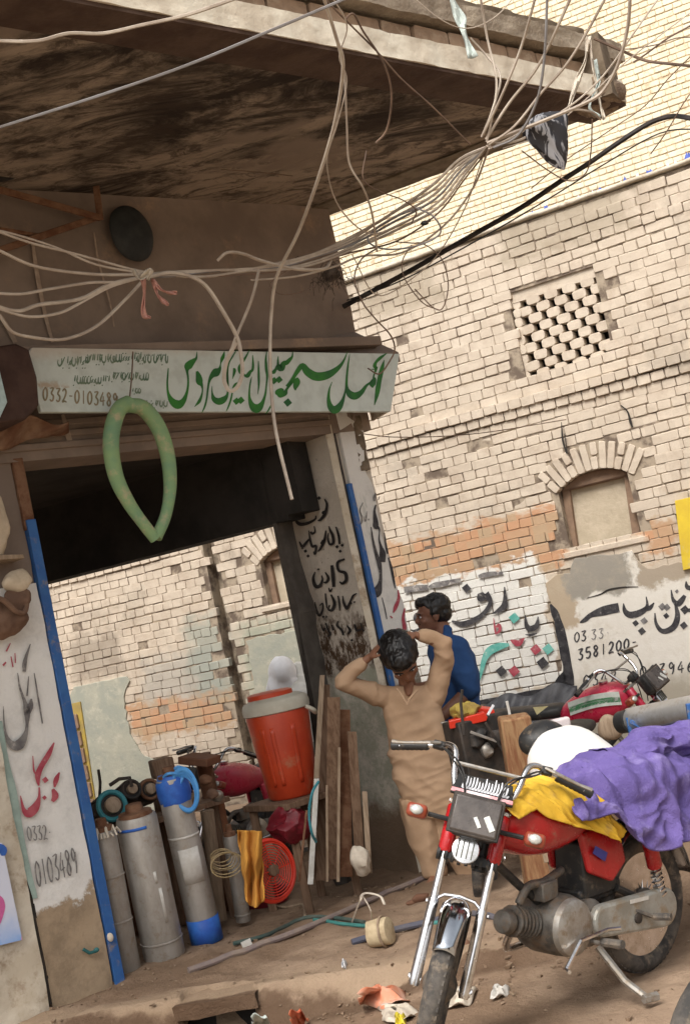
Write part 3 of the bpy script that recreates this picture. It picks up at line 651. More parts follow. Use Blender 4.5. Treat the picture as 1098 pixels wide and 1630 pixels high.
# ================================================================ THE SHOP
shop = thing('shop_building', 'corner workshop with deep concrete balcony slab, brown upper wall and open front', 'building', A0)
def spart(mb, name, mat, **k): return mb.build(name, mat, shop, **k)
OPH = 2.6; SR = 2.10; SFR = 2.43; ZS = fp(520, 330).z
def rough_face(P00, P10, P11, P01, nrm, depth, amp=.01, nu=14, nv=60, sc=6.0, edge=.0):
    """a slab whose front is an uneven grid; the sides follow it back"""
    mb = MB(); P00, P10, P11, P01 = map(V, (P00, P10, P11, P01))
    def fn(a, b):
        p = (P00*(1-a)+P10*a)*(1-b)+(P01*(1-a)+P11*a)*b
        d = amp*mnoise.noise(p*sc)+amp*.5*mnoise.noise(p*sc*3.1)
        e = edge*mnoise.noise(p*4+V((9, 2, 1)))*(1 if a in (0, 1) else 0)
        return p+nrm*d+(P10-P00).normalized()*e
    mb.grid(fn, nu, nv)
    o = len(mb.v); W = nv+1; N = (nu+1)*W
    ringi = [j for j in range(W)] + [i*W+nv for i in range(1, nu+1)] + [nu*W+j for j in range(nv-1, -1, -1)] + [i*W for i in range(nu-1, 0, -1)]
    base = [mb.v[i]-nrm*depth for i in ringi]; b0 = len(mb.v); mb.v += base; R_ = len(ringi)
    for k in range(R_): mb.f.append((ringi[k], ringi[(k+1) % R_], b0+(k+1) % R_, b0+k))
    mb.f.append(tuple(b0+k for k in range(R_))); return mb
# pillar paints
def pillar_mat(name, lime, tan, zcut, green=True, streak=None):
    g = NG(name); P = g.pos(); z = g.dot(P, UP); nz = g.noise(P, 4.5, 5, .7)
    m = g.step(g.math('ADD', z, g.math('MULTIPLY', g.math('SUBTRACT', nz, .5), .45)), zcut-.02, zcut+.02)
    base = g.mix(g.step(g.noise(P, 9, 6, .7), .35, .7), tan, tuple(c*.68 for c in tan)); top = g.mix(g.step(g.noise(P, 6, 6, .75), .45, .75), lime, tuple(c*.8 for c in lime))
    c = g.mix(m, base, top)
    if streak: c = g.mix(g.math('MULTIPLY', g.step(g.noise(g.scale(P, (1, 1, .35)), 7, 5, .7), .56, .68), .75), c, streak)
    g.bump(g.math('ADD', g.noise(P, 16, 6, .7), g.math('MULTIPLY', m, .25)), .6, .012); return g.out(c, .9, 0, .2)
M['pillar_white'] = pillar_mat('white painted pillar', (.74, .72, .68), (.38, .285, .19), .42)
M['pillar_white2'] = pillar_mat('white painted pillar with tan base', (.66, .64, .60), (.36, .29, .21), 1.05, streak=(.47, .47, .43))
def reveal_mat():
    g = NG('stained grey plaster reveal'); P = g.pos(); z = g.dot(P, UP); n = g.noise(P, 5, 5, .7); zn = g.math('ADD', z, g.math('MULTIPLY', g.math('SUBTRACT', n, .5), .35))
    up = g.mix(g.step(g.noise(P, 3, 5, .7), .35, .7), (.60, .54, .46), (.49, .43, .36))
    lo = g.mix(g.step(g.noise(P, 8, 6, .75), .42, .62), (.40, .40, .31), (.60, .56, .47))
    c = g.mix(g.step(zn, 1.12, 1.2), lo, up)
    band = g.math('MULTIPLY', g.step(zn, 1.10, 1.2), g.math('SUBTRACT', 1, g.step(zn, 1.42, 1.6)))
    gr_ = g.step(g.noise(g.scale(P, (1, 1, .5)), 16, 6, .8), .42, .55); c = g.mix(g.math('MULTIPLY', band, gr_), c, (.085, .05, .028))
    c = g.mix(g.math('SUBTRACT', 1, g.step(zn, .25, .42)), c, (.20, .14, .095))
    c = g.mix(g.math('MULTIPLY', g.step(g.noise(P, 22, 5, .7), .62, .72), .6), c, (.10, .085, .07))
    g.bump(g.noise(P, 14, 6, .7), .7, .014); return g.out(c, .92, 0, .2)
M['reveal'] = reveal_mat()
# left pillar, its neighbour strip and the dark joint between them
rough_face(FA(-.33, 0, -.2), FA(0, 0, -.2), FA(0, 0, 1.98), FA(-.33, 0, 1.98), NF, .45, .007, 10, 60, 7, .006).build('pillar', 'pillar_white', shop, ang=60)
rough_face(FA(-.36, -.02, 1.97), FA(.0, -.02, 1.97), FA(.0, -.02, 3.2), FA(-.36, -.02, 3.2), NF, .45, .012, 8, 30, 5, .008).build('pillar', 'brown_wall', shop, ang=60)
rough_face(FA(-.60, .02, -.2), FA(-.355, .02, -.2), FA(-.355, .02, 2.0), FA(-.60, .02, 2.0), NF, .45, .012, 8, 60, 8, .012).build('pillar', 'cream_face', shop, ang=60)
rough_face(FA(-3.2, -.04, -.2), FA(-.60, -.04, -.2), FA(-.60, -.04, 2.9), FA(-3.2, -.04, 2.9), NF, .3, .01, 30, 30, 4).build('pillar', 'brown_wall', shop, ang=60)
mb = MB(); mb.prism([FA(-.37, .0, 0), FA(-.325, .0, 0), FA(-.325, .0, 3), FA(-.37, .0, 3)], -NF*.3); spart(mb, 'joint', 'dark_steel')
# blue door frames
mb = MB(); mb.prism([FA(.008, .012, -.05), FA(.060, .012, -.05), FA(.060, .012, 2.3), FA(.008, .012, 2.3)], -NF*.05)
spart(mb, 'door_frame', 'blue_frame', bev=.003)
mb = MB(); mb.prism([FA(.0, .0, 2.25), FA(.06, .0, 2.25), FA(.06, .0, 2.62), FA(.0, .0, 2.62)], -NF*.06); spart(mb, 'frame_top', 'rust', bev=.003)
# right pillar: reveal towards the camera, painted front beyond it
RP = FA(SR, 0, 0)
rough_face(FA(SR, -.60, -.3), FA(SR, -.028, -.3), FA(SR, -.028, 2.66), FA(SR, -.60, 2.66), -DF, .30, .010, 14, 70, 6, .006).build('pillar', 'reveal', shop, ang=60)
rough_face(FA(SR-.004, -.024, -.3), FA(SR+.03, .0, -.3), FA(SR+.03, .0, 2.75), FA(SR-.004, -.024, 2.75), NF*.6-DF*.8, .02, .004, 2, 60, 9, .003).build('pillar_edge', 'cream_face', shop)
mb = MB(); mb.prism([FA(SR+.032, -.01, -.1), FA(SR+.062, -.01, -.1), FA(SR+.062, -.01, 2.8), FA(SR+.032, -.01, 2.8)], -NF*.05); spart(mb, 'shutter_channel', 'dark_steel')
mb = MB(); mb.prism([FA(SR+.058, .012, -.1), FA(SR+.092, .012, -.1), FA(SR+.092, .012, 2.28), FA(SR+.058, .012, 2.28)], -NF*.05); spart(mb, 'door_frame', 'blue_frame', bev=.003)
edge_px = [(578, 657), (580, 700), (582, 745), (596, 780), (604, 830), (617, 880), (632, 930), (645, 975), (652, 1010), (665, 1060), (690, 1180), (715, 1300), (730, 1390)]
ep = catmull([fp(x, y) for x, y in edge_px], 5); ff = MB(); base = []
for p in ep:
    s_ = (p-A0).dot(DF)+.012*mnoise.noise(p*9); base.append((s_, p.z))
poly = [FA(SR+.09, 0, 3.05), FA(base[0][0], 0, 3.05)]+[FA(a, 0, b) for a, b in base]+[FA(base[-1][0], 0, -.3), FA(SR+.09, 0, -.3)]
ff.prism(poly, -NF*.36); ff.build('pillar', 'pillar_white2', shop, smooth=False, bev=.006)
rough_face(FA(SR+.2, .004, 2.35), FA(SR+.275, .004, 2.35), FA(SR+.27, .004, 2.86), FA(SR+.2, .004, 2.86), NF, .05, .02, 6, 30, 14, .02).build('broken_plaster', 'mortar', shop)
# lintel, upper wall, sloping ledge over the signboard
rough_face(FA(-.36, .0, OPH), FA(SFR+.02, .0, OPH), FA(SFR+.02, .0, 3.1), FA(-.36, .0, 3.1), NF, .30, .006, 40, 8, 5).build('lintel', 'brown_wall', shop)
mb = MB()
for k in range(3): mb.prism([FA(-.3, .02-.004*k, OPH+.05+.06*k), FA(SR+.02, .02-.004*k, OPH+.05+.06*k), FA(SR+.02, .02-.004*k, OPH+.085+.06*k), FA(-.3, .02-.004*k, OPH+.085+.06*k)], -NF*.03)
spart(mb, 'shutter_box', 'brown_wall', bev=.006)
rough_face(FA(-4.2, .0, 3.1), FA(SFR+.07, .0, 3.1), FA(SFR+.06, .0, ZS), FA(-4.2, .0, ZS), NF, .30, .012, 70, 18, 3).build('wall', 'brown_wall', shop)
mb = MB(); mb.prism([FA(SFR+.06, -.01, 3.05), FA(SFR+.06, -.01, ZS), FA(-4, -.01, ZS), FA(-4, -.01, 3.05)], -NF*.5); spart(mb, 'wall', 'brown_wall', smooth=False)
# interior: ceiling, back wall with its opening, jamb; shade put into their colours
BP = dp(150, 900, 8.7); ZL = BP.z; BD = DW; BN = NW
def bp_(x, y): return plane(x, y, BP, BN)
def BPt(u, z, t=0): 
    p = BP+BD*u+BN*t; p.z = z; return p
# where the back-wall line meets the shop front line's right pillar
ceil = [FA(-.5, -.05, 2.62), FA(SR+.3, -.05, 2.62)]; Ljamb = bp_(437, 827); uj = (Ljamb-BP).dot(BD)
ur = 3.2
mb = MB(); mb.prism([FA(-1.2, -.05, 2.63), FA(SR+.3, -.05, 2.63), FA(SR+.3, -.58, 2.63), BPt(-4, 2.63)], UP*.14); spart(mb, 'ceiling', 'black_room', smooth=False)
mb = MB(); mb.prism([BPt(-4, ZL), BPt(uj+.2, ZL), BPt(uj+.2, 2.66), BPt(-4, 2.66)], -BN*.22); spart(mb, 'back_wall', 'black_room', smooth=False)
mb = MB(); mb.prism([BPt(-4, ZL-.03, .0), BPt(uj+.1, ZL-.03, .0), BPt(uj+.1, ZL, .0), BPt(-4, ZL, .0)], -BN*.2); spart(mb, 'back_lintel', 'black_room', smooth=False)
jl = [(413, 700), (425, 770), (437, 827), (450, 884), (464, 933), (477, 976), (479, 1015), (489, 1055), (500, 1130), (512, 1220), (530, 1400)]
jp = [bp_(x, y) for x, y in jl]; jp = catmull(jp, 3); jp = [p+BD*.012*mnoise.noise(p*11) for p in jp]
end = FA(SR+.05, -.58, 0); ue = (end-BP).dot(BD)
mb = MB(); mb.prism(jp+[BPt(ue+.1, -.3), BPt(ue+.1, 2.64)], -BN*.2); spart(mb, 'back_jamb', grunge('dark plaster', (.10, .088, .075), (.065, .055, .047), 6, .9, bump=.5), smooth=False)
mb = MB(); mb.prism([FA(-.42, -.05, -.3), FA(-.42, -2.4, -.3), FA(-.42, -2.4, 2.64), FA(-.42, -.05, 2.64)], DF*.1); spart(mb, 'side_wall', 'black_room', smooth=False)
# balcony slab
M['slab_lime'] = grunge('limewashed slab edge', (.74, .68, .56), (.60, .52, .41), 4, .9, dust=(.30, .22, .15), dustamt=.1, bump=.5, bd=.01)
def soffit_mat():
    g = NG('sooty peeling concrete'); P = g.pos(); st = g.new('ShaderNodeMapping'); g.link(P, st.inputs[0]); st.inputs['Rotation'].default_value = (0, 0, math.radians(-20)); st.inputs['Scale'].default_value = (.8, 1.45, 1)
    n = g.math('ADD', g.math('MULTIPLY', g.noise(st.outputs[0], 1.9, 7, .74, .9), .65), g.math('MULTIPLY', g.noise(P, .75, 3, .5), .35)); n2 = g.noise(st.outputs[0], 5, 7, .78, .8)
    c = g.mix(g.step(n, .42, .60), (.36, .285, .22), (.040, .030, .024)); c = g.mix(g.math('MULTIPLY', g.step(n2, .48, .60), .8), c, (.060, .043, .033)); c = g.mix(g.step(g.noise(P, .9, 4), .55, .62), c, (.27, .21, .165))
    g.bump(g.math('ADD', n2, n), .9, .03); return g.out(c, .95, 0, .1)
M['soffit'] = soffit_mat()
Pa = gp(549, 75, ZS); Pc = gp(985, 168, ZS); Pd = gp(548, 333, ZS); fd = (Pc-Pa); fd.z = 0; fd.normalize(); sdv = (Pd-Pc); sdv.z = 0; sdv.normalize()
FD = (gp(909, 145, ZS)-gp(280, 25, ZS)); FD.z = 0; FD.normalize(); FN = V((FD.y, -FD.x, 0)); Pc = gp(909, 145, ZS)+FD*((gp(985, 165, ZS)-gp(909, 145, ZS)).dot(FD)); PL = Pc-FD*7.5; PB = Pc+sdv*6.5; PBL = PL+sdv*6.5
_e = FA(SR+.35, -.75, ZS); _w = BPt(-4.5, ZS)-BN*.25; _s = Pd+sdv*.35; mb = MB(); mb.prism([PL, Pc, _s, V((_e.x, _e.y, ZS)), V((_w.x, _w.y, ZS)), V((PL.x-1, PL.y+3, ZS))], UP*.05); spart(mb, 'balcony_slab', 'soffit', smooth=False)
fn_n = NF; sn_n = V((-sdv.y, sdv.x, 0)); sn_n = sn_n if sn_n.dot(DF) > 0 else -sn_n
def strip(P0_, d_, L, z0, z1, off, nrm, mat, name, nu, amp, depth=.25, edge=.0):
    a = P0_+nrm*off; b = a+d_*L
    def at(p, z): return V((p.x, p.y, z))
    return rough_face(at(a, z0), at(b, z0), at(b, z1), at(a, z1), nrm, depth, amp, nu, 8, 9, edge).build(name, mat, shop)
strip(PL, FD, 7.5, ZS-.012, ZS+.115, .018, FN, 'slab_lime', 'slab_edge', 240, .010)
mb = MB(); q0 = PL+FN*.01; q1 = Pc+FN*.01; mb.prism([q0-UP*.03, q1-UP*.03, q1-FN*.26-UP*.03, q0-FN*.26-UP*.03], UP*.02); mb.rough(.004, 6); spart(mb, 'drip_band', grunge('dark red brown soot', (.060, .034, .024), (.095, .060, .043), 5, .95, bump=.6, bd=.01), smooth=False)
strip(Pc, sdv, (Pd-Pc).length+.3, ZS-.012, ZS+.115, .018, sn_n, 'mortar', 'slab_edge', 90, .015)
# broken concrete lump at the corner
mb = MB(); mb.ball(Pc+UP*.05-FD*.12+sdv*.1, .22, .16, .10, 16, 10, Matrix.Rotation(bf, 3, 'Z')); mb.rough(.04, 9).rough(.015, 30); spart(mb, 'broken_corner', grunge('broken concrete', (.34, .26, .18), (.16, .11, .08), 12, .95, bump=.8, bd=.02))
# brick course of the parapet and its cap
pb = Bricks(V((PL.x, PL.y, 0)), FD, FN, grunge('brown parapet brick', (.36, .25, .17), (.25, .17, .115), 7, .95, dust=(.42, .33, .24), dustamt=.3, bump=.5), depth=.1)
for r_ in range(1):
    u = 3.0
    while u < 7.42:
        L = .235*rnd.uniform(.9, 1.08); pb.put(u+L/2, ZS+.165+.08*r_, L-.014, .078, -.02+rnd.uniform(-.012, .01), rnd.gauss(0, .012)); u += L
par = strip(PL, FD, 7.5, ZS+.10, ZS+.22, -.05, FN, 'mortar', 'parapet', 120, .006)
pb.finish(par, 300, lambda it: 1)
strip(PL, FD, 7.56, ZS+.235, ZS+.345, .035, FN, grunge('rough grey cement', (.34, .28, .21), (.24, .19, .14), 9, .95, bump=.7, bd=.012), 'parapet_cap', 240, .018, depth=.3)
strip(PL, FD, 7.3, ZS+.34, ZS+.42, -.03, FN, M['mortar'], 'parapet_cap', 120, .02, depth=.2)
strip(Pc, sdv, (Pd-Pc).length+.3, ZS+.10, ZS+.34, -.02, sn_n, 'mortar', 'parapet', 60, .015)
# sloping ledge (drip ledge) above the sign
TS = .25
sTL, sTR, sBR, sBL = fp(52, 553, TS), fp(636, 563, TS), fp(622, 655, TS), fp(66, 656, TS)
sE = (sTR-A0).dot(DF); zt = sTR.z
mb = MB()
mb.prism([FA(-.22, 0, sTL.z+.06), FA(-.22, TS-.02, sTL.z+.015), FA(-.22, TS-.02, sTL.z-.04), FA(-.22, 0, sTL.z-.04)], DF*(SFR+.05+.22))
# flared end
a = FA(SFR+.05, 0, zt+.22); 
v = [FA(1.2, .002, zt+.06), FA(SFR+.06, .0, zt+.22), FA(sE, TS-.005, zt+.012), FA(1.2, TS-.018, zt+.014), FA(1.2, .0, zt-.05), FA(SFR+.06, .0, zt-.05), FA(sE, TS-.005, zt-.05), FA(1.2, TS-.018, zt-.05)]
mb.add(v, [(0, 1, 2, 3), (4, 7, 6, 5), (0, 4, 5, 1), (1, 5, 6, 2), (2, 6, 7, 3), (3, 7, 4, 0)])
spart(mb, 'ledge', 'brown_wall', smooth=False, bev=.004)
# ---- writing on the pillars
def on_front(x, y): return fp(x, y, .0125)
K1 = (0, 1000, 3.79)
strokes(shop, 'ink_grey', [TR(*K1, [(185, 95, 6), (160, 170, 18), (150, 215, 26), (148, 262, 20)]), TR(*K1, [(108, 270, 5), (122, 360, 12), (150, 440, 20), (165, 500, 40), (165, 580, 18), (155, 640, 30), (120, 700, 62), (80, 705, 50), (45, 660, 20), (28, 590, 12), (22, 470, 4)]),
    TR(*K1, [(190, 425, 10), (185, 470, 34), (165, 520, 30)]), TR(*K1, [(208, 270, 5), (232, 420, 11), (258, 575, 8)]), TR(*K1, [(175, 290, 5), (165, 410, 11)])], on_front, NF)
strokes(shop, 'ink_red', [TR(*K1, [(328, 690, 8), (295, 760, 30), (250, 835, 32), (230, 890, 34), (235, 950, 10)]), TR(*K1, [(238, 960, 8), (238, 1020, 18), (215, 1080, 50), (175, 1115, 56), (145, 1095, 24), (125, 1010, 4)]), TR(*K1, [(360, 870, 8), (340, 915, 30), (330, 960, 10)]), TR(*K1, [(320, 970, 16), (335, 1010, 40), (318, 1045, 20)]),
    D(K1, 275, 915, 20), D(K1, 270, 1022, 14), TR(*K1, [(200, 770, 4), (205, 850, 10), (215, 880, 8)]), TR(*K1, [(65, 90, 5), (40, 140, 10)]), TR(*K1, [(20, 225, 12), (38, 205, 10)]), TR(*K1, [(68, 170, 6), (80, 235, 8)]), TR(*K1, [(92, 150, 5), (95, 210, 7)])], on_front, NF)
strokes(shop, 'pillar_teal' if 'pillar_teal' in M else paint('pillar_teal', (.33, .43, .38)), [TR(*K1, [(0, 560, 30), (25, 800, 60), (75, 1000, 60), (120, 1250, 50), (165, 1450, 40), (215, 1630, 30)])], lambda x, y: fp(x, y, .010), NF, name='green_stripe')
mb = (shop, 'ink_grey'); digits(mb, '0332.', 42, 1316, 8.2, -.6, 7, 22, 1.6, on_front, .0015, NF, .15); digits(mb, '0103489', 54, 1372, 9.6, -3.4, 8, 40, 1.9, on_front, .0015, NF, .15)
K2 = (540, 740, 5.825)
def on_front2(x, y): return fp(x, y, .004)
strokes(shop, 'ink_grey', [TR(*K2, [(142, 300, 5), (160, 390, 12), (170, 440, 8)]), TR(*K2, [(150, 390, 20), (160, 410, 8)]), TR(*K2, [(218, 350, 6), (190, 420, 10), (210, 490, 12), (200, 545, 12), (150, 575, 10)]), TR(*K2, [(255, 430, 6), (250, 480, 10), (240, 525, 8), (230, 480, 5)]), TR(*K2, [(270, 500, 10), (272, 515, 8)]),
    TR(*K2, [(335, 262, 8), (326, 300, 26), (325, 335, 20)]), TR(*K2, [(372, 290, 5), (360, 325, 10)])], on_front2, NF)
strokes(shop, 'ink', [TR(*K2, [(338, 370, 12), (325, 430, 20), (335, 520, 44), (340, 570, 50), (370, 600, 14), (368, 690, 12), (385, 760, 26), (400, 820, 56), (395, 900, 60)]),
    TR(*K2, [(293, 575, 6), (315, 720, 18), (345, 840, 30), (370, 920, 40), (382, 1020, 26), (375, 1100, 40), (345, 1180, 90), (290, 1205, 60)]), TR(*K2, [(415, 630, 8), (430, 740, 18), (448, 825, 14)]), TR(*K2, [(455, 860, 12), (480, 950, 22), (500, 1050, 20), (516, 1145, 6)]), TR(*K2, [(395, 1230, 5), (420, 1330, 8), (440, 1430, 6)])], on_front2, NF)
strokes(shop, 'ink_red', [TR(*K2, [(545, 1160, 10), (548, 1240, 26), (520, 1320, 34), (500, 1370, 10)]), TR(*K2, [(605, 1330, 14), (590, 1420, 26), (602, 1500, 36), (600, 1540, 30)]), TR(*K2, [(470, 1400, 8), (490, 1420, 14)]), TR(*K2, [(540, 1520, 20), (500, 1560, 30)])], on_front2, NF)
def on_rev(x, y): return plane(x, y, FA(SR-.011, 0, 0), DF)
K3 = (450, 760, 5.095)
M['ink_black'] = grunge('black sign paint', (.016, .014, .014), (.035, .03, .028), 18, .7, bump=0)
strokes(shop, 'ink_black', [TR(*K3, [(340, 175, 8), (358, 220, 18), (345, 290, 24), (310, 340, 22), (285, 350, 10)]), TR(*K3, [(345, 270, 10), (325, 285, 18), (345, 300, 10)]), D(K3, 295, 167, 16), TR(*K3, [(270, 310, 8), (262, 340, 16), (200, 372, 24), (140, 378, 28), (108, 350, 20), (103, 318, 6)]), TR(*K3, [(183, 235, 8), (188, 285, 12), (215, 262, 16), (240, 275, 10)]),
    TR(*K3, [(432, 400, 8), (452, 470, 18), (462, 540, 14)]), D(K3, 440, 562, 15), D(K3, 482, 550, 13), D(K3, 466, 598, 14), TR(*K3, [(375, 395, 6), (385, 430, 16), (405, 470, 22), (410, 530, 22), (380, 540, 18), (365, 490, 10), (372, 450, 6)]), TR(*K3, [(350, 430, 10), (340, 500, 22), (310, 570, 20), (285, 600, 8)]), TR(*K3, [(330, 510, 20), (312, 540, 22)]),
    TR(*K3, [(255, 395, 6), (262, 440, 12), (240, 455, 20), (225, 440, 12)]), TR(*K3, [(212, 430, 6), (222, 500, 16), (240, 560, 20), (270, 555, 18), (262, 620, 18), (250, 600, 10)]), TR(*K3, [(215, 500, 14), (190, 530, 20), (160, 560, 22), (135, 520, 8)]), D(K3, 185, 597, 15), D(K3, 206, 637, 14), D(K3, 160, 575, 9),
    TR(*K3, [(502, 662, 16), (445, 690, 22), (455, 755, 20), (505, 775, 26), (515, 830, 26), (485, 860, 20), (460, 845, 8)]), TR(*K3, [(398, 712, 22), (408, 800, 30), (414, 888, 24)]), TR(*K3, [(345, 768, 8), (370, 815, 22), (355, 850, 20), (330, 850, 8)]), TR(*K3, [(262, 765, 6), (248, 820, 22), (265, 880, 28), (300, 880, 26), (322, 830, 14), (315, 795, 8)]), D(K3, 290, 745, 10),
    TR(*K3, [(485, 960, 6), (492, 1010, 16), (520, 1062, 24), (545, 1010, 14), (570, 960, 16), (600, 940, 6)]), D(K3, 555, 1020, 9), D(K3, 580, 1010, 9), TR(*K3, [(448, 960, 10), (458, 1020, 14), (462, 1080, 8)]), TR(*K3, [(372, 895, 6), (385, 925, 14), (400, 900, 10)]), TR(*K3, [(392, 950, 10), (420, 1020, 24), (400, 1075, 24), (370, 1070, 12), (380, 1035, 10)]), TR(*K3, [(345, 940, 10), (352, 1000, 14), (358, 1062, 8)]),
    TR(*K3, [(262, 1010, 6), (275, 1080, 20), (300, 1120, 20), (325, 1070, 14), (322, 1020, 10), (300, 1040, 8)]), D(K3, 330, 1130, 12), D(K3, 355, 1130, 10),
    TR(*K3, [(310, 1190, 6), (330, 1240, 14), (345, 1220, 14)]), TR(*K3, [(350, 1180, 10), (365, 1230, 14), (385, 1270, 18), (365, 1290, 8)]), TR(*K3, [(400, 1195, 8), (410, 1240, 16)]), TR(*K3, [(450, 1165, 8), (440, 1200, 14), (480, 1240, 20), (490, 1280, 14)]), TR(*K3, [(520, 1200, 8), (545, 1240, 22), (530, 1270, 10)]), TR(*K3, [(580, 1190, 10), (600, 1240, 18), (640, 1230, 12)]), D(K3, 560, 1320, 12), TR(*K3, [(630, 1180, 8), (655, 1250, 12)])], on_rev, -DF)
# ================================================================ SIGNBOARD
sg = thing('signboard', 'long white signboard with green hand painted lettering above the shop opening', 'sign', sBL)
def sign_mat():
    g = NG('white sign enamel, dusty left end'); P = g.pos(); sh = g.new('ShaderNodeVectorMath'); sh.operation = 'SUBTRACT'; g.link(P, sh.inputs[0]); sh.inputs[1].default_value = tuple(A0)
    s_ = g.dot(sh.outputs[0], DF); z = g.dot(P, UP); n = g.math('MULTIPLY', g.math('SUBTRACT', g.noise(P, 6, 5, .7), .5), .3)
    c = g.mix(g.step(g.noise(P, 12, 4), .4, .7), (.60, .66, .62), (.52, .57, .53))
    diag = g.math('SUBTRACT', g.math('MULTIPLY', g.math('SUBTRACT', (sTL.z-.13), z), 2.2), g.math('MULTIPLY', s_, .55))
    c = g.mix(g.math('MULTIPLY', g.math('MULTIPLY', g.step(g.math('ADD', diag, n), .0, .06), g.step(g.math('ADD', z, n), sBL.z+.09, sBL.z+.12)), .75), c, (.45, .33, .22))
    top = g.step(g.math('ADD', z, g.math('MULTIPLY', n, .25)), sTL.z-.09, sTL.z-.01); c = g.mix(g.math('MULTIPLY', top, .65), c, (.50, .40, .31))
    g.bump(g.noise(P, 9, 4), .1, .006); return g.out(c, .55, 0, .35)
mb = MB(); mb.prism([fp(47, 560, TS), sTL, sTR, sBR, sBL, fp(62, 640, TS)], -NF*.03); board = mb.build('board', sign_mat(), sg, smooth=False, bev=.004)
mb = MB(); mb.prism([sTR-NF*.03, sBR-NF*.03, FA(sE-.1, .0, sBR.z), FA(sE-.1, 0, sTR.z)], -DF*.02); mb.build('end_return', 'cream_face', sg, smooth=False)
M['green_paint'] = grunge('green sign paint', (.035, .20, .025), (.02, .11, .03), 6, .5, bump=0)
M['green_pale'] = grunge('faded green paint', (.12, .20, .13), (.22, .28, .20), 12, .6, bump=0)
def on_sign(x, y): return fp(x, y, TS+.001)
a1 = (460, 550, 6.1); a2 = (360, 550, 9.15); a3 = (260, 550, 9.15); a4 = (60, 545, 5.23)
strokes(sg, 'green_paint', [TR(*a1, [(922, 140, 4), (900, 230, 40), (875, 340, 44), (855, 460, 42), (828, 578, 5)]), TR(*a1, [(948, 75, 6), (885, 120, 30), (845, 160, 26), (830, 200, 34), (850, 225, 16), (800, 232, 6)]), TR(*a1, [(845, 205, 30), (840, 240, 22), (820, 300, 14), (825, 330, 40), (808, 375, 60), (810, 410, 8)]),
    TR(*a1, [(800, 350, 14), (750, 390, 26), (700, 455, 46), (640, 490, 72), (590, 470, 64), (560, 410, 30), (560, 310, 20), (572, 190, 15), (588, 85, 3)]), TR(*a1, [(418, 352, 4), (390, 430, 16), (384, 530, 34), (405, 600, 60), (445, 625, 76), (490, 590, 60), (525, 520, 28), (545, 440, 12), (550, 380, 6)]),
    TR(*a1, [(568, 58, 3), (520, 165, 24), (450, 240, 52), (360, 290, 78), (260, 300, 84), (180, 255, 74), (130, 195, 50), (85, 245, 44), (50, 300, 34), (10, 365, 36), (-20, 400, 34)]), TR(*a1, [(60, 320, 50), (75, 355, 66), (62, 405, 40), (62, 436, 6)]), 
    TR(*a2, [(985, 500, 40), (930, 570, 40), (880, 640, 36), (855, 690, 80), (800, 690, 140), (745, 690, 100), (715, 700, 20)]), D(a2, 897, 830, 62),
    TR(*a2, [(970, 85, 6), (960, 160, 28), (930, 200, 50), (880, 250, 66), (840, 260, 70), (800, 330, 100), (760, 310, 70), (720, 350, 40), (690, 385, 62), (662, 380, 20)]), TR(*a2, [(758, 155, 6), (754, 230, 26), (756, 300, 34)]), D(a2, 770, 497, 54), D(a2, 697, 512, 54),
    TR(*a2, [(592, 80, 8), (578, 200, 26), (585, 330, 40), (598, 450, 30), (588, 560, 20), (572, 700, 28), (535, 820, 50), (480, 900, 110), (425, 915, 130), (370, 860, 80), (340, 760, 36), (340, 640, 22), (355, 530, 18), (372, 455, 4)]), TR(*a2, [(470, 225, 8), (474, 400, 30), (476, 560, 26), (464, 710, 4)]),
    TR(*a2, [(386, 140, 6), (392, 260, 28), (385, 350, 36), (350, 385, 44), (310, 440, 62), (262, 430, 30), (225, 385, 80), (200, 320, 60), (230, 260, 40), (290, 160, 26), (345, 55, 5)]), TR(*a2, [(108, 330, 20), (122, 360, 44), (112, 420, 30), (92, 490, 4)]), TR(*a2, [(190, 550, 20), (150, 570, 60), (115, 615, 50), (98, 645, 14)]), D(a2, 150, 812, 54), D(a2, 214, 798, 56),
    TR(*a2, [(690, 820, 6), (645, 890, 24), (610, 950, 20), (570, 1000, 6)]), TR(*a2, [(90, 690, 18), (65, 800, 24), (30, 900, 20), (0, 960, 6)]), TR(*a2, [(25, 330, 20), (18, 420, 28), (25, 560, 28), (36, 660, 10)]),
    TR(*a3, [(492, 90, 5), (482, 180, 30), (450, 215, 60), (400, 260, 100), (360, 310, 110), (348, 370, 40), (362, 470, 26), (362, 580, 28), (340, 700, 40), (290, 810, 80), (215, 860, 130), (130, 810, 90), (75, 700, 36), (60, 560, 24), (68, 420, 20), (75, 330, 8)]),
    TR(*a3, [(490, 375, 30), (515, 450, 80), (530, 530, 96), (560, 580, 40), (572, 650, 18), (555, 740, 30), (520, 820, 44), (455, 892, 5)]), TR(*a3, [(892, 85, 5), (872, 160, 46), (855, 200, 44), (835, 270, 12), (820, 340, 50), (770, 390, 120), (710, 440, 70), (670, 520, 34), (648, 650, 26), (630, 790, 24), (600, 900, 24), (562, 980, 6)]),
    TR(*a3, [(710, 590, 4), (714, 700, 24), (740, 780, 70), (810, 815, 100), (880, 785, 90), (930, 720, 36), (942, 620, 22), (935, 480, 26), (935, 370, 22), (960, 250, 18), (1010, 160, 20), (1070, 60, 6)])], on_sign, NF, name='lettering')
rs = random.Random(11); sm = []
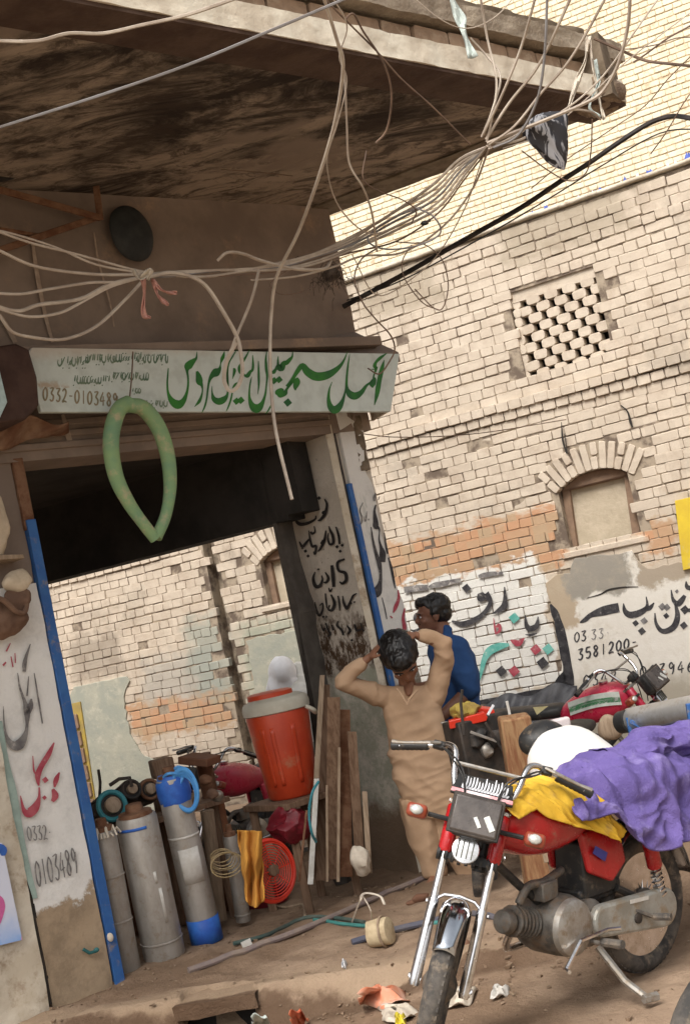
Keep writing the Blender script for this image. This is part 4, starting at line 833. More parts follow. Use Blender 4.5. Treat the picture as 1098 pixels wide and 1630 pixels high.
def word(x0, x1, y, h, seed):
    r = random.Random(seed); x = x1
    while x > x0:
        k_ = r.random(); w_ = r.uniform(16, 34)
        if k_ < .3: sm.append(TR(*a4, [(x, y-h, 4), (x-4, y-h*.3, 10), (x-6, y, 5)]))
        elif k_ < .65: sm.append(TR(*a4, [(x, y-h*.7, 5), (x-2, y, 8), (x-w_*.5, y+h*.35, 15), (x-w_, y, 8), (x-w_+2, y-h*.5, 4)]))
        elif k_ < .85: sm.append(TR(*a4, [(x, y-h*.4, 7), (x-w_*.4, y-h*.1, 10), (x-w_*.3, y+h*.1, 9), (x-w_*.8, y+h*.2, 6)]))
        else: sm.append(TR(*a4, [(x, y-h*.9, 5), (x-w_*.5, y-h*.3, 10), (x-w_*.9, y+h*.25, 6)]))
        if r.random() < .6: sm.append(D(a4, x-w_*.5, y+r.choice((-h*.8, h*.65)), 6))
        x -= w_*.85
word(190, 420, 175, 60, 4); word(430, 640, 150, 55, 5); word(650, 890, 140, 60, 6); word(900, 1085, 150, 55, 7); word(300, 600, 325, 50, 8); word(610, 925, 295, 50, 9); word(780, 860, 410, 30, 10); word(880, 1080, 520, 40, 12)
strokes(sg, 'green_pale', sm, on_sign, NF, name='small_lettering')
mb = (sg, grunge('brown-grey paint', (.22, .20, .12), (.33, .26, .17), 14, .7, bump=0)); digits(mb, '0332-0103489', 69, 616, 10.1, .9, 7.5, 21, 2.0, on_sign, .0015, NF)
# ================================================================ OVERHEAD CABLES
def cable(name, mat, pts, wpx, label, group=None, cat='cable', n=5, sm=6, jit=0):
    P = [dp(x, y, d) for x, y, d in pts]; Q = catmull(P, sm)
    r = [max(.0012, wpx*.5*(p-EYE).dot(FW)/F_PX) for p in Q]
    mb = MB(); mb.tube(Q, r, n); o = mb.build(name, mat, None); return tag(o, label, cat, group)
GC = 'cables strung across the street to the shop'
cb = lambda lab, mat, w, *p: cable('overhead_cable', mat, p, w, lab, GC)
cb('cream cable curving down from the top right corner of the frame past the slab end', 'wire', 6, (1003, -20, 5.7), (999, 40, 5.8), (984, 100, 5.9), (959, 145, 6), (929, 165, 6), (870, 190, 6), (775, 228, 6.05))
cb('cream cable crossing the parapet just left of the torn rags', 'wire', 4.5, (972, -20, 5.6), (934, 50, 5.8), (899, 105, 5.9), (859, 150, 6), (819, 200, 6), (778, 230, 6.05))
cb('middle cream cable of the five that drop over the slab to the knot', 'wire', 5, (915, -20, 5.6), (874, 70, 5.8), (849, 115, 5.9), (809, 165, 6), (773, 222, 6.05))
cb('cream cable crossing the white slab edge, leftmost of the straight ones', 'wire', 4.5, (856, -20, 5.6), (829, 75, 5.8), (799, 150, 5.9), (768, 215, 6.05))
cb('nearly vertical grey cable over the slab that bends at the knot', 'wire_grey', 4.5, (871, -20, 5.7), (866, 90, 5.8), (854, 160, 5.9), (824, 215, 6), (785, 235, 6.05))
cb('short pale cable hanging from the parapet ribbon to the knot', 'wire', 3.5, (748, 60, 6.15), (775, 90, 6.15), (796, 122, 6.05), (783, 175, 6.0), (766, 218, 6.05))
cb('thin brown cable running diagonally under the slab from the top middle to the knot', 'wire_brown', 3, (505, -15, 5.4), (548, 30, 5.5), (598, 80, 5.7), (638, 125, 5.8), (688, 170, 5.9), (748, 230, 6.05))
cb('grey brown cable loop hanging free under the slab', 'wire_brown', 3.5, (548, 32, 5.5), (562, 22, 5.5), (578, 50, 5.6), (610, 100, 5.7), (623, 150, 5.8), (616, 205, 5.9), (598, 228, 5.9))
cb('long cream cable falling from the top middle, crossing the bundle and the signboard', 'wire', 6, (510, -20, 5.3), (535, 60, 5.5), (546, 105, 5.6), (534, 190, 5.8), (508, 280, 6), (475, 370, 6.3), (441, 440, 6.5), (432, 500, 6.6), (430, 560, 6.6), (432, 620, 6.6), (440, 690, 6.5), (465, 795, 6.4))
cb('thin cream cable bowed under the slab left of the knot', 'wire', 3.5, (537, 70, 5.6), (548, 120, 5.7), (552, 200, 5.8), (556, 260, 5.9), (578, 300, 6), (592, 340, 6.3), (600, 400, 6.6))
cb('thin wire curling under the slab beside the building corner', 'wire_brown', 2.2, (583, 240, 6), (578, 285, 6), (606, 305, 6.1), (640, 318, 6.2), (662, 335, 6.3), (655, 355, 6.4))
rs = random.Random(5)
labs = ['topmost strand of the bundle between the knot and the shop wall', 'second strand of the bundle between the knot and the shop wall', 'third strand of the bundle between the knot and the shop wall', 'grey strand in the middle of the bundle between the knot and the shop wall', 'strand sagging low from the knot with a kink near the building corner', 'lowest strand of the bundle between the knot and the shop wall', 'brown strand lying across the bundle between the knot and the shop wall']
for k in range(7):
    o = k*5-14; s_ = k*6-12
    cb(labs[k], ['wire', 'wire', 'wire', 'wire_grey', 'wire', 'wire', 'wire_brown'][k], [5, 4, 4.5, 4, 4, 4.5, 3][k], (778+rs.uniform(-4, 4), 232, 6.05), (735+o*.3, 268+o, 6.3), (690+s_*.3, 310+s_*1.2, 6.5), (620+s_*.5, 355+s_+rs.uniform(-6, 6), 6.8), (560, 385+s_*.7, 7.0), (500, 408+s_*.5+rs.uniform(-4, 4), 6.9), (440, 424+s_*.35, 6.7), (340, 434+rs.uniform(-6, 6), 6.45), (270, 436+rs.uniform(-5, 5), 6.3), (225, 438, 6.2))
L_ = [('upper cable of the fan running off the left edge, highest of its pair', [(-30, 358), (48, 386), (112, 402), (160, 415), (207, 428), (236, 434)], 4.5), ('second cable of the upper pair running off the left edge', [(-30, 362), (20, 372), (90, 394), (150, 420), (210, 432), (240, 436)], 4),
 ('cable of the left fan below the upper pair, almost straight', [(-30, 388), (0, 399), (48, 421), (96, 431), (160, 437), (223, 437)], 5.5), ('cable of the left fan that stays flat above the two crossing ones', [(-30, 465), (32, 468), (80, 460), (144, 450), (191, 449), (230, 441)], 5),
 ('flat ribbon like cable of the left fan that dips and crosses the one below', [(-30, 478), (26, 495), (64, 485), (128, 476), (175, 453), (223, 442)], 6.5), ('cable of the left fan with the second lowest sag', [(-30, 478), (0, 492), (48, 504), (96, 498), (134, 479), (175, 457), (220, 443)], 5), ('cable of the left fan that sags lowest, just over the signboard', [(-20, 480), (0, 503), (19, 527), (48, 536), (102, 540), (153, 520), (198, 479), (225, 450)], 5.5)]
for lab, p, w_ in L_: cb(lab, 'wire', w_, *[(x, y, 5.7+.0023*x) for x, y in p])
cb('short arched cable rising above the bundle in front of the brown wall', 'wire', 5.5, (346, 415, 6.4), (362, 402, 6.4), (387, 404, 6.5), (416, 415, 6.6), (470, 428, 6.7), (515, 428, 6.9), (527, 415, 7))
cb('grey cable leaving the bundle and dropping in a loop over the green lettering', 'wire', 7, (240, 440, 6.2), (271, 434, 6.25), (303, 440, 6.3), (329, 456, 6.35), (355, 495, 6.4), (377, 535, 6.45), (384, 565, 6.45), (386, 595, 6.45), (378, 616, 6.45), (366, 622, 6.45), (357, 605, 6.45), (361, 575, 6.45), (376, 545, 6.45))
cb('straight cream cable slanting from the bundle to the sign', 'wire', 5, (412, 430, 6.55), (403, 469, 6.5), (391, 501, 6.5), (376, 536, 6.45), (365, 568, 6.45))
cb('thick black cable slung from the right edge to the building corner', 'wire_black', 8.5, (1130, 196, 7), (1098, 188, 7), (1066, 185, 7.1), (1029, 198, 7.2), (979, 230, 7.3), (939, 258, 7.4), (889, 290, 7.6), (829, 330, 7.8), (748, 376, 8), (650, 432, 8.1), (546, 488, 8.25))
cb('frayed brown rope running off the right edge from the parapet corner', 'wire_brown', 5, (945, 61, 6.6), (990, 81, 6.6), (1026, 96, 6.6), (1062, 101, 6.5), (1120, 107, 6.5))
cb('thin brown wire rising to the right from the frayed rope', 'wire_brown', 3, (1130, 22, 6.5), (1098, 41, 6.5), (1062, 61, 6.5), (1026, 87, 6.6), (1008, 99, 6.6))
cb('second thin brown wire close above the frayed rope', 'wire_brown', 2, (1130, 60, 6.5), (1080, 60, 6.5), (1040, 72, 6.5), (985, 78, 6.6), (950, 62, 6.6))
cb('very thin wire falling diagonally across the pale building', 'wire_brown', 1.8, (1100, 88, 6.4), (1062, 126, 6.5), (1026, 168, 6.6), (972, 206, 6.7), (900, 255, 7), (845, 300, 7.2))
cb('very thin wire near the right edge in front of the pale building', 'wire_brown', 2, (1120, 120, 6.5), (1090, 160, 6.5), (1060, 210, 6.6), (1035, 245, 6.7))
cb('thin brown wire snaking down past the end of the signboard', 'wire_brown', 2.6, (600, 395, 6.8), (575, 413, 6.8), (564, 444, 6.8), (577, 481, 6.8), (597, 507, 6.8), (621, 533, 6.9), (628, 555, 7), (621, 573, 7), (604, 595, 7), (585, 586, 7))
cb('thin wire bowing down to a point in front of the brick wall', 'wire_brown', 2, (655, 390, 6.8), (641, 413, 6.8), (641, 435, 6.8), (652, 457, 6.8), (674, 483, 6.8), (700, 494, 6.8))
cb('thin wire rounding a loop left of the lattice window', 'wire_brown', 2, (630, 385, 6.8), (657, 387, 6.8), (670, 387, 6.8), (689, 398, 6.8), (705, 417, 6.8), (713, 454, 6.8), (705, 489, 6.8), (690, 490, 6.8), (660, 460, 6.8))
cb('thin tie wire stretched from the pillar along the brick wall', 'wire_brown', 1.6, (572, 690, 8.2), (640, 696, 8.4), (760, 690, 9), (900, 668, 10.5))
cb('thick cream cable waving across the top left under the slab', 'wire', 6, (-30, 62, 4.9), (0, 65, 4.9), (60, 65, 4.9), (110, 53, 4.95), (165, 53, 5), (225, 40, 5), (300, 23, 5), (390, -8, 5))
cb('grey straight cable crossing the soffit from the left edge to the top middle', 'wire_grey', 5, (-30, 212, 4.9), (150, 155, 5), (300, 103, 5.1), (451, 40, 5.2), (580, -15, 5.2))
cb('thin thread hooked along the joint of slab and wall', 'wire_brown', 1.6, (352, 270, 7.2), (400, 273, 7.3), (466, 280, 7.4))
cb('thin cable hanging by the slab corner and curling back', 'wire_brown', 2.2, (942, 190, 6.3), (940, 240, 6.4), (932, 275, 6.5), (905, 288, 6.5), (870, 270, 6.4), (830, 240, 6.2))
cb('cream cable swinging from the knot out over the striped bag and back', 'wire', 4, (775, 228, 6.05), (820, 225, 6.1), (870, 200, 6.1), (905, 176, 6.1), (940, 178, 6.2), (955, 190, 6.3))
cb('cream cable dropping steeply just right of the parapet rag', 'wire', 4, (762, -20, 5.9), (775, 60, 6.0), (790, 130, 6.0), (782, 190, 6.02), (774, 226, 6.05))
cb('pale cable crossing the sunlit building beside the slab corner', 'wire', 3, (1060, -20, 6.0), (1010, 50, 6.0), (960, 120, 6.1), (905, 170, 6.1), (840, 205, 6.1), (780, 236, 6.05))
cb('pale cable sagging below the bundle between knot and wall corner', 'wire', 3.5, (778, 236, 6.05), (752, 300, 6.4), (705, 360, 6.6), (640, 402, 6.8), (575, 408, 7.0), (530, 425, 7.0), (470, 440, 6.8), (400, 446, 6.6))
cb('grey cable looped round the middle of the bundle', 'wire_grey', 3, (660, 330, 6.5), (690, 345, 6.5), (700, 372, 6.55), (660, 392, 6.6), (610, 396, 6.7), (585, 380, 6.8), (620, 350, 6.7), (668, 330, 6.5))
cb('very thin pale wire arching high over the parapet rag', 'wire', 1.8, (640, -20, 5.9), (700, 30, 5.95), (745, 45, 6.0), (790, 25, 6.0), (830, -20, 6.0))
cb('thin cream wire crossing in front of the slab corner rags', 'wire', 2, (1098, 20, 6.2), (1000, 95, 6.2), (930, 160, 6.15), (860, 215, 6.1), (800, 236, 6.05))
cb('thin pale wire twisting round the cream cable at the top middle', 'wire', 2.4, (522, -15, 5.35), (552, 40, 5.5), (540, 90, 5.6), (552, 130, 5.7), (536, 200, 5.8), (520, 260, 6.0), (540, 330, 6.3), (590, 372, 6.7), (650, 350, 6.6))
cb('thin loose wire drooping from the bundle over the brown wall and curling up', 'wire_brown', 2, (455, 432, 6.6), (430, 452, 6.6), (446, 468, 6.6), (478, 465, 6.6), (500, 455, 6.7))
cb('thin pale wire hanging slack between the bundle and the black cable', 'wire', 2, (560, 405, 6.9), (600, 470, 7.2), (660, 440, 7.2), (700, 400, 7.1), (740, 330, 6.8), (768, 250, 6.2))
cb('thin dark wire running beside the black cable below the striped bag', 'wire_black', 2.4, (1120, 205, 7), (1050, 212, 7.1), (960, 262, 7.3), (870, 318, 7.6), (760, 382, 8), (640, 446, 8.1), (552, 478, 8.2))
# ribbons and rags tied on the cables
def ribbon(name, mat, pts, w, label, cat='ribbon', group=None):
    P = catmull([dp(*p) for p in pts], 6); n = len(P); mb = MB()
    def fn(a, b):
        i = min(int(a*(n-1)+.5), n-1); p = P[i]; d = P[min(i+1, n-1)]-P[max(i-1, 0)]; s_ = d.cross(FW).normalized()
        ww = w*(p-EYE).dot(FW)/F_PX*(.75+.35*math.sin(a*9+w)); return p+s_*(b-.5)*ww+FW*.012*math.sin(b*6+a*11)
    mb.grid(fn, n-1, 4); return tag(mb.build(name, mat, None, solid=.003), label, cat, group)
M['pink_rag'] = grunge('pink rag', (.62, .34, .28), (.52, .27, .22), 20, .9, bump=.2); M['rag'] = grunge('pale rag', (.62, .55, .45), (.48, .41, .33), 14, .9, bump=.2)
M['rag_grey'] = grunge('grey green rag', (.50, .56, .52), (.38, .42, .39), 14, .9, bump=.2)
GR = 'pink rag ends tied on the cable bundle'
ribbon('rag_strip', 'pink_rag', [(228, 444, 6.15), (230, 470, 6.15), (229, 500, 6.15), (240, 506, 6.15)], 8, 'longest pink rag end hanging straight down from the cable bundle', 'rag', GR)
ribbon('rag_strip', 'pink_rag', [(242, 444, 6.15), (258, 462, 6.15), (282, 467, 6.15)], 6, 'pink rag end sticking out to the right from the cable bundle', 'rag', GR)
ribbon('rag_strip', 'pink_rag', [(244, 446, 6.15), (252, 470, 6.15), (268, 486, 6.15)], 7, 'pink rag end drooping between the other two below the cable bundle', 'rag', GR)
ribbon('rag_strip', 'rag', [(212, 430, 6.1), (224, 444, 6.1), (240, 430, 6.1), (236, 446, 6.1)], 9, 'pale rag knot that ties the cable bundle together', 'rag')
ribbon('rag_strip', 'rag_grey', [(716, -10, 6.1), (730, 25, 6.08), (738, 50, 6.05), (752, 92, 6.0)], 17, 'grey green rag hanging over the parapet', 'rag')
ribbon('rag_strip', 'rag', [(937, 58, 6.4), (931, 95, 6.4), (918, 130, 6.35), (903, 175, 6.2)], 8, 'torn cream strip hanging left of the other strips at the slab corner', 'rag')
ribbon('rag_strip', 'rag', [(938, 60, 6.4), (944, 110, 6.4), (952, 150, 6.35), (960, 190, 6.3)], 5, 'thin torn strip hanging right of the wide one at the slab corner', 'rag')
ribbon('rag_strip', 'rag_grey', [(947, 95, 6.35), (952, 130, 6.35), (938, 168, 6.3), (953, 188, 6.3)], 6, 'grey twisted strip knotted to the cable by the slab corner', 'rag')
# dark striped bag caught on the cables
def bag_mat():
    g = NG('striped plastic bag'); n = g.noise(g.scale(g.obj(), (9, 9, 2.2)), 2.2, 3, .6, .8); c = g.mix(g.step(n, .48, .54), (.022, .021, .026), (.36, .36, .38)); c = g.mix(g.step(n, .60, .64), c, (.03, .03, .05)); return g.out(c, .45, 0, .5)
mb = MB(); bp0 = dp(880, 225, 6.1)
prof = []
def fnb(a, b):
    th = 2*math.pi*a; h = b; r = .115*math.sin(math.pi*min(1, h*.93+.07))**.6*(1.05-.5*h)*(1+.18*math.sin(th*3+h*5)+.12*math.sin(th*7-h*9))
    ax = (dp(845, 195, 6.1)-dp(893, 278, 6.1)); c = dp(850, 188, 6.1)-ax*h
    bend = V((0, 0, 1))*.05*math.sin(math.pi*h)
    x, y, z = basis(ax); return c+bend+x*r*math.cos(th)+y*r*.7*math.sin(th)
mb.grid(fnb, 28, 16); o = mb.build('plastic_bag', bag_mat(), None); tag(o, 'black and grey striped plastic bag caught on the cables under the slab corner', 'bag')
# dark fuzzy tangle at the building corner
tgl = thing('cable_tangle', 'dark fuzzy knot of cable ends at the corner of the brown wall', 'cable knot', dp(527, 437, 7.3)); mb = MB(); rs = random.Random(2); c0 = dp(527, 437, 7.3)
for k in range(90):
    a = c0+V((rs.gauss(0, .045), rs.gauss(0, .03), rs.gauss(0, .035))); d = V((rs.gauss(0, 1), rs.gauss(0, 1), rs.gauss(0, 1))).normalized()
    mb.tube([a, a+d*.04+V((0, 0, .01)), a+d*.07-UP*.02], .002, 3)
M['fluff'] = grunge('dark cable fluff', (.06, .045, .035), (.13, .10, .08), 20, .9, bump=0); o = mb.build('cable_ends', 'fluff', tgl); o['kind'] = 'stuff'
mb = MB(); mb.ball(c0, .05, .04, .04); mb.rough(.006, 20); mb.build('knot', 'fluff', tgl)
mb = MB(); c0 = dp(676, 355, 6.6); mb.ball(c0, .02, .015, .012); mb.bar(c0, c0+V((.03, 0, .01)), .012, .012); tag(mb.rough(.004, 30).build('cable_clip', 'black_plastic', None), 'small black clip on the cable bundle right of the building corner', 'clip')
# ================================================================ THINGS HUNG ON THE SHOP FRONT
Pc_ = lambda a, t=.35: fp(a[0], a[1], t)
gl = catmull([Pc_(p) for p in ((207, 640), (188, 655), (177, 700), (184, 755), (205, 800), (232, 838), (248, 858))], 8); gr_ = catmull([Pc_(p) for p in ((203, 645), (228, 650), (252, 680), (267, 725), (271, 775), (264, 820), (249, 856))], 8)
M['foam'] = grunge('dusty green foam', (.24, .36, .17), (.17, .30, .18), 6, .8, dust=(.45, .38, .24), dustamt=.3, bump=.15)
lp = thing('hanging_hoop', 'pale green pointed hoop hanging over the signboard and the open doorway', 'hoop', Pc_((207, 640)))
for P_ in (gl, gr_):
    m = len(P_); mb = MB(); mb.tube(P_, [.042*(.72+.28*math.sin(math.pi*min(1, .25+i/m))) for i in range(m)], 12); mb.build('tube', 'foam', lp)
mb = MB(); mb.tube(catmull([Pc_((212, 560), .3), Pc_((210, 600), .33), Pc_((206, 640))], 4), .004, 5); mb.build('string', 'wire_brown', lp)
# black oval dish on the wall
c0 = fp(210, 372, .06); x, y, z = basis(NF, UP); ax = (fp(196, 322, .06)-fp(226, 420, .06)).normalized(); sx = ax.cross(NF).normalized()
R = Matrix((sx, ax, NF)).transposed(); mb = MB(); mb.ball(c0, .135, .165, .05, 28, 10, R); mb.rough(.006, 7)
o = mb.build('wall_disc', grunge('black charred disc', (.022, .024, .024), (.04, .042, .04), 9, .6, bump=.2), None); tag(o, 'black oval disc hanging on the brown upper wall', 'disc')
# angle iron bracket at the left
br = thing('iron_bracket', 'rusty brown angle iron bracket under the slab at the left edge', 'bracket', fp(150, 345, .1))
for a, b, w_ in (((146, 235), (160, 350), .035), ((-60, 285), (160, 347), .035), ((158, 345), (-40, 412), .035), ((60, 375), (-30, 360), .02)):
    mb = MB(); mb.bar(fp(*a, .08), fp(*b, .12), w_, .02); mb.build('bar', 'rust', br, bev=.003)
mb = MB(); mb.bar(fp(-40, 290, .15), fp(150, 250, .10), .05, .03); mb.build('bar', 'dark_steel', br)
# pale drips on the brown wall
M['cream_cement'] = grunge('cement drip', (.40, .31, .24), (.31, .235, .18), 20, .9, bump=.3)
for P_, w_ in ((((52, 385), (60, 440), (72, 500), (84, 545)), 7), (((100, 660), (108, 690), (113, 708)), 9), (((150, 370), (158, 420), (175, 480), (182, 520)), 3), (((0, 500), (15, 525), (25, 545)), 8)): mb = MB(); stroke(mb, [(x, y, w_*(.6+.5*((i*37) % 10)/10)) for i, (x, y) in enumerate(P_)], lambda x, y: fp(x, y, .016), .002, NF); spart(mb, 'cement_drip', M['cream_cement'], smooth=False)
# dark cover over the neighbour's sign end
mb = MB(); mb.prism([fp(-60, 560, .38), fp(25, 545, .38), fp(45, 555, .38), fp(60, 600, .38), fp(62, 645, .38), fp(40, 668, .38), fp(-60, 680, .38)], -NF*.3); mb.rough(.008, 8)
nb = thing('sign_cover', 'dark brown wrapped sign end sticking in at the left edge beside the signboard', 'sign', fp(20, 600, .3)); mb.build('cover', grunge('dark brown tarpaulin', (.045, .022, .016), (.07, .038, .028), 6, .7, bump=.4), nb, bev=.012)
mb = MB(); mb.prism([fp(-60, 570, .40), fp(0, 590, .40), fp(12, 640, .40), fp(0, 666, .40), fp(-60, 676, .40)], -NF*.05); mb.build('face', paint('teal_white', (.45, .58, .58)), nb)
mb = MB(); mb.grid(lambda a, b: fp(-30+140*a, 668+45*b*(.4+.6*math.sin(math.pi*min(1, a*1.1+.1)))+8*math.sin(a*9), .05+.10*(1-b)+.02*math.sin(a*14+b*5)), 30, 10)
tag(mb.build('rusty_sheet', grunge('rusty brown sheet', (.15, .07, .04), (.27, .17, .11), 6, .85, bump=.4), None, solid=.006), 'crumpled rusty sheet under the left end of the signboard', 'metal sheet')
# shelf and bundles on the left pillar
mb = MB(); mb.prism([fp(-40, 884, .16), fp(38, 882, .10), fp(40, 889, .10), fp(-40, 893, .16)], -NF*.14); tag(mb.build('shelf_plank', 'wood_pale', None, bev=.003), 'narrow brown plank shelf at the left edge beside the blue frame', 'shelf')
def lump(name, mat, poly_c, rx, ry, rz, label, cat, t=.08, amp=.02, sc=9, tilt=0):
    c = fp(*poly_c, t); R = Matrix((DF, NF, UP)).transposed(); mb = MB(); mb.ball(c, rx, ry, rz, 24, 16, R @ Matrix.Rotation(tilt, 3, 'Y')); mb.rough(amp, sc).rough(amp*.4, sc*3)
    return tag(mb.build(name, mat, None), label, cat)
M['sackcloth'] = grunge('brown sacking', (.20, .12, .08), (.13, .075, .05), 9, .95, bump=.5); M['cream_cloth'] = grunge('cream cloth', (.58, .48, .35), (.44, .35, .25), 8, .95, bump=.3)
lump('cloth_roll', 'cream_cloth', (-6, 830), .06, .05, .17, 'cream cloth roll standing on the narrow shelf at the left edge', 'cloth')
lump('cloth_bundle', 'cream_cloth', (26, 926), .075, .05, .055, 'folded cream cloth bundle hanging under the shelf by the blue frame', 'cloth')
lump('cloth_bundle', 'sackcloth', (30, 955), .07, .045, .055, 'brown cloth bundle just below the cream one', 'cloth', amp=.025)
lump('sack', 'sackcloth', (5, 985), .13, .05, .09, 'wide brown sack hanging above the white painted pillar', 'sack', amp=.03)
mb = MB(); mb.tube(catmull([fp(-20, 950, .14), fp(5, 955, .14), fp(25, 972, .14), (fp(40, 974, .13)), fp(44, 950, .1)], 5), .014, 7); tag(mb.build('cloth_strap', 'sackcloth', None), 'twisted brown cloth strap across the hanging sack', 'strap')
# poster
po = MB(); po.prism([fp(-60, 1325, .05), fp(4, 1342, .05), fp(36, 1496, .05), fp(-60, 1520, .05)], -NF*.008)
def poster_mat():
    g = NG('faded advertising poster'); P = g.pos(); z = g.dot(P, UP); n = g.noise(P, 9, 3); c = g.mix(g.step(g.math('ADD', z, g.math('MULTIPLY', n, .2)), .38, .62), (.18, .36, .72), (.62, .64, .74)); c = g.mix(g.step(g.noise(g.scale(P, (2, 2, 1)), 7, 2), .62, .66), c, (.75, .22, .42)); return g.out(c, .5)
o = po.build('poster', poster_mat(), None, smooth=False); tag(o, 'faded blue and pink poster on the wall at the lower left edge', 'poster')
for pts_, m_ in (([(-20, 1350, 12), (3, 1352, 16), (6, 1362, 6)], 'ink_blue'), ([(-20, 1428, 8), (-2, 1430, 10), (4, 1440, 9), (2, 1452, 10), (-4, 1470, 9), (-12, 1476, 8)], 'ink_pink')):
    if m_ not in M: paint(m_, (.04, .14, .50) if m_ == 'ink_blue' else (.62, .13, .34))
    mb = MB(); stroke(mb, pts_, lambda x, y: fp(x, y, .051), .001, NF); mb.build('print', m_, o, smooth=False)
mb = MB(); mb.ball(fp(176, 1492, .03), .016, .010, .022, 10, 8); mb.build('white_lump', 'rag', shop)
mb = MB(); mb.tube([fp(133, 1511, .02), fp(143, 1517, .025), fp(154, 1514, .02)], .008, 6); mb.ball(fp(154, 1512, .025), .014, .01, .012); tag(mb.build('hook', paint('teal_dark', (.03, .14, .14)), None), 'small dark teal hook low on the left pillar', 'hook')
# ================================================================ PUMP CYLINDERS IN THE DOORWAY
def ends(base, top, dz=0.0, extra=0.0):
    b = gp(*base, -.02); d = (b-EYE).dot(FW)+extra; b = dp(*base, d); b.z = -.02; return b, dp(*top, d+dz)
def steel_mat(name, c1, c2, lo, hi, extra=None):
    return grunge(name, c1, c2, 9, .5, .45, dust=(.30, .24, .18), dustamt=.25, bump=.4, bsc=16, stretch=(1, 1, .4), bd=.006)
M['steel1'] = steel_mat('dull galvanised steel', (.40, .375, .34), (.31, .28, .245), 0, 1); M['steel2'] = steel_mat('scratched stainless steel', (.48, .455, .42), (.37, .34, .30), 0, 1)
M['tape'] = grunge('whitish paper tape', (.62, .60, .56), (.50, .47, .42), 14, .8, bump=.1); M['blue_tape'] = grunge('blue plastic', (.03, .10, .42), (.04, .16, .55), 14, .5, bump=.1)
M['blue_hose'] = grunge('light blue hose', (.06, .26, .62), (.10, .34, .70), 14, .4, bump=0)
def cylinder(base, top, wpx, mat, label, rings=(), extra=0.0, cap=True, group='pump cylinders standing in the doorway'):
    b, t_ = ends(base, top, extra=extra); ax = (t_-b); L = ax.length; r = wpx*.5*(b-EYE).dot(FW)/F_PX; ax.normalize()
    th = thing('pump_cylinder', label, 'cylinder', b, group)
    mb = MB(); mb.lathe([(r*.96, 0), (r, .01), (r, L-.02), (r*.93, L)], b, ax, 28); mb.build('casing', mat, th)
    for h in rings: mb = MB(); mb.lathe([(r+.0005, h*L-.006), (r+.004, h*L-.003), (r+.004, h*L+.003), (r+.0005, h*L+.006)], b, ax, 28); mb.build('band', 'steel1', th)
    if cap: mb = MB(); mb.lathe([(r*.85, L-.005), (r*.8, L+.02), (r*.45, L+.025), (r*.4, L+.06), (r*.3, L+.062)], b, ax, 20); mb.build('cap', 'rust', th)
    return th, b, ax, r, L
c1 = cylinder((203, 1545), (163, 1322), 44, 'steel1', 'thin grey steel cylinder with two seams next to the left blue frame', (.36, .68))
c2 = cylinder((263, 1522), (216, 1298), 66, 'steel2', 'widest grey steel cylinder, second from the left blue frame', (.12,))
c3 = cylinder((330, 1496), (272, 1238), 50, 'steel2', 'tallest steel cylinder with a white paper label and blue painted foot', ())
c4 = cylinder((388, 1466), (366, 1330), 24, 'steel1', 'short thin steel cylinder beside the orange cloth', (.08, .8))
def wrap(th, b, ax, r, L, h0, h1, a0, a1, mat, name):
    x, y, z = basis(ax); mb = MB(); toc = (EYE-b); toc -= ax*toc.dot(ax); toc.normalize(); sd_ = ax.cross(toc)
    mb.grid(lambda u, v: b+ax*L*(h0+(h1-h0)*v)+(toc*math.cos(a0+(a1-a0)*u)+sd_*math.sin(a0+(a1-a0)*u))*(r+.0025), 20, 2); mb.build(name, mat, th, solid=.002)
wrap(*c3, .37, .58, -.6, .75, 'tape', 'paper_label'); wrap(*c3, -.005, .145, -3.14, 3.14, 'blue_tape', 'blue_foot'); wrap(*c3, .64, .655, -1.4, 1.4, 'tape', 'tape_band')
wrap(*c2, .26, .50, .35, .5, 'tape', 'tape_strip'); wrap(*c2, .54, .62, .25, .38, 'tape', 'tape_strip'); wrap(*c2, .92, .94, -1.2, .4, 'blue_tape', 'tape_strip')
th, b, ax, r, L = c1
mb = MB(); rs = random.Random(4)
for k in range(16): a = rs.uniform(0, 6.28); p = b+ax*(L*.97)+V((math.cos(a), math.sin(a), 0))*r*.8; mb.tube([p, p+V((math.cos(a), math.sin(a), 0))*.02+UP*rs.uniform(.0, .05), p+V((math.cos(a), math.sin(a), 0))*.035-UP*.01], .006, 4)
mb.build('frayed_packing', 'rag', th)
# blue wrapped head and coil on the tall cylinder
th, b, ax, r, L = c3; top = b+ax*L
mb = MB(); mb.lathe([(r*1.02, -.13), (r*1.12, -.08), (r*1.05, -.02), (r*.8, .02), (r*.2, .03)], top, ax, 20); mb.rough(.012, 18).build('blue_wrap', 'blue_tape', th)
hc = dp(295, 1262, (top-EYE).dot(FW)-.06)
mb = MB()
for k in range(3): mb.torus(hc+V((.004*k, -.012*k, .006*k)), FW+IR*.35, .062+.004*k, .009, 26, 7, 1.0)
mb.v = [hc+(p-hc)*1.0+UP*((p-hc).z*.55) for p in mb.v]
tag(mb.build('hose_coil', 'blue_hose', None), 'coil of light blue hose hung on the tallest cylinder', 'hose')
mb = MB(); mb.tube(catmull([top+UP*.02, top+V((.05, -.02, .05)), top+V((.09, 0, .02)), hc+UP*.09], 5), .008, 6); mb.tube(catmull([top+V((-.06, 0, -.02)), top+V((0, -.08, .03)), top+V((.07, -.05, 0)), top+V((.03, -.07, -.06))], 5), .009, 6)
tag(mb.build('hose_end', 'blue_hose', None), 'loose end of blue hose twisted round the head of the tallest cylinder', 'hose')
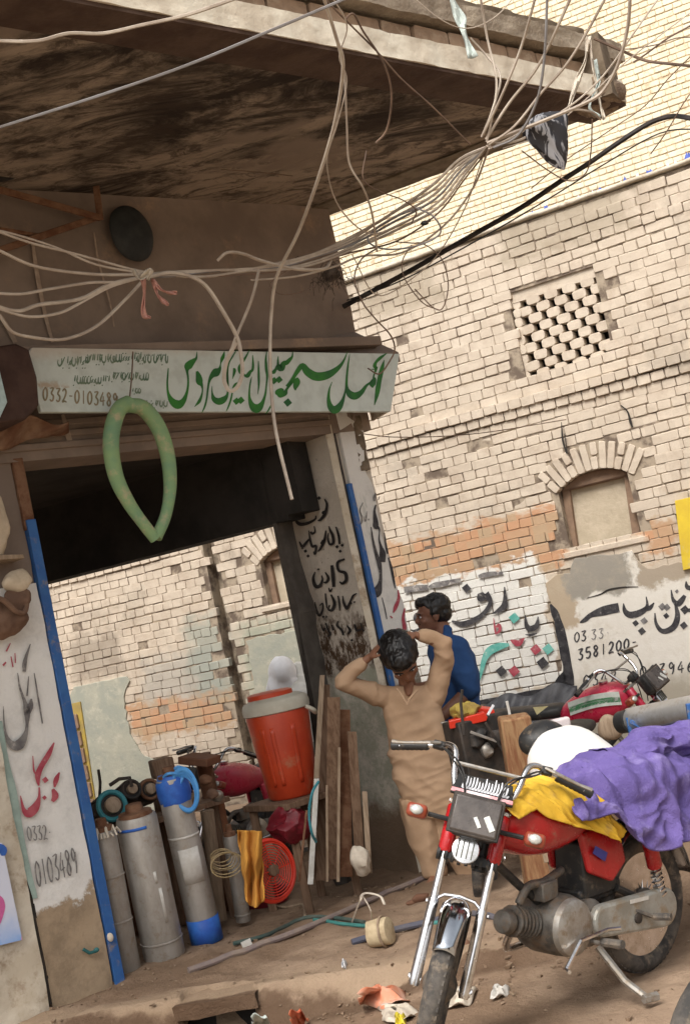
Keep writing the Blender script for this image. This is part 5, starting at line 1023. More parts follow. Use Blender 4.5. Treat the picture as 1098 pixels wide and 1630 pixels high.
# things piled behind the cylinders
def post(base, top, wpx, mat, label, cat='pipe', name='pipe', extra=.25):
    b, t_ = ends(base, top, extra=extra); r = wpx*.5*(b-EYE).dot(FW)/F_PX; mb = MB(); mb.tube([b+(t_-b)*k/6 for k in range(7)], r, 12); mb.rough(.003, 20); return tag(mb.build(name, mat, None), label, cat)
post((228, 1500), (186, 1270), 40, 'rust', 'rusty thick pipe standing behind the two left cylinders', extra=.3)
post((300, 1480), (262, 1250), 44, 'wood', 'dark brown pipe standing between the widest and the tallest cylinder', extra=.25)
post((372, 1460), (322, 1200), 26, 'rust', 'rusty pipe leaning right behind the tallest cylinder', extra=.25)
post((378, 1450), (346, 1270), 20, grunge('orange brown cardboard', (.34, .15, .07), (.25, .11, .06), 9, .9, bump=.2), 'orange brown tube between the tall cylinder and the short one', extra=.1)
post((352, 1470), (330, 1290), 22, 'wood_pale', 'pale brown post close behind the tallest cylinder', extra=.1)
# motor housings on the pile
def motor(c, d, s_, label, ringcol, rot=0.3):
    p = dp(*c, d); th = thing('pump_motor', label, 'motor', p, 'pump motors piled behind the cylinders'); ax = (V((.5, -.8, .25))).normalized()
    mb = MB(); mb.lathe([(s_*.55, -.10), (s_*.9, -.09), (s_, -.07), (s_, .05), (s_*.85, .07)], p, ax, 22); mb.build('housing', 'dark_steel', th)
    mb = MB(); mb.torus(p+ax*.075, ax, s_*.86, s_*.16, 26, 8); mb.build('ring', ringcol, th)
    mb = MB(); mb.lathe([(s_*.5, .06), (s_*.5, .10), (s_*.2, .11)], p, ax, 14); mb.build('shaft_cap', 'wood_pale', th)
    for k in range(7): a = k*.9; x, y, z = basis(ax); mb = MB(); q = p+(x*math.cos(a)+y*math.sin(a))*s_; mb.bar(q-ax*.06, q+ax*.04, .008, .02); mb.build('fin', 'dark_steel', th)
    return th
motor((172, 1288), 6.95, .085, 'round motor with a teal ring lying over the thin cylinder', paint('teal_ring', (.04, .22, .25)))
motor((203, 1262), 7.1, .055, 'small black motor behind the teal ringed one', M['dark_steel'])
motor((232, 1262), 7.2, .06, 'dark motor half hidden behind the widest cylinder', M['rust'])
mb = MB(); pr = dp(258, 1222, 7.3); mb.box(pr, (.12, .12, .10), Matrix.Rotation(.4, 3, 'Z')); mb.rough(.01, 12); tag(mb.build('rag_heap', 'wood', None, bev=.01), 'dark brown block behind the blue wrapped cylinder head', 'block')
mb = MB(); mb.tube([dp(158, 1290, 7.0), dp(160, 1245, 7.0), dp(157, 1225, 7.0)], .008, 6); mb.tube([dp(175, 1250, 7.0), dp(190, 1240, 7.0), dp(207, 1238, 7.0), dp(210, 1252, 7.0)], .010, 6); tag(mb.build('bent_rod', 'dark_steel', None), 'black bent rods sticking up from the motor pile', 'rod')
mb = MB(); mb.box(dp(205, 1262, 7.3), (.10, .04, .07), Matrix.Rotation(-.5, 3, 'Z')); tag(mb.build('small_carton', paint('lilac', (.30, .33, .55)), None, bev=.005), 'small lilac carton behind the motors', 'carton')
mb = MB(); mb.box(dp(318, 1209, 7.5), (.20, .15, .045), Matrix.Rotation(-.5, 3, 'Z') @ Matrix.Rotation(.2, 3, 'Y')); mb.rough(.006, 9)
tag(mb.build('carton', grunge('brown carton', (.20, .09, .05), (.15, .07, .04), 9, .8, bump=.2), None, bev=.006), 'flat brown carton on the pile beside the blue hose', 'carton')
rs = random.Random(8)
for k in range(4):
    q = dp((312, 326, 340, 348)[k]+rs.uniform(-2, 2), rs.uniform(1235, 1270), rs.uniform(7.15, 7.35)); mb = MB(); mb.ball(q, rs.uniform(.03, .045), rs.uniform(.02, .035), rs.uniform(.025, .035), 12, 9); mb.rough(.01, 25)
    tag(mb.build('pipe_fitting', ['wood_pale', 'rust', 'sackcloth', 'alu'][k % 4], None), ['pale dusty pipe fitting nearest the blue hose coil', 'rusty pipe fitting below the middle of the flat carton', 'brown pipe fitting beside the leaning rusty pipe', 'grey metal pipe fitting at the right end of the heap'][k], 'fitting', 'pipe fittings heaped behind the tallest cylinder')
lb_ = thing('heap_shelf', 'low dark bench carrying the heap behind the cylinders', 'bench', gp(300, 1440, -.05))
q = dp(285, 1330, 7.4); 
mb = MB(); mb.box((q.x, q.y, .62), (.62, .22, .03), Matrix.Rotation(bf, 3, 'Z')); mb.build('top', 'wood', lb_)
for s_ in (-.26, .26): mb = MB(); a = V((q.x, q.y, 0))+DF*s_; mb.bar((a.x, a.y, -.1), (a.x, a.y, .6), .05, .05); mb.build('leg', 'wood', lb_)
# wire loops on the short cylinder
mb = MB()
for k in range(6): mb.torus(dp(352+k*2, 1362+k*3, 6.85-.01*k), FW+V((.3*math.sin(k), 0, .3*math.cos(k*2))), .055+.006*k, .003, 24, 5, .7)
tag(mb.build('wire_coil', grunge('yellowish wire', (.36, .27, .13), (.22, .16, .09), 12, .6, bump=0), None), 'loose coil of yellowish wire hanging by the short cylinder', 'wire')
# ================================================================ WATER COOLER
dco = 7.55; cb_ = dp(468, 1266, dco); ct = dp(459, 1130, dco); axc = UP; sc_ = dco/F_PX
co = thing('water_cooler', 'large orange red insulated water cooler with a cream lid rim', 'cooler', V((cb_.x, cb_.y, cb_.z)))
M['cooler_red'] = grunge('orange red cooler plastic', (.50, .055, .015), (.42, .04, .012), 5, .4, dust=(.4, .15, .08), dustamt=.15, bump=.02, spec=.5)
M['cooler_cream'] = grunge('cream plastic', (.52, .49, .41), (.44, .41, .33), 7, .5, bump=.03)
Hc = (ct-cb_).length; r0, r1 = 40*sc_, 51*sc_
mb = MB(); mb.lathe([(r0*.9, 0), (r0, .015), (r0+(r1-r0)*.5, Hc*.5), (r1, Hc*.97), (r1*.98, Hc)], cb_, axc, 48); mb.build('body', 'cooler_red', co)
for a_ in (-.55, -.2, .5): 
    mb = MB(); mb.grid(lambda u, v: cb_+UP*(.08+v*(Hc-.16))+V((math.sin(a_+(u-.5)*.14), -math.cos(a_+(u-.5)*.14), 0))*(r0+(r1-r0)*(.08+v*(Hc-.16))/Hc+.002), 4, 10); mb.build('rib', 'cooler_red', co, solid=.003)
mb = MB(); mb.lathe([(r1*1.0, Hc-.005), (r1*1.06, Hc+.0), (r1*1.07, Hc+.035), (r1*1.03, Hc+.06), (r1*.97, Hc+.07)], cb_, axc, 48); mb.build('rim', 'cooler_cream', co)
mb = MB(); mb.lathe([(r1*.96, Hc+.06), (r1*.8, Hc+.085), (r1*.3, Hc+.09)], cb_, axc, 40); mb.build('lid', 'cooler_cream', co)
mb = MB(); mb.lathe([(r1*.72, Hc+.08), (r1*.72, Hc+.11), (r1*.60, Hc+.118), (r1*.2, Hc+.12)], cb_-V((.02, 0, 0)), axc, 36); mb.build('cap', 'cooler_red', co)
hx = V((math.cos(.35), -math.sin(.35), 0))
mb = MB(); p = cb_+UP*(Hc-.02)+hx*(r1*1.02); mb.tube(catmull([p+V((.0, -.05, .02)), p+V((.04, -.045, -.01)), p+V((.045, .0, -.03)), p+V((.02, .05, -.01))], 5), .012, 8); mb.build('handle', 'cooler_cream', co)
mb = MB(); p = cb_+UP*(Hc-.02)-hx*(r1*1.02); mb.box(p, (.03, .07, .03)); mb.build('handle', 'cooler_cream', co, bev=.006)
st = thing('cooler_stand', 'dark wooden stand under the water cooler', 'stand', V((cb_.x, cb_.y, -.08)))
Rz = Matrix.Rotation(bf, 3, 'Z'); mb = MB(); mb.box(cb_-UP*.02, (.44, .42, .036), Rz); mb.build('top', 'wood', st, bev=.004)
for sx_ in (-1, 1):
    for sy_ in (-1, 1): mb = MB(); q = cb_+Rz @ V((.18*sx_, .17*sy_, 0)); mb.bar((q.x, q.y, -.15), (q.x, q.y, cb_.z-.036), .045, .045); mb.build('leg', 'wood', st)
mb = MB(); mb.box(cb_-UP*.2, (.40, .02, .05), Rz); mb.build('rail', 'wood', st)
# red plastic bag, orange rag, red fan guard
def blob(name, mat, c, d, rx, ry, rz, label, cat, amp=.02, sc=9, R=None, n=26):
    mb = MB(); mb.ball(dp(*c, d), rx, ry, rz, n, n*2//3, R); mb.rough(amp, sc).rough(amp*.5, sc*2.7); return tag(mb.build(name, mat, None), label, cat)
M['red_bag'] = grunge('dark red plastic', (.20, .008, .018), (.12, .006, .012), 18, .45, bump=.5, spec=.5)
blob('plastic_bag', 'red_bag', (460, 1313), 7.3, .12, .09, .10, 'crumpled dark red plastic bag below the cooler', 'bag', .045, 11)
M['orange_cloth'] = grunge('mustard orange cloth', (.58, .28, .05), (.46, .21, .04), 7, .9, bump=.5, bsc=60)
def fcl(a, b):
    x0 = 378+38*a*(1-.25*b)+14*b; y0 = 1322+112*b+10*math.sin(a*3.0)*(b)
    if a > .5: y0 -= 10*(a-.5)*b
    return dp(x0, y0, 6.72+.035*math.sin(a*13+b*4)+.03*math.sin(b*9+a*3)-.05*b)
mb = MB(); mb.grid(fcl, 36, 36); mb.rough(.008, 14); tag(mb.build('orange_cloth', 'orange_cloth', None, solid=.006), 'mustard orange cloth hanging over the short cylinder', 'cloth')
fn_ = thing('fan_guard', 'bright red plastic fan guard leaning beside the orange cloth', 'fan guard', gp(440, 1432, -.05)); cf = dp(431, 1386, 6.9); axf = (V((.75, -.75, .1))).normalized()
M['red_plastic'] = grunge('bright red plastic', (.62, .035, .015), (.55, .03, .012), 14, .35, bump=0, spec=.5)
mb = MB(); mb.torus(cf, axf, .155, .013, 40, 8); mb.build('rim', 'red_plastic', fn_)
for k in range(9): mb = MB(); mb.torus(cf+axf*.02*(1-k/9), axf, .14-k*.0135, .0032, 36, 5); mb.build('ring', 'red_plastic', fn_)
x, y, z = basis(axf)
for k in range(8): mb = MB(); a = k*math.pi/4; mb.tube([cf+axf*.022, cf+(x*math.cos(a)+y*math.sin(a))*.155], .003, 5); mb.build('spoke', 'red_plastic', fn_)
mb = MB(); mb.lathe([(.03, .0), (.03, .03), (.02, .035)], cf, axf, 16); mb.build('hub', 'wood', fn_)
mb = MB(); mb.lathe([(.10, 0), (.13, .01), (.14, .08), (.145, .085), (.135, .08), (.12, .02), (.05, .015)], gp(425, 1440, -.05), UP, 30); tag(mb.build('basin', M['red_bag'], None), 'dark red plastic basin on the floor under the fan guard', 'basin')
# ================================================================ BOARDS LEANING IN THE CORNER
def board(top, bot, w, mat, label, d0=7.35, d1=7.1, th_=.018, name='board', g_='boards leaning in the corner beside the right pillar'):
    a, b = dp(*top, d1), dp(*bot, d0); W_ = w*.5*d0/F_PX; s_ = IR*W_
    mb = MB(); n_ = 8
    for k in range(1): mb.prism([a-s_*.9, a+s_*.9, b+s_, b-s_], FW*th_)
    return tag(mb.build(name, mat, None, bev=.002, smooth=False), label, 'board', g_)
board((513, 1075), (500, 1300), 9, 'wood_pale', 'thin pale batten with its top highest of the leaning boards', 7.35, 7.5); board((517, 1090), (512, 1402), 18, 'wood', 'dark narrow board behind the thin pale batten', 7.45, 7.55)
board((531, 1110), (530, 1400), 22, 'wood', 'brown board in the middle of the leaning boards'); board((548, 1130), (551, 1396), 20, 'rust', 'reddish brown board right of the middle one', 7.35, 7.2)
board((560, 1165), (574, 1394), 16, 'wood', 'shorter dark board nearest the right pillar', 7.3, 7.2); board((504, 1240), (494, 1408), 9, grunge('white painted batten', (.55, .54, .50), (.42, .40, .36), 12, .7, bump=.1), 'white painted batten standing left of the brown boards', 7.1, 7.25)
board((488, 1290), (476, 1404), 4, 'rust', 'thin rusty rod left of the white batten', 7.1, 7.2, .008); board((540, 1190), (538, 1404), 5, 'wood_pale', 'thin pale strip in front of the brown boards', 7.2, 7.15, .006); board((520, 1250), (521, 1404), 4, 'wood_pale', 'narrow pale strip low between the brown boards', 7.2, 7.15, .006); board((580, 1260), (588, 1390), 9, 'wood_pale', 'short ragged pale board by the white sack', 7.2, 7.2, .01)
mb = MB(); mb.tube(catmull([dp(507, 1244, 7.1), dp(497, 1262, 7.05), dp(492, 1295, 7.05), dp(496, 1325, 7.05), dp(503, 1340, 7.1)], 6), .008, 6); tag(mb.build('teal_hose', paint('teal_hose', (.04, .22, .26)), None), 'teal hose curved against the leaning boards', 'hose')
blob('cloth_sack', M['rag'], (574, 1370), 7.15, .055, .05, .085, 'small dirty white sack at the foot of the right pillar', 'sack', .02, 12)
# ================================================================ ON THE GROUND
def gpt(x, y, h=0.0):
    p = gp(x, y, -.05)
    for _ in range(4): p = gp(x, y, ground_h(p.x, p.y)+h)
    return p
def gtube(name, mat, pts, r, label, cat='hose', h=None, n=8):
    P_ = catmull([gpt(x, y, r*.8 if h is None else h) for x, y in pts], 7)
    for p in P_: p.z = max(p.z, ground_h(p.x, p.y)+r*.7)
    mb = MB(); mb.tube(P_, r, n); return tag(mb.build(name, mat, None), label, cat)
gtube('long_pipe', grunge('dusty purple grey pipe', (.20, .155, .15), (.27, .21, .17), 9, .8, bump=.1), [(300, 1545), (400, 1510), (501, 1471), (600, 1428), (700, 1387)], .016, 'long dusty grey pipe lying along the doorway', 'pipe')
gtube('floor_hose', grunge('dark green hose', (.05, .085, .075), (.10, .12, .10), 9, .7, bump=.1), [(372, 1502), (420, 1490), (455, 1475), (490, 1460), (540, 1462), (580, 1468)], .011, 'dark green hose snaking across the earth floor')
gtube('floor_hose', paint('teal2', (.06, .24, .22)), [(500, 1464), (540, 1470), (585, 1474), (640, 1478), (700, 1468)], .010, 'short teal hose ending under the cable roll')
gtube('floor_hose', grunge('blue grey hose', (.08, .085, .12), (.13, .12, .13), 9, .7, bump=.1), [(560, 1500), (620, 1482), (680, 1468), (740, 1455), (790, 1462)], .016, 'blue grey hose between the cable roll and the motorcycle wheel')
gtube('floor_hose', 'wood_pale', [(430, 1440), (455, 1444), (482, 1440), (485, 1458)], .008, 'short brown stick lying in front of the fan guard', 'stick')
mb = MB(); mb.bar(gpt(385, 1505, .012), gpt(400, 1498, .012), .03, .012); tag(mb.build('paper_scrap', 'tape', None), 'small white scrap at the left end of the green hose', 'scrap')
rl = thing('cable_roll', 'cream roll of tape tied with a loose strap on the earth floor', 'roll', gpt(605, 1484)); c0 = gpt(605, 1484, .07); axr = V((.9, -.35, 0.08)).normalized()
mb = MB(); mb.lathe([(.028, -.055), (.062, -.05), (.066, .0), (.062, .05), (.028, .055)], c0, axr, 26); mb.rough(.006, 20).build('roll', grunge('cream rope roll', (.52, .42, .27), (.38, .29, .18), 22, .9, bump=.6), rl)
mb = MB(); mb.torus(c0+axr*.02, axr, .070, .006, 26, 6); mb.build('strap_ring', 'wood_pale', rl); mb = MB(); mb.torus(c0-axr*.057, axr, .026, .010, 20, 6); mb.build('core', 'wood', rl)
mb = MB(); mb.tube(catmull([gpt(560, 1468, .01), dp(572, 1436, 6.3), dp(580, 1422, 6.35), dp(604, 1426, 6.35), dp(612, 1440, 6.3)], 6), .007, 6, flat=.4); mb.tube(catmull([dp(576, 1424, 6.35), dp(590, 1450, 6.2), gpt(592, 1478, .02)], 5), .006, 6, flat=.5); mb.build('loose_strap', 'rag', rl)
def litter(poly, mat, label, cat='litter', h=.01, name='litter', lift=.02):
    P_ = [gpt(x, y, h) for x, y in poly]; c = sum(P_, V((0, 0, 0)))/len(P_); mb = MB(); n = len(P_)
    def fn(a, b):
        t = a*n; i = int(t) % n; f = t-int(t); e = P_[i]*(1-f)+P_[(i+1) % n]*f; p = c+(e-c)*b; return p+UP*(lift*(1-b)+.010*math.sin(a*25)*b+.012*math.sin(b*7+a*11))
    mb.grid(fn, 24, 6); return tag(mb.build(name, mat, None, solid=.002), label, cat)
litter([(568, 1585), (600, 1573), (645, 1578), (652, 1592), (610, 1608), (575, 1600)], grunge('orange wrapper', (.62, .22, .12), (.66, .42, .32), 9, .5, bump=.1), 'crumpled orange wrapper left of the front wheel', lift=.05)
litter([(600, 1608), (640, 1598), (668, 1606), (650, 1625), (615, 1630)], 'rag', 'dirty white plastic scrap below the orange wrapper')
litter([(460, 1618), (478, 1608), (492, 1622), (480, 1640)], grunge('red wrapper', (.55, .10, .05), (.60, .20, .10), 9, .5), 'small red wrapper near the bottom edge')
litter([(400, 1622), (425, 1618), (435, 1640), (405, 1645)], 'rag_grey', 'grey plastic scrap beside the drain opening')
litter([(545, 1533), (552, 1532), (550, 1540), (544, 1541)], 'white_cloth', 'small white scrap on the earth ledge', lift=.01)
litter([(722, 1580), (760, 1572), (742, 1600), (706, 1606)], 'rag', 'dusty plastic scrap right of the front wheel')
litter([(784, 1575), (812, 1572), (806, 1584), (780, 1592)], 'tape', 'small pale scrap under the engine')
litter([(628, 1620), (645, 1616), (648, 1634), (630, 1636)], paint('yellow_scrap', (.62, .50, .04)), 'yellow scrap beside the bottom of the front wheel')
litter([(600, 1500), (612, 1497), (615, 1506), (604, 1508)], 'wood', 'bit of dark wood below the cable roll')
for i, (x, y, s_) in enumerate(((668, 1430, .05), (655, 1436, .03), (735, 1500, .035), (705, 1378, .03))):
    q = gpt(x, y, s_*.3); mb = MB(); mb.ball(q, s_, s_*.7, s_*.5, 12, 8); mb.rough(s_*.4, 14)
    tag(mb.build('stone', grunge('brown clod', (.22, .12, .075), (.16, .08, .05), 14, .95, bump=.5), None), ['largest reddish clod beside the blue grey hose', 'small clod left of the largest one', 'clod near the middle of the front fork', 'clod by the boy\'s feet'][i], 'clod')
# ================================================================ MOTORCYCLES
M['chain_case'] = grunge('dusty silver paint', (.40, .40, .37), (.28, .27, .235), 9, .5, .4, dust=(.30, .24, .17), dustamt=.4, bump=.1)
M['engine'] = grunge('dirty engine metal', (.20, .185, .165), (.09, .08, .07), 14, .55, .5, dust=(.20, .15, .11), dustamt=.45, bump=.3)
M['fender'] = grunge('chromed fender', (.62, .66, .72), (.50, .54, .60), 6, .12, 1.0, dust=(.30, .26, .22), dustamt=.12, bump=.02)
M['lens'] = grunge('clear lens', (.62, .62, .58), (.50, .50, .46), 60, .15, .3, bump=.3, bsc=120, spec=.9)
M['lamp_glass'] = grunge('headlamp glass', (.045, .036, .032), (.09, .075, .066), 10, .3, .0, bump=.15, spec=.5)
M['amber'] = grunge('red brown indicator', (.30, .06, .025), (.22, .04, .02), 14, .35, bump=0, spec=.6)
def bike(label, paint_mat, rear, heading, lean=8.0, steer=38.0, scale=.95, group=None, stickers=None, visor=True, zb=-.02, seat=True, stand=True, pitch=0.0):
    th = thing('motorcycle', label, 'motorcycle', (0, 0, 0), group)
    th.matrix_basis = Matrix.Translation((rear[0], rear[1], zb)) @ Matrix.Rotation(math.radians(heading), 4, 'Z') @ Matrix.Rotation(math.radians(-pitch), 4, 'Y') @ Matrix.Rotation(math.radians(-lean), 4, 'X') @ Matrix.Scale(scale, 4)
    Hd = V((.93, 0, .78)); rk = math.radians(26); Za = V((-math.sin(rk), 0, math.cos(rk))); Xa = V((math.cos(rk), 0, math.sin(rk))); Ya = V((0, 1, 0))
    Mf = Matrix.Translation(Hd) @ Matrix((Xa, Ya, Za)).transposed().to_4x4() @ Matrix.Rotation(math.radians(steer), 4, 'Z')
    def P(mb, name, mat, parent=th, fork=False, **k):
        if fork: mb.xform(Mf)
        o = mb.build(name, mat, None, **k); o.parent = parent; return o
    Rw = .275
    def wheel(c, fork=False, brake=True):
        ax = V((0, 1, 0)); mb = MB(); mb.lathe([(.205, -.018), (.216, -.022), (.222, -.020), (.214, -.010), (.208, 0), (.214, .010), (.222, .020), (.216, .022), (.205, .018)], c, ax, 48); rim = P(mb, 'wheel', 'chrome', fork=fork, ang=80)
        mb = MB(); mb.torus(c, ax, Rw-.036, .039, 48, 12); v0 = len(mb.v)
        for k in range(60):
            a = k*2*math.pi/60; x = V((math.cos(a), 0, math.sin(a))); t = V((-math.sin(a), 0, math.cos(a)))
            for sy in (-1, 1):
                q = c+x*(Rw-.006)+V((0, .014*sy, 0)); R = Matrix((t, V((0, 1, 0)), x)).transposed(); mb.box(q, (.016, .020, .008), R)
        P(mb, 'tyre', 'rubber', rim, fork)
        mb = MB()
        for k in range(36):
            a = k*2*math.pi/36; b = a+(.35 if k % 2 else -.35); s = .025 if (k//2) % 2 else -.025
            mb.tube([c+V((.04*math.cos(b), s, .04*math.sin(b))), c+V((.21*math.cos(a), 0, .21*math.sin(a)))], .0017, 4)
        P(mb, 'spokes', 'chrome', rim, fork)
        mb = MB(); mb.lathe([(.015, -.06), (.03, -.055), (.062, -.03), (.064, .03), (.035, .05), (.015, .06)], c, ax, 26); P(mb, 'hub', 'engine', rim, fork); return rim
    wheel(V((0, 0, Rw))); FA_ = V((0, 0, -.573)); wheel(FA_, True)
    # fork
    for s in (-1, 1):
        mb = MB(); y = .088*s; mb.tube([V((0, y, -.60)), V((0, y, -.585)), V((0, y, -.30)), V((0, y, -.295))], [.016, .021, .019, .018], 14); mb.tube([V((0, y, -.30)), V((0, y, -.12))], .0145, 14); mb.tube([V((.0, y-.02*s, -.578)), V((.0, y+.022*s, -.578))], .012, 8); P(mb, 'fork_leg', 'chrome', fork=True)
        mb = MB(); mb.tube([V((0, y, -.13)), V((0, y, -.12)), V((0, y, .035)), V((0, y, .045))], [.022, .027, .028, .02], 16); P(mb, 'fork_cover', paint_mat, fork=True)
    mb = MB()
    for k in range(9): mb.tube([V((-.005, -.115+.026*k, -.135)), V((-.005, -.103+.026*k, -.135))], .026+.003*(k % 2), 12)
    mb.box((-.015, 0, -.135), (.05, .20, .03)); P(mb, 'lower_clamp', 'black_plastic', fork=True)
    mb = MB(); mb.box((-.01, 0, .05), (.06, .22, .018)); P(mb, 'upper_clamp', 'alu', fork=True, bev=.004)
    # front fender
    mb = MB()
    def ff_(a, b):
        an = math.radians(20+150*a); r = Rw+.022; w = .052*(.75+.25*math.sin(math.pi*a)); y = (b-.5)*2; x_ = math.cos(an); z_ = math.sin(an); rr = r-.03*abs(y)**2.4
        return V((x_*rr, y*w, -.573+z_*rr))
    mb.grid(ff_, 30, 10); P(mb, 'front_fender', 'fender', fork=True, solid=.002)
    mb = MB(); mb.tube([V((0, -.088, -.30)), V((.0, -.055, -.275)), V((0, 0, -.268)), V((0, .055, -.275)), V((0, .088, -.30))], .006, 6); P(mb, 'fender_stay', 'chrome', fork=True)
    mb = MB(); mb.box((.125, 0, -.005), (.10, .185, .145)); hl = P(mb, 'headlight', 'black_plastic', fork=True, bev=.03)
    mb = MB(); mb.box((.172, 0, -.005), (.010, .186, .146)); P(mb, 'headlight_rim', 'dark_steel', hl, True, bev=.012)
    mb = MB(); mb.box((.178, 0, -.005), (.014, .168, .128)); P(mb, 'headlight_glass', 'lamp_glass', hl, True, bev=.012)
    mb = MB(); mb.box((.186, .052, -.022), (.004, .022, .055), Matrix.Rotation(.6, 3, 'X')); mb.box((.186, .010, -.026), (.004, .014, .040), Matrix.Rotation(.6, 3, 'X')); P(mb, 'painted_reflection', 'lens', hl, True, bev=.001)  # pale bars standing in for reflections on the glass
    mb = MB(); mb.lathe([(.03, -.03), (.046, -.02), (.05, .012), (.047, .02), (.02, .024)], V((.10, -.012, -.118)), V((1, 0, 0)), 24); hn = P(mb, 'horn', 'chrome', fork=True)
    for k in range(4):
        mb = MB(); mb.bar(V((.126, -.040+.018*k, -.15)), V((.126, -.040+.018*k, -.085)), .006, .004); P(mb, 'horn_slat', paint_horn, hn, True)
    # handlebar with cross brace
    path = [(-.13, .36, .225), (-.10, .22, .255), (-.06, .165, .262), (-.03, .135, .235), (-.005, .12, .15), (.0, .095, .095), (.0, .05, .085)]
    pts = [V(p) for p in path]+[V((p[0], -p[1], p[2])) for p in reversed(path)]
    mb = MB(); mb.tube(catmull(pts, 6), .0115, 12); hb = P(mb, 'handlebar', 'chrome', fork=True)
    mb = MB(); mb.tube([V((-.01, .125, .195)), V((-.01, -.125, .195))], .008, 8); P(mb, 'cross_brace', 'alu', hb, True)
    for s in (-1, 1):
        a, b = V((-.142, .385*s, .222)), V((-.106, .245*s, .248)); mb = MB(); n = 16
        mb.tube([a+(b-a)*k/n for k in range(n+1)], [.0185 if k % 2 else .0165 for k in range(n+1)], 12); P(mb, 'grip', 'black_plastic', hb, True)
        mb = MB(); mb.box(V((-.085, .205*s, .256)), (.035, .045, .032)); P(mb, 'switch', 'black_plastic', hb, True, bev=.006)
        mb = MB(); mb.tube([V((-.06, .20*s, .262)), V((-.04, .235*s, .25)), V((-.065, .33*s, .232)), V((-.075, .38*s, .226))], [.006, .007, .0055, .008], 6); P(mb, 'lever', 'alu', hb, True)
        mb = MB(); mb.tube([V((.04, .09*s, -.02)), V((.05, .175*s, -.02))], .009, 8); tn = P(mb, 'indicator', 'black_plastic', fork=True)
        mb = MB(); mb.box(V((.055, .215*s, -.02)), (.06, .075, .05)); P(mb, 'indicator_body', 'amber', tn, True, bev=.014)
        mb = MB(); mb.ball(V((.090, .215*s, -.02)), .012, .024, .018, 12, 8); P(mb, 'indicator_lens', 'lens', tn, True)
    if visor:
        mb = MB(); mb.prism([V((.075, -.115, .075)), V((.075, .115, .075)), V((.03, .10, .155)), V((.03, -.10, .155))], V((-.012, 0, -.006))); vs_ = P(mb, 'visor_plate', 'black_plastic', fork=True, smooth=False, bev=.003)
        mb = MB(); mb.prism([V((.0745, -.113, .078)), V((.0745, .113, .078)), V((.0695, .112, .092)), V((.0695, -.112, .092))], V((.003, 0, .0015))); P(mb, 'visor_stripe', paint_strp, vs_, True, smooth=False)
        mb = MB(); rs = random.Random(3)
        def onv(x, y): # x across -1..1, y 0..1 up the plate
            return V((.0755-.045*(y), x*.108, .078+.077*y))
        up = V((.8, 0, .5)).normalized()
        for wx0, wx1 in ((-.72, .02), (.12, .8)):
            x = wx0
            while x < wx1:
                h = rs.uniform(.45, .75); stroke(mb, [(x, .30, .05), (x+.03, .30+h*.5, .06), (x+.02, .30+h, .03)], lambda a, b: onv(a, b), .0012, up, 3, wmin=.01); stroke(mb, [(x, .34, .07), (x+.06, .30, .09), (x+.11, .40, .05)], lambda a, b: onv(a, b), .0012, up, 3, wmin=.01); x += .105
        P(mb, 'visor_lettering', 'white_cloth', vs_, True, smooth=False)
    mb = MB(); mb.lathe([(.03, 0), (.035, .01), (.035, .05), (.028, .056)], V((.03, 0, .06)), V((-.3, 0, 1)), 18); P(mb, 'speedometer', 'black_plastic', fork=True)
    mb = MB()
    for s, k in ((1, 0), (1, .02), (-1, 0), (-1, .015)): mb.tube(catmull([V((-.07, .19*s, .25)), V((.03, .15*s+k, .21)), V((.09, .08*s, .13+k)), V((.05, .05*s, .03)), V((-.03, .03*s, -.1))], 5), .0035, 5)
    P(mb, 'control_cables', 'black_plastic', fork=True)
    # bolts
    for s in (-1, 1):
        for z_ in (-.57, -.31, .055): mb = MB(); mb.lathe([(.009, 0), (.009, .006), (.004, .007)], V((0, .108*s, z_)), V((0, s, 0)), 6); P(mb, 'bolt', 'chrome', fork=True)
    # body
    mb = MB(); mb.tube([V((.86, 0, .76)), V((.60, 0, .68)), V((.30, 0, .60)), V((.22, 0, .45))], .02, 10); mb.tube([V((.90, 0, .66)), V((.72, 0, .50)), V((.62, 0, .42))], .017, 10); mb.tube([V((.94, 0, .60)), V((.86, 0, .80))], .026, 12)
    for s in (-1, 1): mb.tube([V((.30, .08*s, .62)), V((-.05, .11*s, .66)), V((-.22, .10*s, .70))], .013, 8); mb.tube([V((.24, .07*s, .40)), V((0, .075*s, Rw))], .016, 8)
    P(mb, 'frame', 'black_plastic')
    # tank
    def sec(x, ztop, zbot, w, n=20):
        o = []
        for k in range(n):
            a = 2*math.pi*k/n; c_, s_ = math.cos(a), math.sin(a); o.append(V((x, w*abs(c_)**.7*(1 if c_ > 0 else -1), (ztop+zbot)/2+(ztop-zbot)/2*abs(s_)**.75*(1 if s_ > 0 else -1))))
        return o
    def loft(secs):
        mb = MB(); n = len(secs[0]); vs = [p for s in secs for p in s]; fs = [(i*n+k, i*n+(k+1) % n, (i+1)*n+(k+1) % n, (i+1)*n+k) for i in range(len(secs)-1) for k in range(n)]; fs += [tuple(range(n)), tuple((len(secs)-1)*n+k for k in range(n))]; return mb.add(vs, fs)
    mb = loft([sec(.36, .72, .66, .06), sec(.40, .77, .63, .10), sec(.52, .83, .61, .125), sec(.66, .86, .60, .135), sec(.78, .86, .63, .125), sec(.87, .83, .68, .085), sec(.89, .80, .70, .05)]); tk = P(mb, 'tank', paint_mat, sub=1)
    mb = MB(); mb.lathe([(.03, 0), (.034, .005), (.034, .018), (.02, .024)], V((.70, 0, .858)), V((0, 0, 1)), 18); P(mb, 'filler_cap', 'chrome', tk)
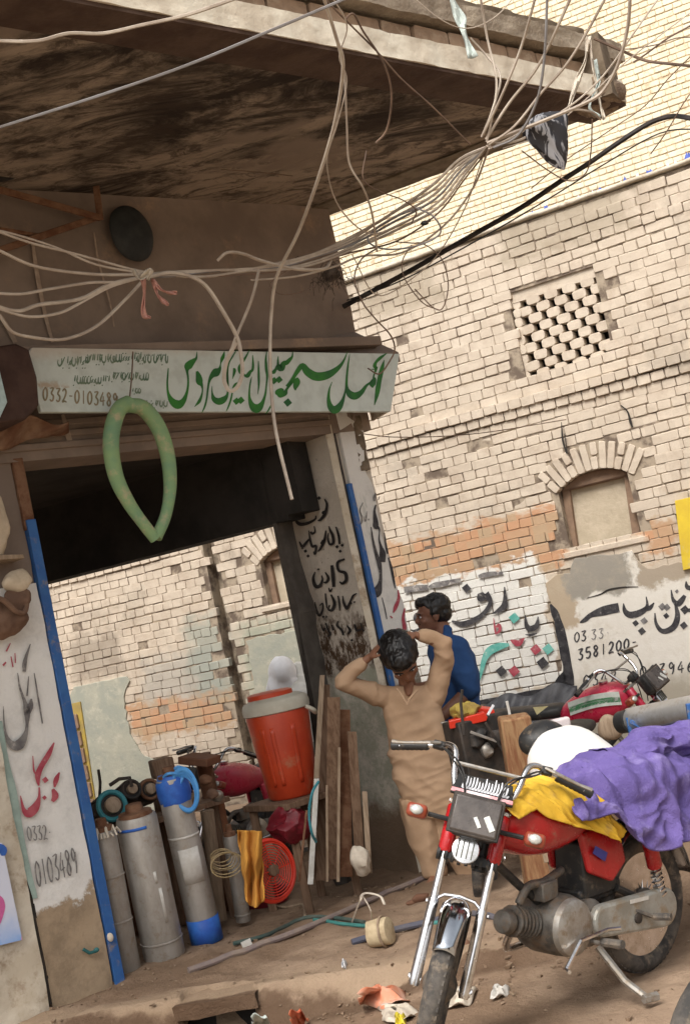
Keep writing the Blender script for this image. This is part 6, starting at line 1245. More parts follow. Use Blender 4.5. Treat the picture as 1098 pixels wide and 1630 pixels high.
    if stickers:
        for s in (-1, 1):
            for (mm, z0, z1) in stickers:
                mb = MB(); mb.grid(lambda a, b: (lambda x: V((x, s*(.0+.1425*math.sin(math.pi*min(1, max(0, (x-.28)/.72)))**.55), z0+(z1-z0)*b+.03*math.sin(a*2.6))))(.46+.36*a), 14, 2); P(mb, 'tank_stripe', mm, tk)
    if seat:
        mb = loft([sec(-.34, .80, .74, .08), sec(-.28, .815, .72, .12), sec(0, .80, .70, .125), sec(.25, .78, .69, .115), sec(.38, .78, .68, .09), sec(.42, .76, .70, .05)]); P(mb, 'seat', 'black_plastic', sub=1)
    # side cover, battery box
    for s in (-1, 1):
        mb = MB(); mb.prism([V((.22, .095*s, .665)), V((.46, .095*s, .655)), V((.43, .105*s, .50)), V((.30, .11*s, .44)), (V((.20, .105*s, .50)))], V((0, -.03*s, 0))); sc_o = P(mb, 'side_cover', paint_mat, bev=.012, smooth=False)
        mb = MB(); mb.prism([V((.33, .112*s, .56)), V((.40, .112*s, .60)), V((.42, .112*s, .575)), V((.35, .112*s, .53))], V((0, .002*s, 0))); P(mb, 'cover_badge', paint_badge, sc_o, smooth=False)
    mb = MB(); mb.box((.33, 0, .50), (.20, .14, .22)); mb.box((.32, 0, .40), (.26, .12, .06)); P(mb, 'battery_box', 'black_plastic', bev=.01)
    # engine
    eng = MB(); eng.lathe([(.05, -.12), (.10, -.105), (.115, -.06), (.115, .06), (.105, .10), (.075, .115), (.03, .12)], V((.56, 0, .33)), V((0, 1, 0)), 30); eng.lathe([(.05, -.10), (.085, -.09), (.09, .08), (.07, .095)], V((.43, 0, .31)), V((0, 1, 0)), 26); eng.box((.50, 0, .30), (.22, .20, .13))
    e = P(eng, 'engine', 'engine')
    mb = MB(); mb.lathe([(.108, .10), (.102, .122), (.085, .132), (.05, .136), (.02, .137)], V((.57, 0, .33)), V((0, 1, 0)), 30); P(mb, 'engine_cover', 'alu', e)
    mb = MB(); mb.lathe([(.055, .09), (.05, .118), (.02, .122)], V((.42, 0, .31)), V((0, 1, 0)), 24); P(mb, 'gear_cover', 'alu', e)
    for k in range(7): mb = MB(); mb.lathe([(.050, 0), (.058, .002), (.058, .008), (.050, .010)], V((.66+.020*k, 0, .352+.006*k)), V((1, 0, .25)), 4 if False else 18); P(mb, 'cooling_fin', 'engine', e)
    mb = MB(); mb.lathe([(.042, 0), (.047, .01), (.042, .04), (.02, .046)], V((.80, 0, .39)), V((1, 0, .25)), 18); P(mb, 'cylinder_head', 'engine', e)
    mb = MB(); mb.box((.62, .03, .47), (.09, .06, .07)); mb.tube(catmull([V((.74, 0, .44)), V((.70, .02, .50)), V((.62, .03, .50)), V((.50, .02, .52))], 4), .018, 8); P(mb, 'carburettor', 'engine', e, bev=.006)
    # exhaust on the right side
    mb = MB(); mb.tube(catmull([V((.76, -.03, .34)), V((.74, -.08, .27)), V((.65, -.12, .24)), V((.45, -.14, .23)), V((.25, -.15, .24)), V((.2, -.15, .24))], 5)+[V((.15, -.155, .245)), V((-.30, -.165, .33)), V((-.32, -.165, .334))], [.014]*26+[.036, .038, .03], 12); P(mb, 'exhaust', 'chrome')
    # chain case on the left
    def rr(n, c0, r0, c1, r1):
        o = []
        for k in range(n+1): a = math.pi/2+math.pi*k/n; o.append(V((c1[0]+r1*math.cos(a), .09, c1[1]+r1*math.sin(a))))
        for k in range(n+1): a = -math.pi/2+math.pi*k/n; o.append(V((c0[0]+r0*math.cos(a), .09, c0[1]+r0*math.sin(a))))
        return o
    mb = MB(); mb.prism(rr(10, (.40, .315), .062, (0, Rw), .078), V((0, .042, 0))); cc = P(mb, 'chain_case', 'chain_case', bev=.012, smooth=False)
    mb = MB(); mb.prism([V((.12, .1335, .335)), V((.24, .1335, .345)), V((.24, .1335, .36)), V((.12, .1335, .35))], V((0, .002, 0))); P(mb, 'case_label', 'tape', cc, smooth=False)
    mb = MB(); mb.lathe([(.02, 0), (.02, .01), (.012, .012)], V((.2, .132, .28)), V((0, 1, 0)), 12); P(mb, 'inspection_plug', 'dark_steel', cc)
    # foot controls and stand
    mb = MB(); mb.tube([V((.46, -.23, .25)), V((.46, .23, .25))], .009, 8); fp_ = P(mb, 'footrest_bar', 'alu')
    for s in (-1, 1): mb = MB(); mb.tube([V((.46, .155*s, .255)), V((.46, .25*s, .262))], .017, 8); P(mb, 'foot_peg', 'rubber', fp_)
    for s in (-1, 1): mb = MB(); mb.tube([V((.12, .15*s, .27)), V((.10, .22*s, .275))], .015, 8); mb.tube([V((.22, .12*s, .32)), V((.12, .155*s, .268))], .008, 6); P(mb, 'rear_peg', 'rubber')
    mb = MB(); mb.tube([V((.58, .15, .29)), V((.70, .17, .22)), V((.72, .20, .22))], .008, 6); mb.tube([V((.58, .15, .29)), V((.44, .17, .30)), V((.40, .20, .30))], .008, 6); P(mb, 'gear_pedal', 'chrome')
    if stand:
        mb = MB(); tl = math.tan(math.radians(lean)); yy_ = .27; mb.tube([V((.42, .10, .22)), V((.39, .19, .10)), V((.37, yy_, yy_*tl+.012))], .015, 8); mb.tube([V((.39, yy_, yy_*tl+.012)), V((.33, yy_+.02, yy_*tl+.012))], .018, 6); P(mb, 'side_stand', 'alu')
    # shocks, rear fender, tail lamp
    for s in (-1, 1):
        a, b = V((.0, .115*s, Rw+.01)), V((.085, .12*s, .64)); mb = MB(); mb.tube([a, a+(b-a)*.45], .014, 10); sh = P(mb, 'rear_shock', 'chrome')
        mb = MB(); n = 40; d = (b-a); x, y, z = basis(d); mb.tube([a+d*(.12+.35*k/n)+(x*math.cos(k*1.0)+y*math.sin(k*1.0))*.022 for k in range(n)], .005, 5); P(mb, 'spring', 'chrome', sh)
        mb = MB(); mb.tube([a+d*.44, a+d*.46, a+d*.92, a+d*.95], [.026, .031, .031, .02], 14); P(mb, 'shock_cover', paint_mat, sh)
    mb = MB()
    def rf(a, b):
        an = math.radians(10+150*a); y = (b-.5)*2; r = Rw+.045-.025*abs(y)**2.5; return V((math.cos(math.pi-an)*r*1.02, y*.065, Rw+math.sin(an)*r*1.12))
    mb.grid(rf, 28, 8); P(mb, 'rear_fender', 'fender', solid=.002)
    mb = MB(); mb.box((-.33, 0, .55), (.05, .12, .07)); P(mb, 'tail_lamp', 'red_plastic', bev=.012)
    return th
paint_horn = paint('horn_slot', (.10, .10, .08)); paint_strp = grunge('red and white stripe', (.60, .12, .14), (.72, .62, .62), 6, .5, bump=0); paint_badge = paint('blue_badge', (.05, .05, .25))
hd = 43.0; REAR = V((.775, 5.31))
mainbike = bike('red motorcycle parked at the front right with purple and yellow cloths over it', M['red_paint'], REAR, 180+hd, 7.0, 40.0, .96, 'motorcycles parked around the workshop', zb=-.10, pitch=4.0)
BM = mainbike.matrix_basis.copy()
paint('sticker_white', (.62, .66, .60)); paint('sticker_green', (.06, .36, .13))
def place(px, zc, dist): p = dp(px[0], px[1], dist); return p
# crimson motorcycle by the wall, facing right
q = dp(912, 1128, 8.6); hb_ = -24
bike('crimson motorcycle with green and white tank stripes parked along the painted brick wall', M['pink_red'], (q.x-.42*math.cos(math.radians(hb_)), q.y-.42*math.sin(math.radians(hb_))), hb_, -4.0, -22.0, .95, 'motorcycles parked around the workshop', stickers=[('sticker_white', .70, .79), ('sticker_green', .72, .755)], visor=False, zb=q.z-.68, stand=False)
q = dp(735, 1140, 7.2)
bike('dark motorcycle mostly hidden between the boy and the wooden post', M['black_plastic'], (q.x+.55, q.y+.75), 235, 6.0, 20.0, .9, 'motorcycles parked around the workshop', visor=False, zb=-.14)
q = dp(318, 1225, 8.9)
bike('pink red motorcycle seen through the doorway between the cartons and the water cooler', M['pink_red'], (q.x+.55, q.y+.6), 228, 5.0, 10.0, .95, 'motorcycles parked around the workshop', visor=False, zb=-.12)
# ---- cloths on the near motorcycle (built in its own frame, resting on it)
def bl(x, y, z): return BM @ V((x, y, z))
M['yellow_cloth'] = grunge('yellow cloth', (.72, .46, .05), (.62, .36, .03), 5, .9, dust=(.50, .33, .12), dustamt=.2, bump=.35, bsc=90)
M['purple_cloth'] = grunge('purple towelling', (.155, .115, .32), (.12, .09, .26), 7, .98, dust=(.22, .18, .38), dustamt=.3, bump=.8, bsc=140, spec=.1, bd=.006)
def drape(xa, xb, ztop, half, left, right, amp, seed, nx=50, ny=46, lift=.012, xl=None):
    rs = V((seed*3.1, seed*1.7, 0)); mb = MB()
    def fn(a, b):
        x = xa+(xb-xa)*a; Lh = left(a); Rh = right(a); tot = Lh+2*half+Rh; d = b*tot-Rh-half   # >0 towards +y (left side)
        if abs(d) <= half: y = d; z = ztop(x)-.012*(d/half)**2*3
        else:
            e = abs(d)-half; sgn = 1 if d > 0 else -1; y = sgn*(half+.02*math.sin(min(1, e*12)*1.5)+e*.16); z = ztop(x)-.036-e
        p = V((x, y, z)); n1 = mnoise.noise(V((a*7, b*5, seed))); n2 = mnoise.noise(V((a*16, b*9, seed+5))); w1 = V((a*5+n1*.8, b*3.2, seed+9)); r1 = 1-2.2*abs(mnoise.noise(w1)); r2 = 1-2.2*abs(mnoise.noise(V((a*11-b*5, b*7+a*4+n1, seed+2)))); f_ = amp*(.35*n1+.25*n2+.60*r1+.22*r2+.05*mnoise.noise(V((a*34, b*26, seed)))-.25)
        nrm = V((0, (1 if d > 0 else -1)*min(1, max(0, (abs(d)-half*.6)/half)), 1-min(1, max(0, (abs(d)-half)/half))*.9)); nrm.normalize()
        if xl: p.x += xl(a, max(0, abs(d)-half) if d > 0 else 0)
        return bl(*(p+nrm*(lift+f_)))
    mb.grid(fn, nx, ny); return mb
ztk = lambda x: .86-.35*max(0, abs(x-.68)-.12)**1.2
mb = drape(.38, .88, ztk, .10, lambda a: .035+.20*max(0, 1-a*1.25)**.8*min(1, .55+a*3), lambda a: .08, .026, 2, 90, 70, xl=lambda a, e: -e*.75)
o = mb.build('yellow_cloth', 'yellow_cloth', None, solid=.004); tag(o, 'yellow cloth draped over the tank of the red motorcycle', 'cloth')
zst = lambda x: .82+.055*math.exp(-((x+.02)/.22)**2)+.03*math.sin(x*9)
mb = drape(-.46, .56, zst, .13, lambda a: .05+.22*max(0, math.sin(math.pi*min(1, a*1.25)))*(1 if a > .1 else .5)+.10*math.exp(-((a-.62)/.16)**2)+.16*math.exp(-((a-.1)/.12)**2), lambda a: .15, .060, 7, 130, 100)
o = mb.build('purple_cloth', 'purple_cloth', None, solid=.008); tag(o, 'bunched purple towelling blanket spread over the seat of the red motorcycle', 'blanket')
mb = MB()
def roll(a, b):
    th = 2*math.pi*a; x = -.5+.62*b; r = .070*(1+.22*math.sin(b*11+a*6.283)+.28*(1-2*abs(mnoise.noise(V((math.cos(th)*1.6+b*5, math.sin(th)*1.6, b*4)))))); return bl(x, -.02+r*math.cos(th)*1.2, .875+.02*math.sin(b*5)+r*math.sin(th)*.8)
mb.grid(roll, 70, 90); o = mb.build('purple_cloth', 'purple_cloth', None); tag(o, 'twisted upper fold of purple cloth heaped on the blanket', 'cloth')
# white sack behind
c0 = dp(912, 1212, 5.75); mb = MB(); mb.ball(c0, .20, .15, .155, 34, 22, Matrix.Rotation(-.3, 3, 'Z') @ Matrix.Rotation(.15, 3, 'Y')); mb.rough(.03, 4).rough(.010, 11)
tag(mb.build('white_sack', grunge('white woven sack', (.74, .72, .69), (.66, .64, .60), 6, .8, bump=.4, bsc=120), None), 'bulging white sack behind the red motorcycle and the purple blanket', 'sack')
cr_ = thing('sack_crate', 'dark crate carrying the white sack', 'crate', (c0.x, c0.y, -.03)); mb = MB(); mb.box((c0.x, c0.y, (c0.z-.14-.03)/2), (.36, .30, c0.z-.14+.03), Matrix.Rotation(-.3, 3, 'Z')); mb.build('box', 'wood', cr_, bev=.01)
for k in range(3): mb = MB(); mb.box((c0.x, c0.y, .12+.2*k), (.38, .32, .05), Matrix.Rotation(-.3, 3, 'Z')); mb.build('slat', 'wood_pale', cr_, bev=.004)
# black hose bag / helmet shape behind the sack
mb = MB(); c1_ = dp(862, 1178, 6.3); mb.ball(c1_, .12, .10, .09, 22, 14); mb.rough(.015, 8); tag(mb.build('black_bundle', 'black_plastic', None), 'black bundle wedged behind the white sack', 'bundle')
mb = MB(); mb.box(dp(884, 1153, 6.4), (.14, .05, .05), Matrix.Rotation(.15, 3, 'Z')); tag(mb.build('white_packet', paint('packet', (.62, .55, .55)), None, bev=.01), 'white and red packet lying behind the black bundle', 'packet')
# ================================================================ WOODEN POST, TUBE ON BLUE FRAME, TARPAULIN
b0, b1 = dp(838, 1270, 6.7), dp(817, 1140, 6.7); ax = (b1-b0).normalized(); mb = MB(); g0 = b0-ax*((b0.z+.05)/ax.z)
x_ = (IR-ax*IR.dot(ax)).normalized(); y_ = ax.cross(x_); R = Matrix((x_, y_, ax)).transposed(); Lp = (b1-g0).length; mb.box(g0+ax*Lp/2, (.155, .15, Lp), R); mb.rough(.006, 6)
tag(mb.build('wooden_post', grunge('split brown post', (.20, .085, .04), (.33, .20, .10), 6, .8, stretch=(7, 7, .7), bump=.5, bd=.006), None, bev=.012), 'thick reddish brown wooden post with a pale top behind the handlebar', 'post')
cart = thing('pipe_cart', 'blue steel frame carrying the long silver tube at the right edge', 'cart', dp(1050, 1190, 7.2))
a, b = dp(1000, 1147, 7.3), dp(1180, 1112, 6.6); mb = MB(); mb.tube([a, a+(b-a)*.02, b], [.055, .068, .068], 28); tag(mb.build('silver_tube', grunge('silver tube', (.62, .62, .62), (.50, .49, .47), 8, .35, .6, dust=(.36, .31, .25), dustamt=.25, bump=.1), None), 'long silver tube lying on the blue frame at the right edge', 'tube')
def cbar(p, q, d0, d1, w=.022): mb = MB(); mb.bar(dp(*p, d0), dp(*q, d1), w, w); mb.build('frame_bar', 'blue_frame', cart, bev=.003)
cbar((998, 1142), (1004, 1170), 7.22, 7.22); cbar((1002, 1148), (1040, 1166), 7.18, 7.15); cbar((1038, 1165), (1110, 1150), 7.15, 6.8); cbar((1095, 1120), (1102, 1165), 6.75, 6.75, .03); cbar((1038, 1160), (1052, 1420), 7.2, 7.2); cbar((1100, 1160), (1122, 1420), 6.85, 6.85); cbar((1004, 1170), (1090, 1158), 7.0, 6.8)
mb = MB(); a = dp(988, 1150, 7.32); mb.tube([a, a-(b-dp(1000, 1147, 7.3)).normalized()*.001, a+(b-a).normalized()*.07], [.05, .062, .064], 24); tag(mb.build('tube_collar', 'black_plastic', None), 'black collar on the left end of the silver tube', 'collar')
mb = MB(); c_ = dp(968, 1158, 7.5); mb.ball(c_, .07, .05, .08, 18, 12); mb.rough(.02, 9); tag(mb.build('grey_bundle', 'wood_pale', None), 'dusty grey bundle at the left end of the silver tube', 'bundle')
# dark tarpaulin ridge against the wall
def tarp(a, b):
    x = 748+170*a; p = wp(x, 1122-.215*(x-748)+6*math.sin(a*14)+b*70, .05+.35*b*(1+.3*math.sin(a*11))+.02*math.sin(a*40+b*7)); return p
mb = MB(); mb.grid(tarp, 50, 14); tag(mb.build('tarpaulin', grunge('black tarpaulin', (.035, .035, .04), (.07, .07, .075), 6, .5, bump=.3), None, solid=.004), 'black tarpaulin heaped along the foot of the painted brick wall', 'tarpaulin')
mb = MB(); mb.prism([dp(848, 1126, 8.2), dp(872, 1124, 8.2), dp(854, 1138, 8.2)], FW*.004); tag(mb.build('paper_flag', paint('pale_yellow', (.58, .50, .26)), None), 'small pale yellow paper triangle over the black tarpaulin', 'paper')
# red plank and odds between the boy and the post
mb = MB(); mb.prism([dp(714, 1148, 6.9), dp(770, 1134, 6.9), dp(776, 1142, 6.9), dp(774, 1148, 6.9), dp(716, 1161, 6.9)], FW*.05); tag(mb.build('red_board', 'red_plastic', None, bev=.004), 'red painted board lying behind the left handlebar grip', 'board')
mb = MB(); mb.prism([dp(758, 1126, 7), dp(786, 1130, 7), dp(790, 1146, 7), dp(762, 1142, 7)], FW*.10); tag(mb.build('red_crate', 'red_plastic', None, bev=.004), 'small red plastic crate behind the red painted board', 'crate')
blob('yellow_cloth', grunge('olive yellow rag', (.36, .27, .06), (.24, .16, .05), 14, .9, bump=.4), (738, 1130), 6.95, .075, .05, .045, 'olive yellow rag on the red painted board', 'rag', .03, 14)
mb = MB(); mb.tube([dp(735, 1098, 6.7), dp(733, 1120, 6.7), dp(738, 1170, 6.65)], .008, 7); tag(mb.build('mirror_stem', 'dark_steel', None), 'upright grey rod in front of the olive yellow rag', 'rod')
for i, (p, q, m_) in enumerate((((785, 1122), (776, 1138), 'white_cloth'), ((806, 1116), (811, 1138), 'tape'), ((772, 1150), (800, 1195), 'dark_steel'), ((748, 1165), (790, 1180), 'alu'))):
    mb = MB(); mb.bar(dp(*p, 6.85), dp(*q, 6.85), .014, .012); tag(mb.build('batten', m_, None, bev=.002), ['short white stick left of the post top', 'short pale stick over the post top', 'dark slanting bar left of the wooden post', 'grey bar under the red painted board'][i], 'stick')
for i, (x, y, s_, m_) in enumerate(((757, 1180, .05, 'dark_steel'), (775, 1195, .045, 'alu'), (766, 1170, .04, 'black_plastic'), (852, 1160, .022, 'pink_rag'), (862, 1163, .022, 'pink_rag'), (790, 1175, .05, 'dark_steel'))):
    mb = MB(); mb.ball(dp(x, y, 6.9), s_, s_*.8, s_*.9, 14, 10); mb.rough(s_*.4, 20); tag(mb.build('scrap_part', m_, None), ['dark lump of scrap left of the post', 'silver lump of scrap at the foot of the post', 'black lump of scrap under the red crate', 'small pink lamp left of the black bundle', 'second small pink lamp closer to the black bundle', 'dark lump touching the left side of the post'][i], 'scrap')
mb = MB(); mb.box(dp(770, 1215, 7.0), (.30, .2, .5), Matrix.Rotation(.4, 3, 'Z')); tag(mb.build('dark_box', 'dark_steel', None, bev=.01), 'dark box between the boy and the wooden post', 'box')
# front black-and-white stick (fork of something) next to post
mb = MB(); mb.tube([dp(848, 1170, 6.5), dp(858, 1182, 6.5), dp(872, 1215, 6.5)], [.014, .013, .010], 8); tag(mb.build('chrome_rod', 'chrome', None), 'short chrome rod right of the wooden post', 'rod')
# tyre at the lower right corner of the frame
c_ = gp(1150, 1630, .20); 
_r = ray(1240, 1690); c_ = EYE+_r*((.27-1.5)/_r.z); rt_ = .29; tt = thing('near_wheel', 'black tyre cut off by the lower right corner of the frame', 'tyre', (c_.x, c_.y, -.02)); axn = V((.25, -.97, 0)).normalized()
c_ = V((c_.x, c_.y, -.02+rt_)); mb = MB(); mb.torus(c_, axn, rt_-.035, .035, 48, 12); mb.build('tyre', 'rubber', tt)
mb = MB(); mb.lathe([(rt_-.075, -.02), (rt_-.066, -.026), (rt_-.062, 0), (rt_-.066, .026), (rt_-.075, .02)], c_, axn, 40); mb.build('rim', 'dark_steel', tt); mb = MB(); mb.lathe([(.02, -.05), (.05, -.03), (rt_-.07, -.004), (rt_-.07, .004), (.05, .03), (.02, .05)], c_, axn, 32); mb.build('disc', 'dark_steel', tt)
# ================================================================ PEOPLE
def folds(o, amp, fn):
    me = o.data; me.update(); N = [v.normal.copy() for v in me.vertices]
    for v, nn in zip(me.vertices, N): v.co += nn*amp*fn(v.co)
    me.update()
def ridge(p, sc, off=0.0): return 1-2*abs(mnoise.noise(p*sc+V((off, off*2, off*3))))
def chain(mb, pts, rad, n=14):
    Q = catmull([V((*p, r)) if False else p for p in pts], 4) if len(pts) > 2 else pts
    m = len(Q); rr = []
    for i in range(m):
        t = i/(m-1)*(len(rad)-1); k = min(int(t), len(rad)-2); rr.append(rad[k]+(rad[k+1]-rad[k])*(t-k))
    mb.tube(Q, rr, n); mb.ball(Q[0], rr[0]*.99); mb.ball(Q[-1], rr[-1]*.99)
def head(mb, c, Fd, Ud, h=.225):
    Fd = Fd.normalized(); Ud = (Ud-Fd*Ud.dot(Fd)).normalized(); Rt = Fd.cross(Ud); R = Matrix((Rt, Fd, Ud)).transposed(); k = h/.225
    B = lambda x, y, z, rx, ry, rz: mb.ball(c+R @ (V((x, y, z))*k), rx*k, ry*k, rz*k, 20, 14, R)
    B(0, -.012, .03, .074, .090, .085); B(0, .02, -.025, .060, .070, .075); B(0, .045, -.078, .034, .034, .028); B(0, .03, -.05, .052, .055, .045)
    B(0, .092, -.018, .012, .016, .020); B(0, .080, .010, .010, .014, .026); B(0, .074, .022, .048, .018, .012)      # nose, bridge, brow
    B(0, .083, -.048, .022, .012, .0055); B(0, .082, -.058, .019, .011, .006)                                        # lips
    for s in (-1, 1): B(.074*s, -.005, -.008, .008, .018, .028); B(.038*s, .062, -.022, .022, .018, .018)            # ears, cheeks
    return R, k
def face_bits(th, c, R, k, skin_eye='white_cloth'):
    for s in (-1, 1):
        mb = MB(); mb.ball(c+R @ (V((.030*s, .076, .004))*k), .0105*k, .006*k, .0055*k, 12, 8, R); e = mb.build('eye', skin_eye, th)
        mb = MB(); mb.ball(c+R @ (V((.030*s, .0825, .004))*k), .005*k, .003*k, .005*k, 10, 6, R); mb.build('pupil', 'hair', e)
        mb = MB(); mb.tube([c+R @ (V((.014*s, .088, .020))*k), c+R @ (V((.032*s, .088, .026))*k), c+R @ (V((.050*s, .076, .020))*k)], .004*k, 6); mb.build('eyebrow', 'hair', th)
def hair(th, c, R, k, mat='hair', fringe=1.0, seed=1, vol=1.0):
    mb = MB(); B = lambda x, y, z, rx, ry, rz: mb.ball(c+R @ (V((x, y, z))*k), rx*k*vol, ry*k*vol, rz*k*vol, 24, 16, R)
    B(0, -.026, .048, .084, .094, .080); B(0, -.045, .0, .078, .072, .062)
    for s in (-1, 1): B(.052*s, -.008, .022, .032, .040, .038)
    B(0, .045, .082, .058, .048*fringe, .034*fringe); B(.02, .062, .068, .034, .028*fringe, .026*fringe)
    o = mb.build('hair', mat, th, remesh=.006); folds(o, .005, lambda p: mnoise.noise(p*45+V((seed, 0, 0)))+.8*mnoise.noise(V((p.x*120, p.y*120, p.z*30)))); return o
def hand(mb, wrist, d, palm_n, L=.15, curl=.5, side=1):
    """wrist point, direction of the hand, palm normal, hand length; side +1 puts the thumb on the d x n side"""
    d = d.normalized(); palm_n = (palm_n-d*palm_n.dot(d)).normalized(); sdir = d.cross(palm_n)*side; k = L/.17
    R = Matrix((sdir, d, palm_n)).transposed()
    mb.ball(wrist+d*.045*k, .036*k, .050*k, .016*k, 16, 10, R)
    for i, (off, ln) in enumerate(((.027, .070), (.009, .080), (-.009, .075), (-.027, .058))):
        p = wrist+(d*.080+sdir*off)*k; dr = (d+sdir*off*2.2).normalized(); pts = [wrist+(d*.04+sdir*off*.8)*k, p]
        for j in range(3): dr = (dr+palm_n*curl*.42).normalized(); p = p+dr*ln*k*(.42, .32, .26)[j]; pts.append(p)
        mb.tube(pts, [.010*k, .0098*k, .0092*k, .0085*k, .0070*k], 8); mb.ball(pts[-1], .0069*k, n=8, m=6)
    p0 = wrist+(d*.02+sdir*.02)*k; pts = [p0, p0+(d*.025+sdir*.026+palm_n*.008)*k, p0+(d*.052+sdir*.036+palm_n*.018)*k, p0+(d*.072+sdir*.034+palm_n*.026)*k]
    mb.tube(pts, [.013*k, .0115*k, .010*k, .008*k], 8); mb.ball(pts[-1], .0078*k, n=8, m=6)
def foot(mb, ankle, fwd, L=.20):
    fwd = fwd.normalized(); k = L/.22; z0 = ankle.z; R = Matrix((UP.cross(fwd), fwd, UP)).transposed()
    mb.ball(ankle+(fwd*.055-UP*.045)*k, .036*k, .085*k, .030*k, 16, 10, R); mb.ball(ankle+(fwd*.105-UP*.055)*k, .042*k, .045*k, .020*k, 16, 10, R); mb.ball(ankle-(fwd*.025+UP*.03)*k, .028*k, .030*k, .034*k, 12, 8, R)
    for i in range(5): mb.ball(ankle+(fwd*(.15-.008*i)-UP*.062+UP.cross(fwd)*(.03-.015*i))*k, .009*k, .016*k, .009*k, 8, 6, R)
def sect_loft(mb, secs, n=36):
    """secs: (centre, half width, half depth, right, forward)"""
    vs = []; fs = []
    for c, hw, hd_, rt, fw in secs:
        for k in range(n):
            a = 2*math.pi*k/n; vs.append(c+rt*hw*math.copysign(abs(math.cos(a))**.85, math.cos(a))+fw*hd_*math.copysign(abs(math.sin(a))**.9, math.sin(a)))
    m = len(secs)
    for i in range(m-1):
        for k in range(n): fs.append((i*n+k, i*n+(k+1) % n, (i+1)*n+(k+1) % n, (i+1)*n+k))
    fs += [tuple(range(n-1, -1, -1)), tuple((m-1)*n+k for k in range(n))]; mb.add(vs, fs)
# ---------------------------------------------------------------- the boy
TC = -FW; TC = V((TC.x, TC.y, 0)).normalized()                     # towards the camera
RB = V((1, 0, 0))
JD = 7.50
def j(x, y, d=0.0): return dp(x, y, JD+d)
boy = thing('person', 'boy in a tan tunic and trousers with both hands behind his bowed head', 'person', gp(700, 1402, -.06))
kr = .96
HC = j(639, 1050, -.13); faceF = (TC*.60-UP*.78+RB*.10).normalized(); faceU = (UP*.62+TC*.75-RB*.12).normalized()
sh_c = j(653, 1100); hip_c = j(688, 1262); shL, shR = j(612, 1106, .0), j(695, 1088, .0)
elL, elR = j(545, 1082, -.12), j(707, 1026, -.10)
wrL, wrR = j(588, 1046, -.12), j(662, 1011, -.13)
mb = MB(); R_, k_ = head(mb, HC, faceF, faceU, .270)
chain(mb, [HC+faceU*-.06-faceF*.03, j(650, 1098, .02)], [.045, .050])
chain(mb, [j(653, 1122, .03), j(668, 1180, .03), hip_c], [.060, .062, .08]); chain(mb, [j(622, 1108, .02), j(686, 1094, .02)], [.042, .042])
chain(mb, [shL, elL], [.046, .034]); chain(mb, [elL, wrL], [.033, .022]); chain(mb, [shR, elR], [.046, .034]); chain(mb, [elR, wrR], [.033, .022])
hand(mb, wrL, j(618, 1012, -.19)-wrL, (HC-wrL), .165, .30, -1); hand(mb, wrR, j(618, 1006, -.20)-wrR, (HC-wrR), .165, .28, 1); chain(mb, [j(650, 1094, -.05), j(650, 1104, -.100)], [.034, .018])
anL, anR = j(694, 1384), j(750, 1388)
hpL, hpR = j(668, 1268), j(712, 1262); knL, knR = j(682, 1332, -.02), j(728, 1330, -.04)
chain(mb, [hpL, knL, anL], [.075, .05, .030]); chain(mb, [hpR, knR, anR], [.075, .05, .030]); foot(mb, anL, TC*.9-RB*.4, .19); foot(mb, anR, TC*.9+RB*.2, .19)
mb.build('body', 'skin', boy, remesh=.006); face_bits(boy, HC, R_, k_)
hair(boy, HC, R_, k_, fringe=1.25, vol=1.12)
M['tan_cloth'] = grunge('tan cotton', (.50, .335, .215), (.42, .275, .17), 4, .92, bump=.25, bsc=110, spec=.15, bd=.002)
mb = MB(); sc_ = JD/F_PX; W_ = lambda px: px*sc_
secs = []
for x, y, hw, hd_ in ((650, 1092, 28, 17), (652, 1104, 43, 23), (655, 1125, 45, 26), (660, 1155, 45, 27), (666, 1190, 45, 28), (675, 1225, 47, 31), (686, 1258, 50, 36), (695, 1286, 51, 40), (697, 1298, 50, 40)):
    secs.append((j(x, y), W_(hw), W_(hd_), (IR*.97).normalized(), TC))
sect_loft(mb, secs)
chain(mb, [j(618, 1110), j(580, 1100, -.05), elL+V((.0, 0, -.01))], [.062, .053, .043]); chain(mb, [elL, j(562, 1067, -.12), j(576, 1056, -.12)], [.043, .036, .030])
chain(mb, [j(692, 1106), j(704, 1062, -.04), elR], [.066, .056, .044]); chain(mb, [elR, j(690, 1017, -.11), j(672, 1012, -.12)], [.044, .038, .032])
mb.ball(j(616, 1108), .075, .06, .06); mb.ball(j(692, 1100), .075, .06, .07)
ku = mb.build('tunic', 'tan_cloth', boy, remesh=.007)
def fb(p):
    q = p; dn = (UP*.9+RB*.5); t = V((q.dot(RB)*4.6+q.z*1.1, q.y*3, q.z*1.5)); f1 = ridge(t, 1.1, 1); f2 = ridge(V((q.x*7, q.y*6, q.z*9+q.x*6)), 1.0, 4)
    x, y, z = proj(q); waist = math.exp(-((y-1235)/60)**2); slv = 1 if (x < 600 or y < 1075) else 0
    f3 = ridge(V((q.x*3+q.z*7, q.y*6, q.z*11-q.x*5)), 1.3, 8); low = max(0, min(1, (y-1130)/120)); return (.35+.45*low)*f1*(1-.4*slv)+(.10+.50*waist+.38*slv)*f2*.8+(.12+.2*waist)*f3-.15
folds(ku, .030, fb)
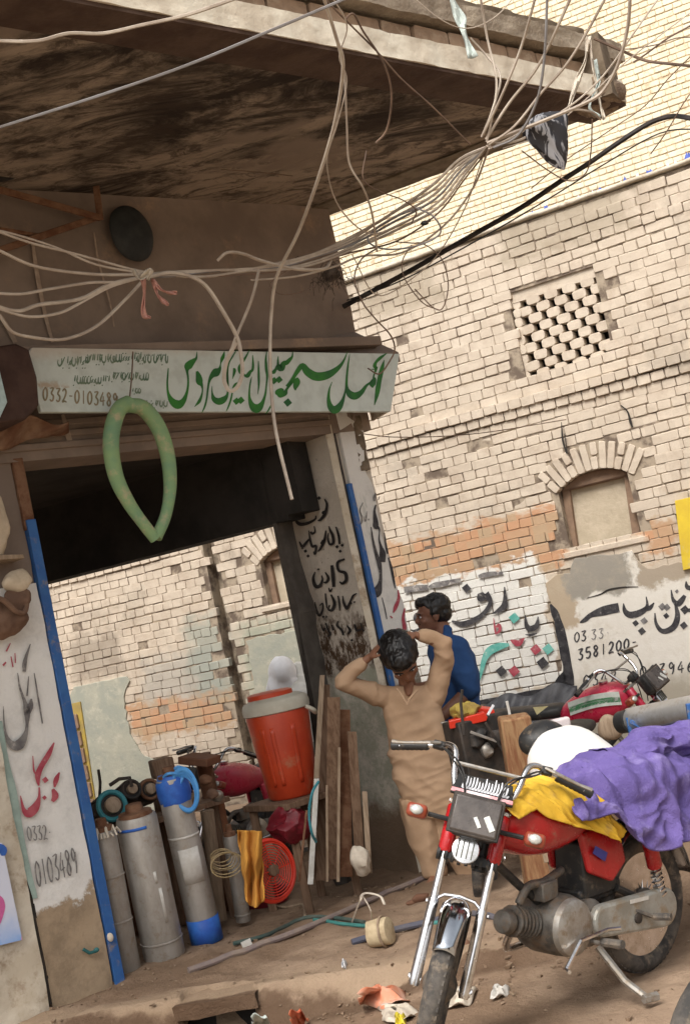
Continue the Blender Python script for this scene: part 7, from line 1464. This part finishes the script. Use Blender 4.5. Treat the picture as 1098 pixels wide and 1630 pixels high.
# slit neck with collar band
mb = MB(); cp = [j(632, 1096, -.16), j(640, 1108, -.19), j(648, 1122, -.205), j(652, 1112, -.20), j(664, 1098, -.17)]
mb.tube(catmull(cp[:3], 5), .006, 6); mb.tube(catmull([cp[2], cp[3], cp[4]], 5), .006, 6); mb.build('collar', 'tan_cloth', boy)
mb = MB()
for s_, pts in ((-1, ((666, 1272, 32, 30), (669, 1300, 29, 28), (675, 1330, 25, 25), (684, 1362, 21, 22), (691, 1384, 18, 19), (693, 1394, 17, 18))), (1, ((712, 1268, 36, 32), (716, 1300, 34, 30), (726, 1335, 30, 26), (740, 1366, 24, 22), (748, 1388, 19, 18), (750, 1396, 17, 16)))):
    sect_loft(mb, [(j(x, y), W_(a), W_(b), IR, TC) for x, y, a, b in pts], 24)
mb.ball(j(688, 1272), W_(50), W_(30), W_(25)); sh_ = mb.build('trousers', 'tan_cloth', boy, remesh=.0095)
folds(sh_, .018, lambda p: ridge(V((p.x*11, p.y*8, p.z*3.2+p.x*3)), 1.0, 2)*.8+.4*ridge(p, 9, 6)-.2)
for an_, d_ in ((anL, TC*.9-RB*.4), (anR, TC*.9+RB*.2)):
    d_ = d_.normalized(); mb = MB(); Rm = Matrix((UP.cross(d_), d_, UP)).transposed(); mb.ball(an_+d_*.05-UP*.072, .044, .115, .012, 20, 8, Rm); sdl = mb.build('sandal', 'black_plastic', boy)
    mb = MB(); mb.tube(catmull([an_+d_*.06+Rm @ V((.042, 0, -.065)), an_+d_*.06-UP*.012, an_+d_*.06+Rm @ V((-.042, 0, -.065))], 5), .006, 6, flat=.5); mb.build('strap', 'black_plastic', sdl)
# ---------------------------------------------------------------- the man in blue
MD = 8.15
def m_(x, y, d=0.0): return dp(x, y, MD+d)
man = thing('person', 'man with short black hair in a blue shirt seen in profile behind the boy', 'person', gp(725, 1370, -.06))
HM = m_(688, 979); fF = (IR*-.93+TC*.12-IU*.20).normalized(); fU = (IU*.97-IR*.16).normalized()
mb = MB(); R_, k_ = head(mb, HM, fF, fU, .245)
chain(mb, [HM-fU*.05-fF*.03, m_(706, 1012)], [.055, .062])
chain(mb, [m_(718, 1045), m_(724, 1110), m_(722, 1170)], [.125, .12, .12]); shn, shf = m_(722, 1030, -.15), m_(708, 1028, .18)
eln, wrn = m_(742, 1104, -.20), m_(692, 1150, -.30); elf, wrf = m_(700, 1108, .2), m_(668, 1150, .1)
chain(mb, [shn, eln], [.058, .044]); chain(mb, [eln, wrn], [.045, .030]); chain(mb, [shf, elf], [.058, .044]); chain(mb, [elf, wrf], [.043, .03])
hand(mb, wrn, -IR-IU*.5, TC*-1+UP*-.3, .18, .5, 1); hand(mb, wrf, -IR-IU*.6, TC*-1, .18, .5, 1)
a1_, a2_ = m_(772, 1352, -.1), m_(752, 1350, .1); a1_.z = .03; a2_.z = .03
chain(mb, [m_(732, 1180, -.08), m_(746, 1270, -.1), a1_], [.095, .065, .04]); chain(mb, [m_(716, 1180, .1), m_(728, 1270, .1), a2_], [.095, .065, .04]); foot(mb, a1_, -RB*.3+TC, .24); foot(mb, a2_, -RB*.3+TC, .24)
mb.build('body', 'skin_dark', man, remesh=.007); face_bits(man, HM, R_, k_); hair(man, HM, R_, k_, fringe=.95, seed=4, vol=.96)
mb = MB(); mb.tube([HM+R_ @ (V((x, .094, -.038))) for x in (-.024, 0, .024)], .0045, 6); mb.build('moustache', 'hair', man)
M['blue_shirt'] = grunge('blue cotton shirt', (.028, .075, .20), (.02, .055, .15), 5, .85, bump=.25, bsc=90, spec=.2, bd=.002)
mb = MB(); s2 = MD/F_PX; secs = []
for x, y, hw, hd_ in ((708, 1012, 20, 22), (712, 1024, 30, 44), (718, 1045, 36, 50), (724, 1072, 38, 50), (727, 1100, 37, 48), (727, 1135, 36, 46), (728, 1175, 36, 46), (729, 1190, 35, 44)): secs.append((m_(x, y), hw*s2, hd_*s2, IR, TC))
sect_loft(mb, secs); chain(mb, [m_(724, 1034, -.15), m_(737, 1070, -.20), m_(744, 1096, -.20)], [.085, .078, .072]); chain(mb, [shf, m_(703, 1090, .2)], [.08, .07])
mb.tube([m_(700, 1008, -.02), m_(712, 1010, 0)], .06, 14)
o = mb.build('shirt', 'blue_shirt', man, remesh=.010); folds(o, .011, lambda p: ridge(V((p.x*6, p.y*5, p.z*8+p.x*5)), 1, 3)+.5*ridge(p, 8, 1)-.4)
mb = MB(); mb.ball(m_(724, 1190), .16, .15, .11); chain(mb, [m_(732, 1190, -.08), m_(746, 1280, -.1), m_(768, 1350, -.1)], [.12, .085, .065]); chain(mb, [m_(716, 1190, .1), m_(728, 1280, .1), m_(750, 1350, .1)], [.12, .085, .065])
o = mb.build('trousers', grunge('navy trousers', (.012, .016, .04), (.02, .024, .05), 6, .9, bump=.2, bsc=80), man, remesh=.012); folds(o, .012, lambda p: ridge(V((p.x*8, p.y*8, p.z*3)), 1, 5)-.2)
mb = MB(); mb.torus(wrn+(eln-wrn)*.08, eln-wrn, .034, .006, 20, 6); mb.build('wrist_band', 'dark_steel', man)
# ---------------------------------------------------------------- woman in a white shawl beyond the cooler
WD = 11.0
def w_(x, y, d=0.0): return dp(x, y, WD+d)
wom = thing('person', 'person wrapped in a white shawl walking in the side street behind the water cooler', 'person', gp(492, 1330, -.06))
HW_ = w_(456, 1074); wF = (IR*.55-FW*.25-IU*.18+FW*.9).normalized(); wU = IU
mb = MB(); R_, k_ = head(mb, HW_, (IR*.8+FW*.35-IU*.2).normalized(), IU, .225); chain(mb, [HW_-IU*.08, w_(468, 1112)], [.045, .06]); chain(mb, [w_(472, 1130), w_(484, 1200), w_(492, 1250)], [.13, .13, .13])
chain(mb, [w_(466, 1120, -.15), w_(475, 1165, -.2), w_(498, 1170, -.15)], [.045, .038, .028]); hand(mb, w_(498, 1170, -.15), IR, UP, .15, .5); chain(mb, [w_(482, 1118, .15), w_(495, 1165, .2), w_(508, 1170, .1)], [.045, .038, .028]); hand(mb, w_(508, 1170, .1), IR, UP, .15, .5)
for d_ in (-.07, .07): 
    a = w_(495, 1250, d_); b = V((a.x+.02, a.y, .05)); chain(mb, [a, (a+b)/2, b], [.08, .055, .035]); foot(mb, b, RB, .22)
mb.build('body', 'skin', wom, remesh=.009); face_bits(wom, HW_, R_, k_)
mb = MB(); s3 = WD/F_PX
mb.ball(HW_+UP*.008-IR*.030-FW*.01, 21*s3, 27*s3, 28*s3, 24, 16); sect_loft(mb, [(w_(452, 1080), 24*s3, 26*s3, IR, TC), (w_(450, 1096), 27*s3, 27*s3, IR, TC), (w_(454, 1112), 31*s3, 30*s3, IR, TC), (w_(462, 1124), 36*s3, 36*s3, IR, TC), (w_(470, 1180), 40*s3, 38*s3, IR, TC), (w_(480, 1250), 42*s3, 40*s3, IR, TC), (w_(494, 1320), 46*s3, 44*s3, IR, TC)], 30)
o = mb.build('shawl', 'white_cloth', wom, remesh=.011); folds(o, .012, lambda p: ridge(V((p.x*9, p.y*8, p.z*4+p.x*5)), 1, 3))
mb = MB(); sect_loft(mb, [(w_(478, 1056, .12), 8*s3, 12*s3, IR, TC), (w_(484, 1072, .1), 17*s3, 20*s3, IR, TC), (w_(486, 1100, -.05), 32*s3, 34*s3, IR, TC), (w_(492, 1150, -.05), 36*s3, 36*s3, IR, TC), (w_(500, 1250), 38*s3, 38*s3, IR, TC)], 30)
o = mb.build('shawl', grunge('grey white cotton', (.50, .49, .46), (.40, .39, .36), 5, .9, bump=.3), wom, remesh=.011); folds(o, .016, lambda p: ridge(V((p.x*9+p.z*6, p.y*8, p.z*5)), 1, 7))
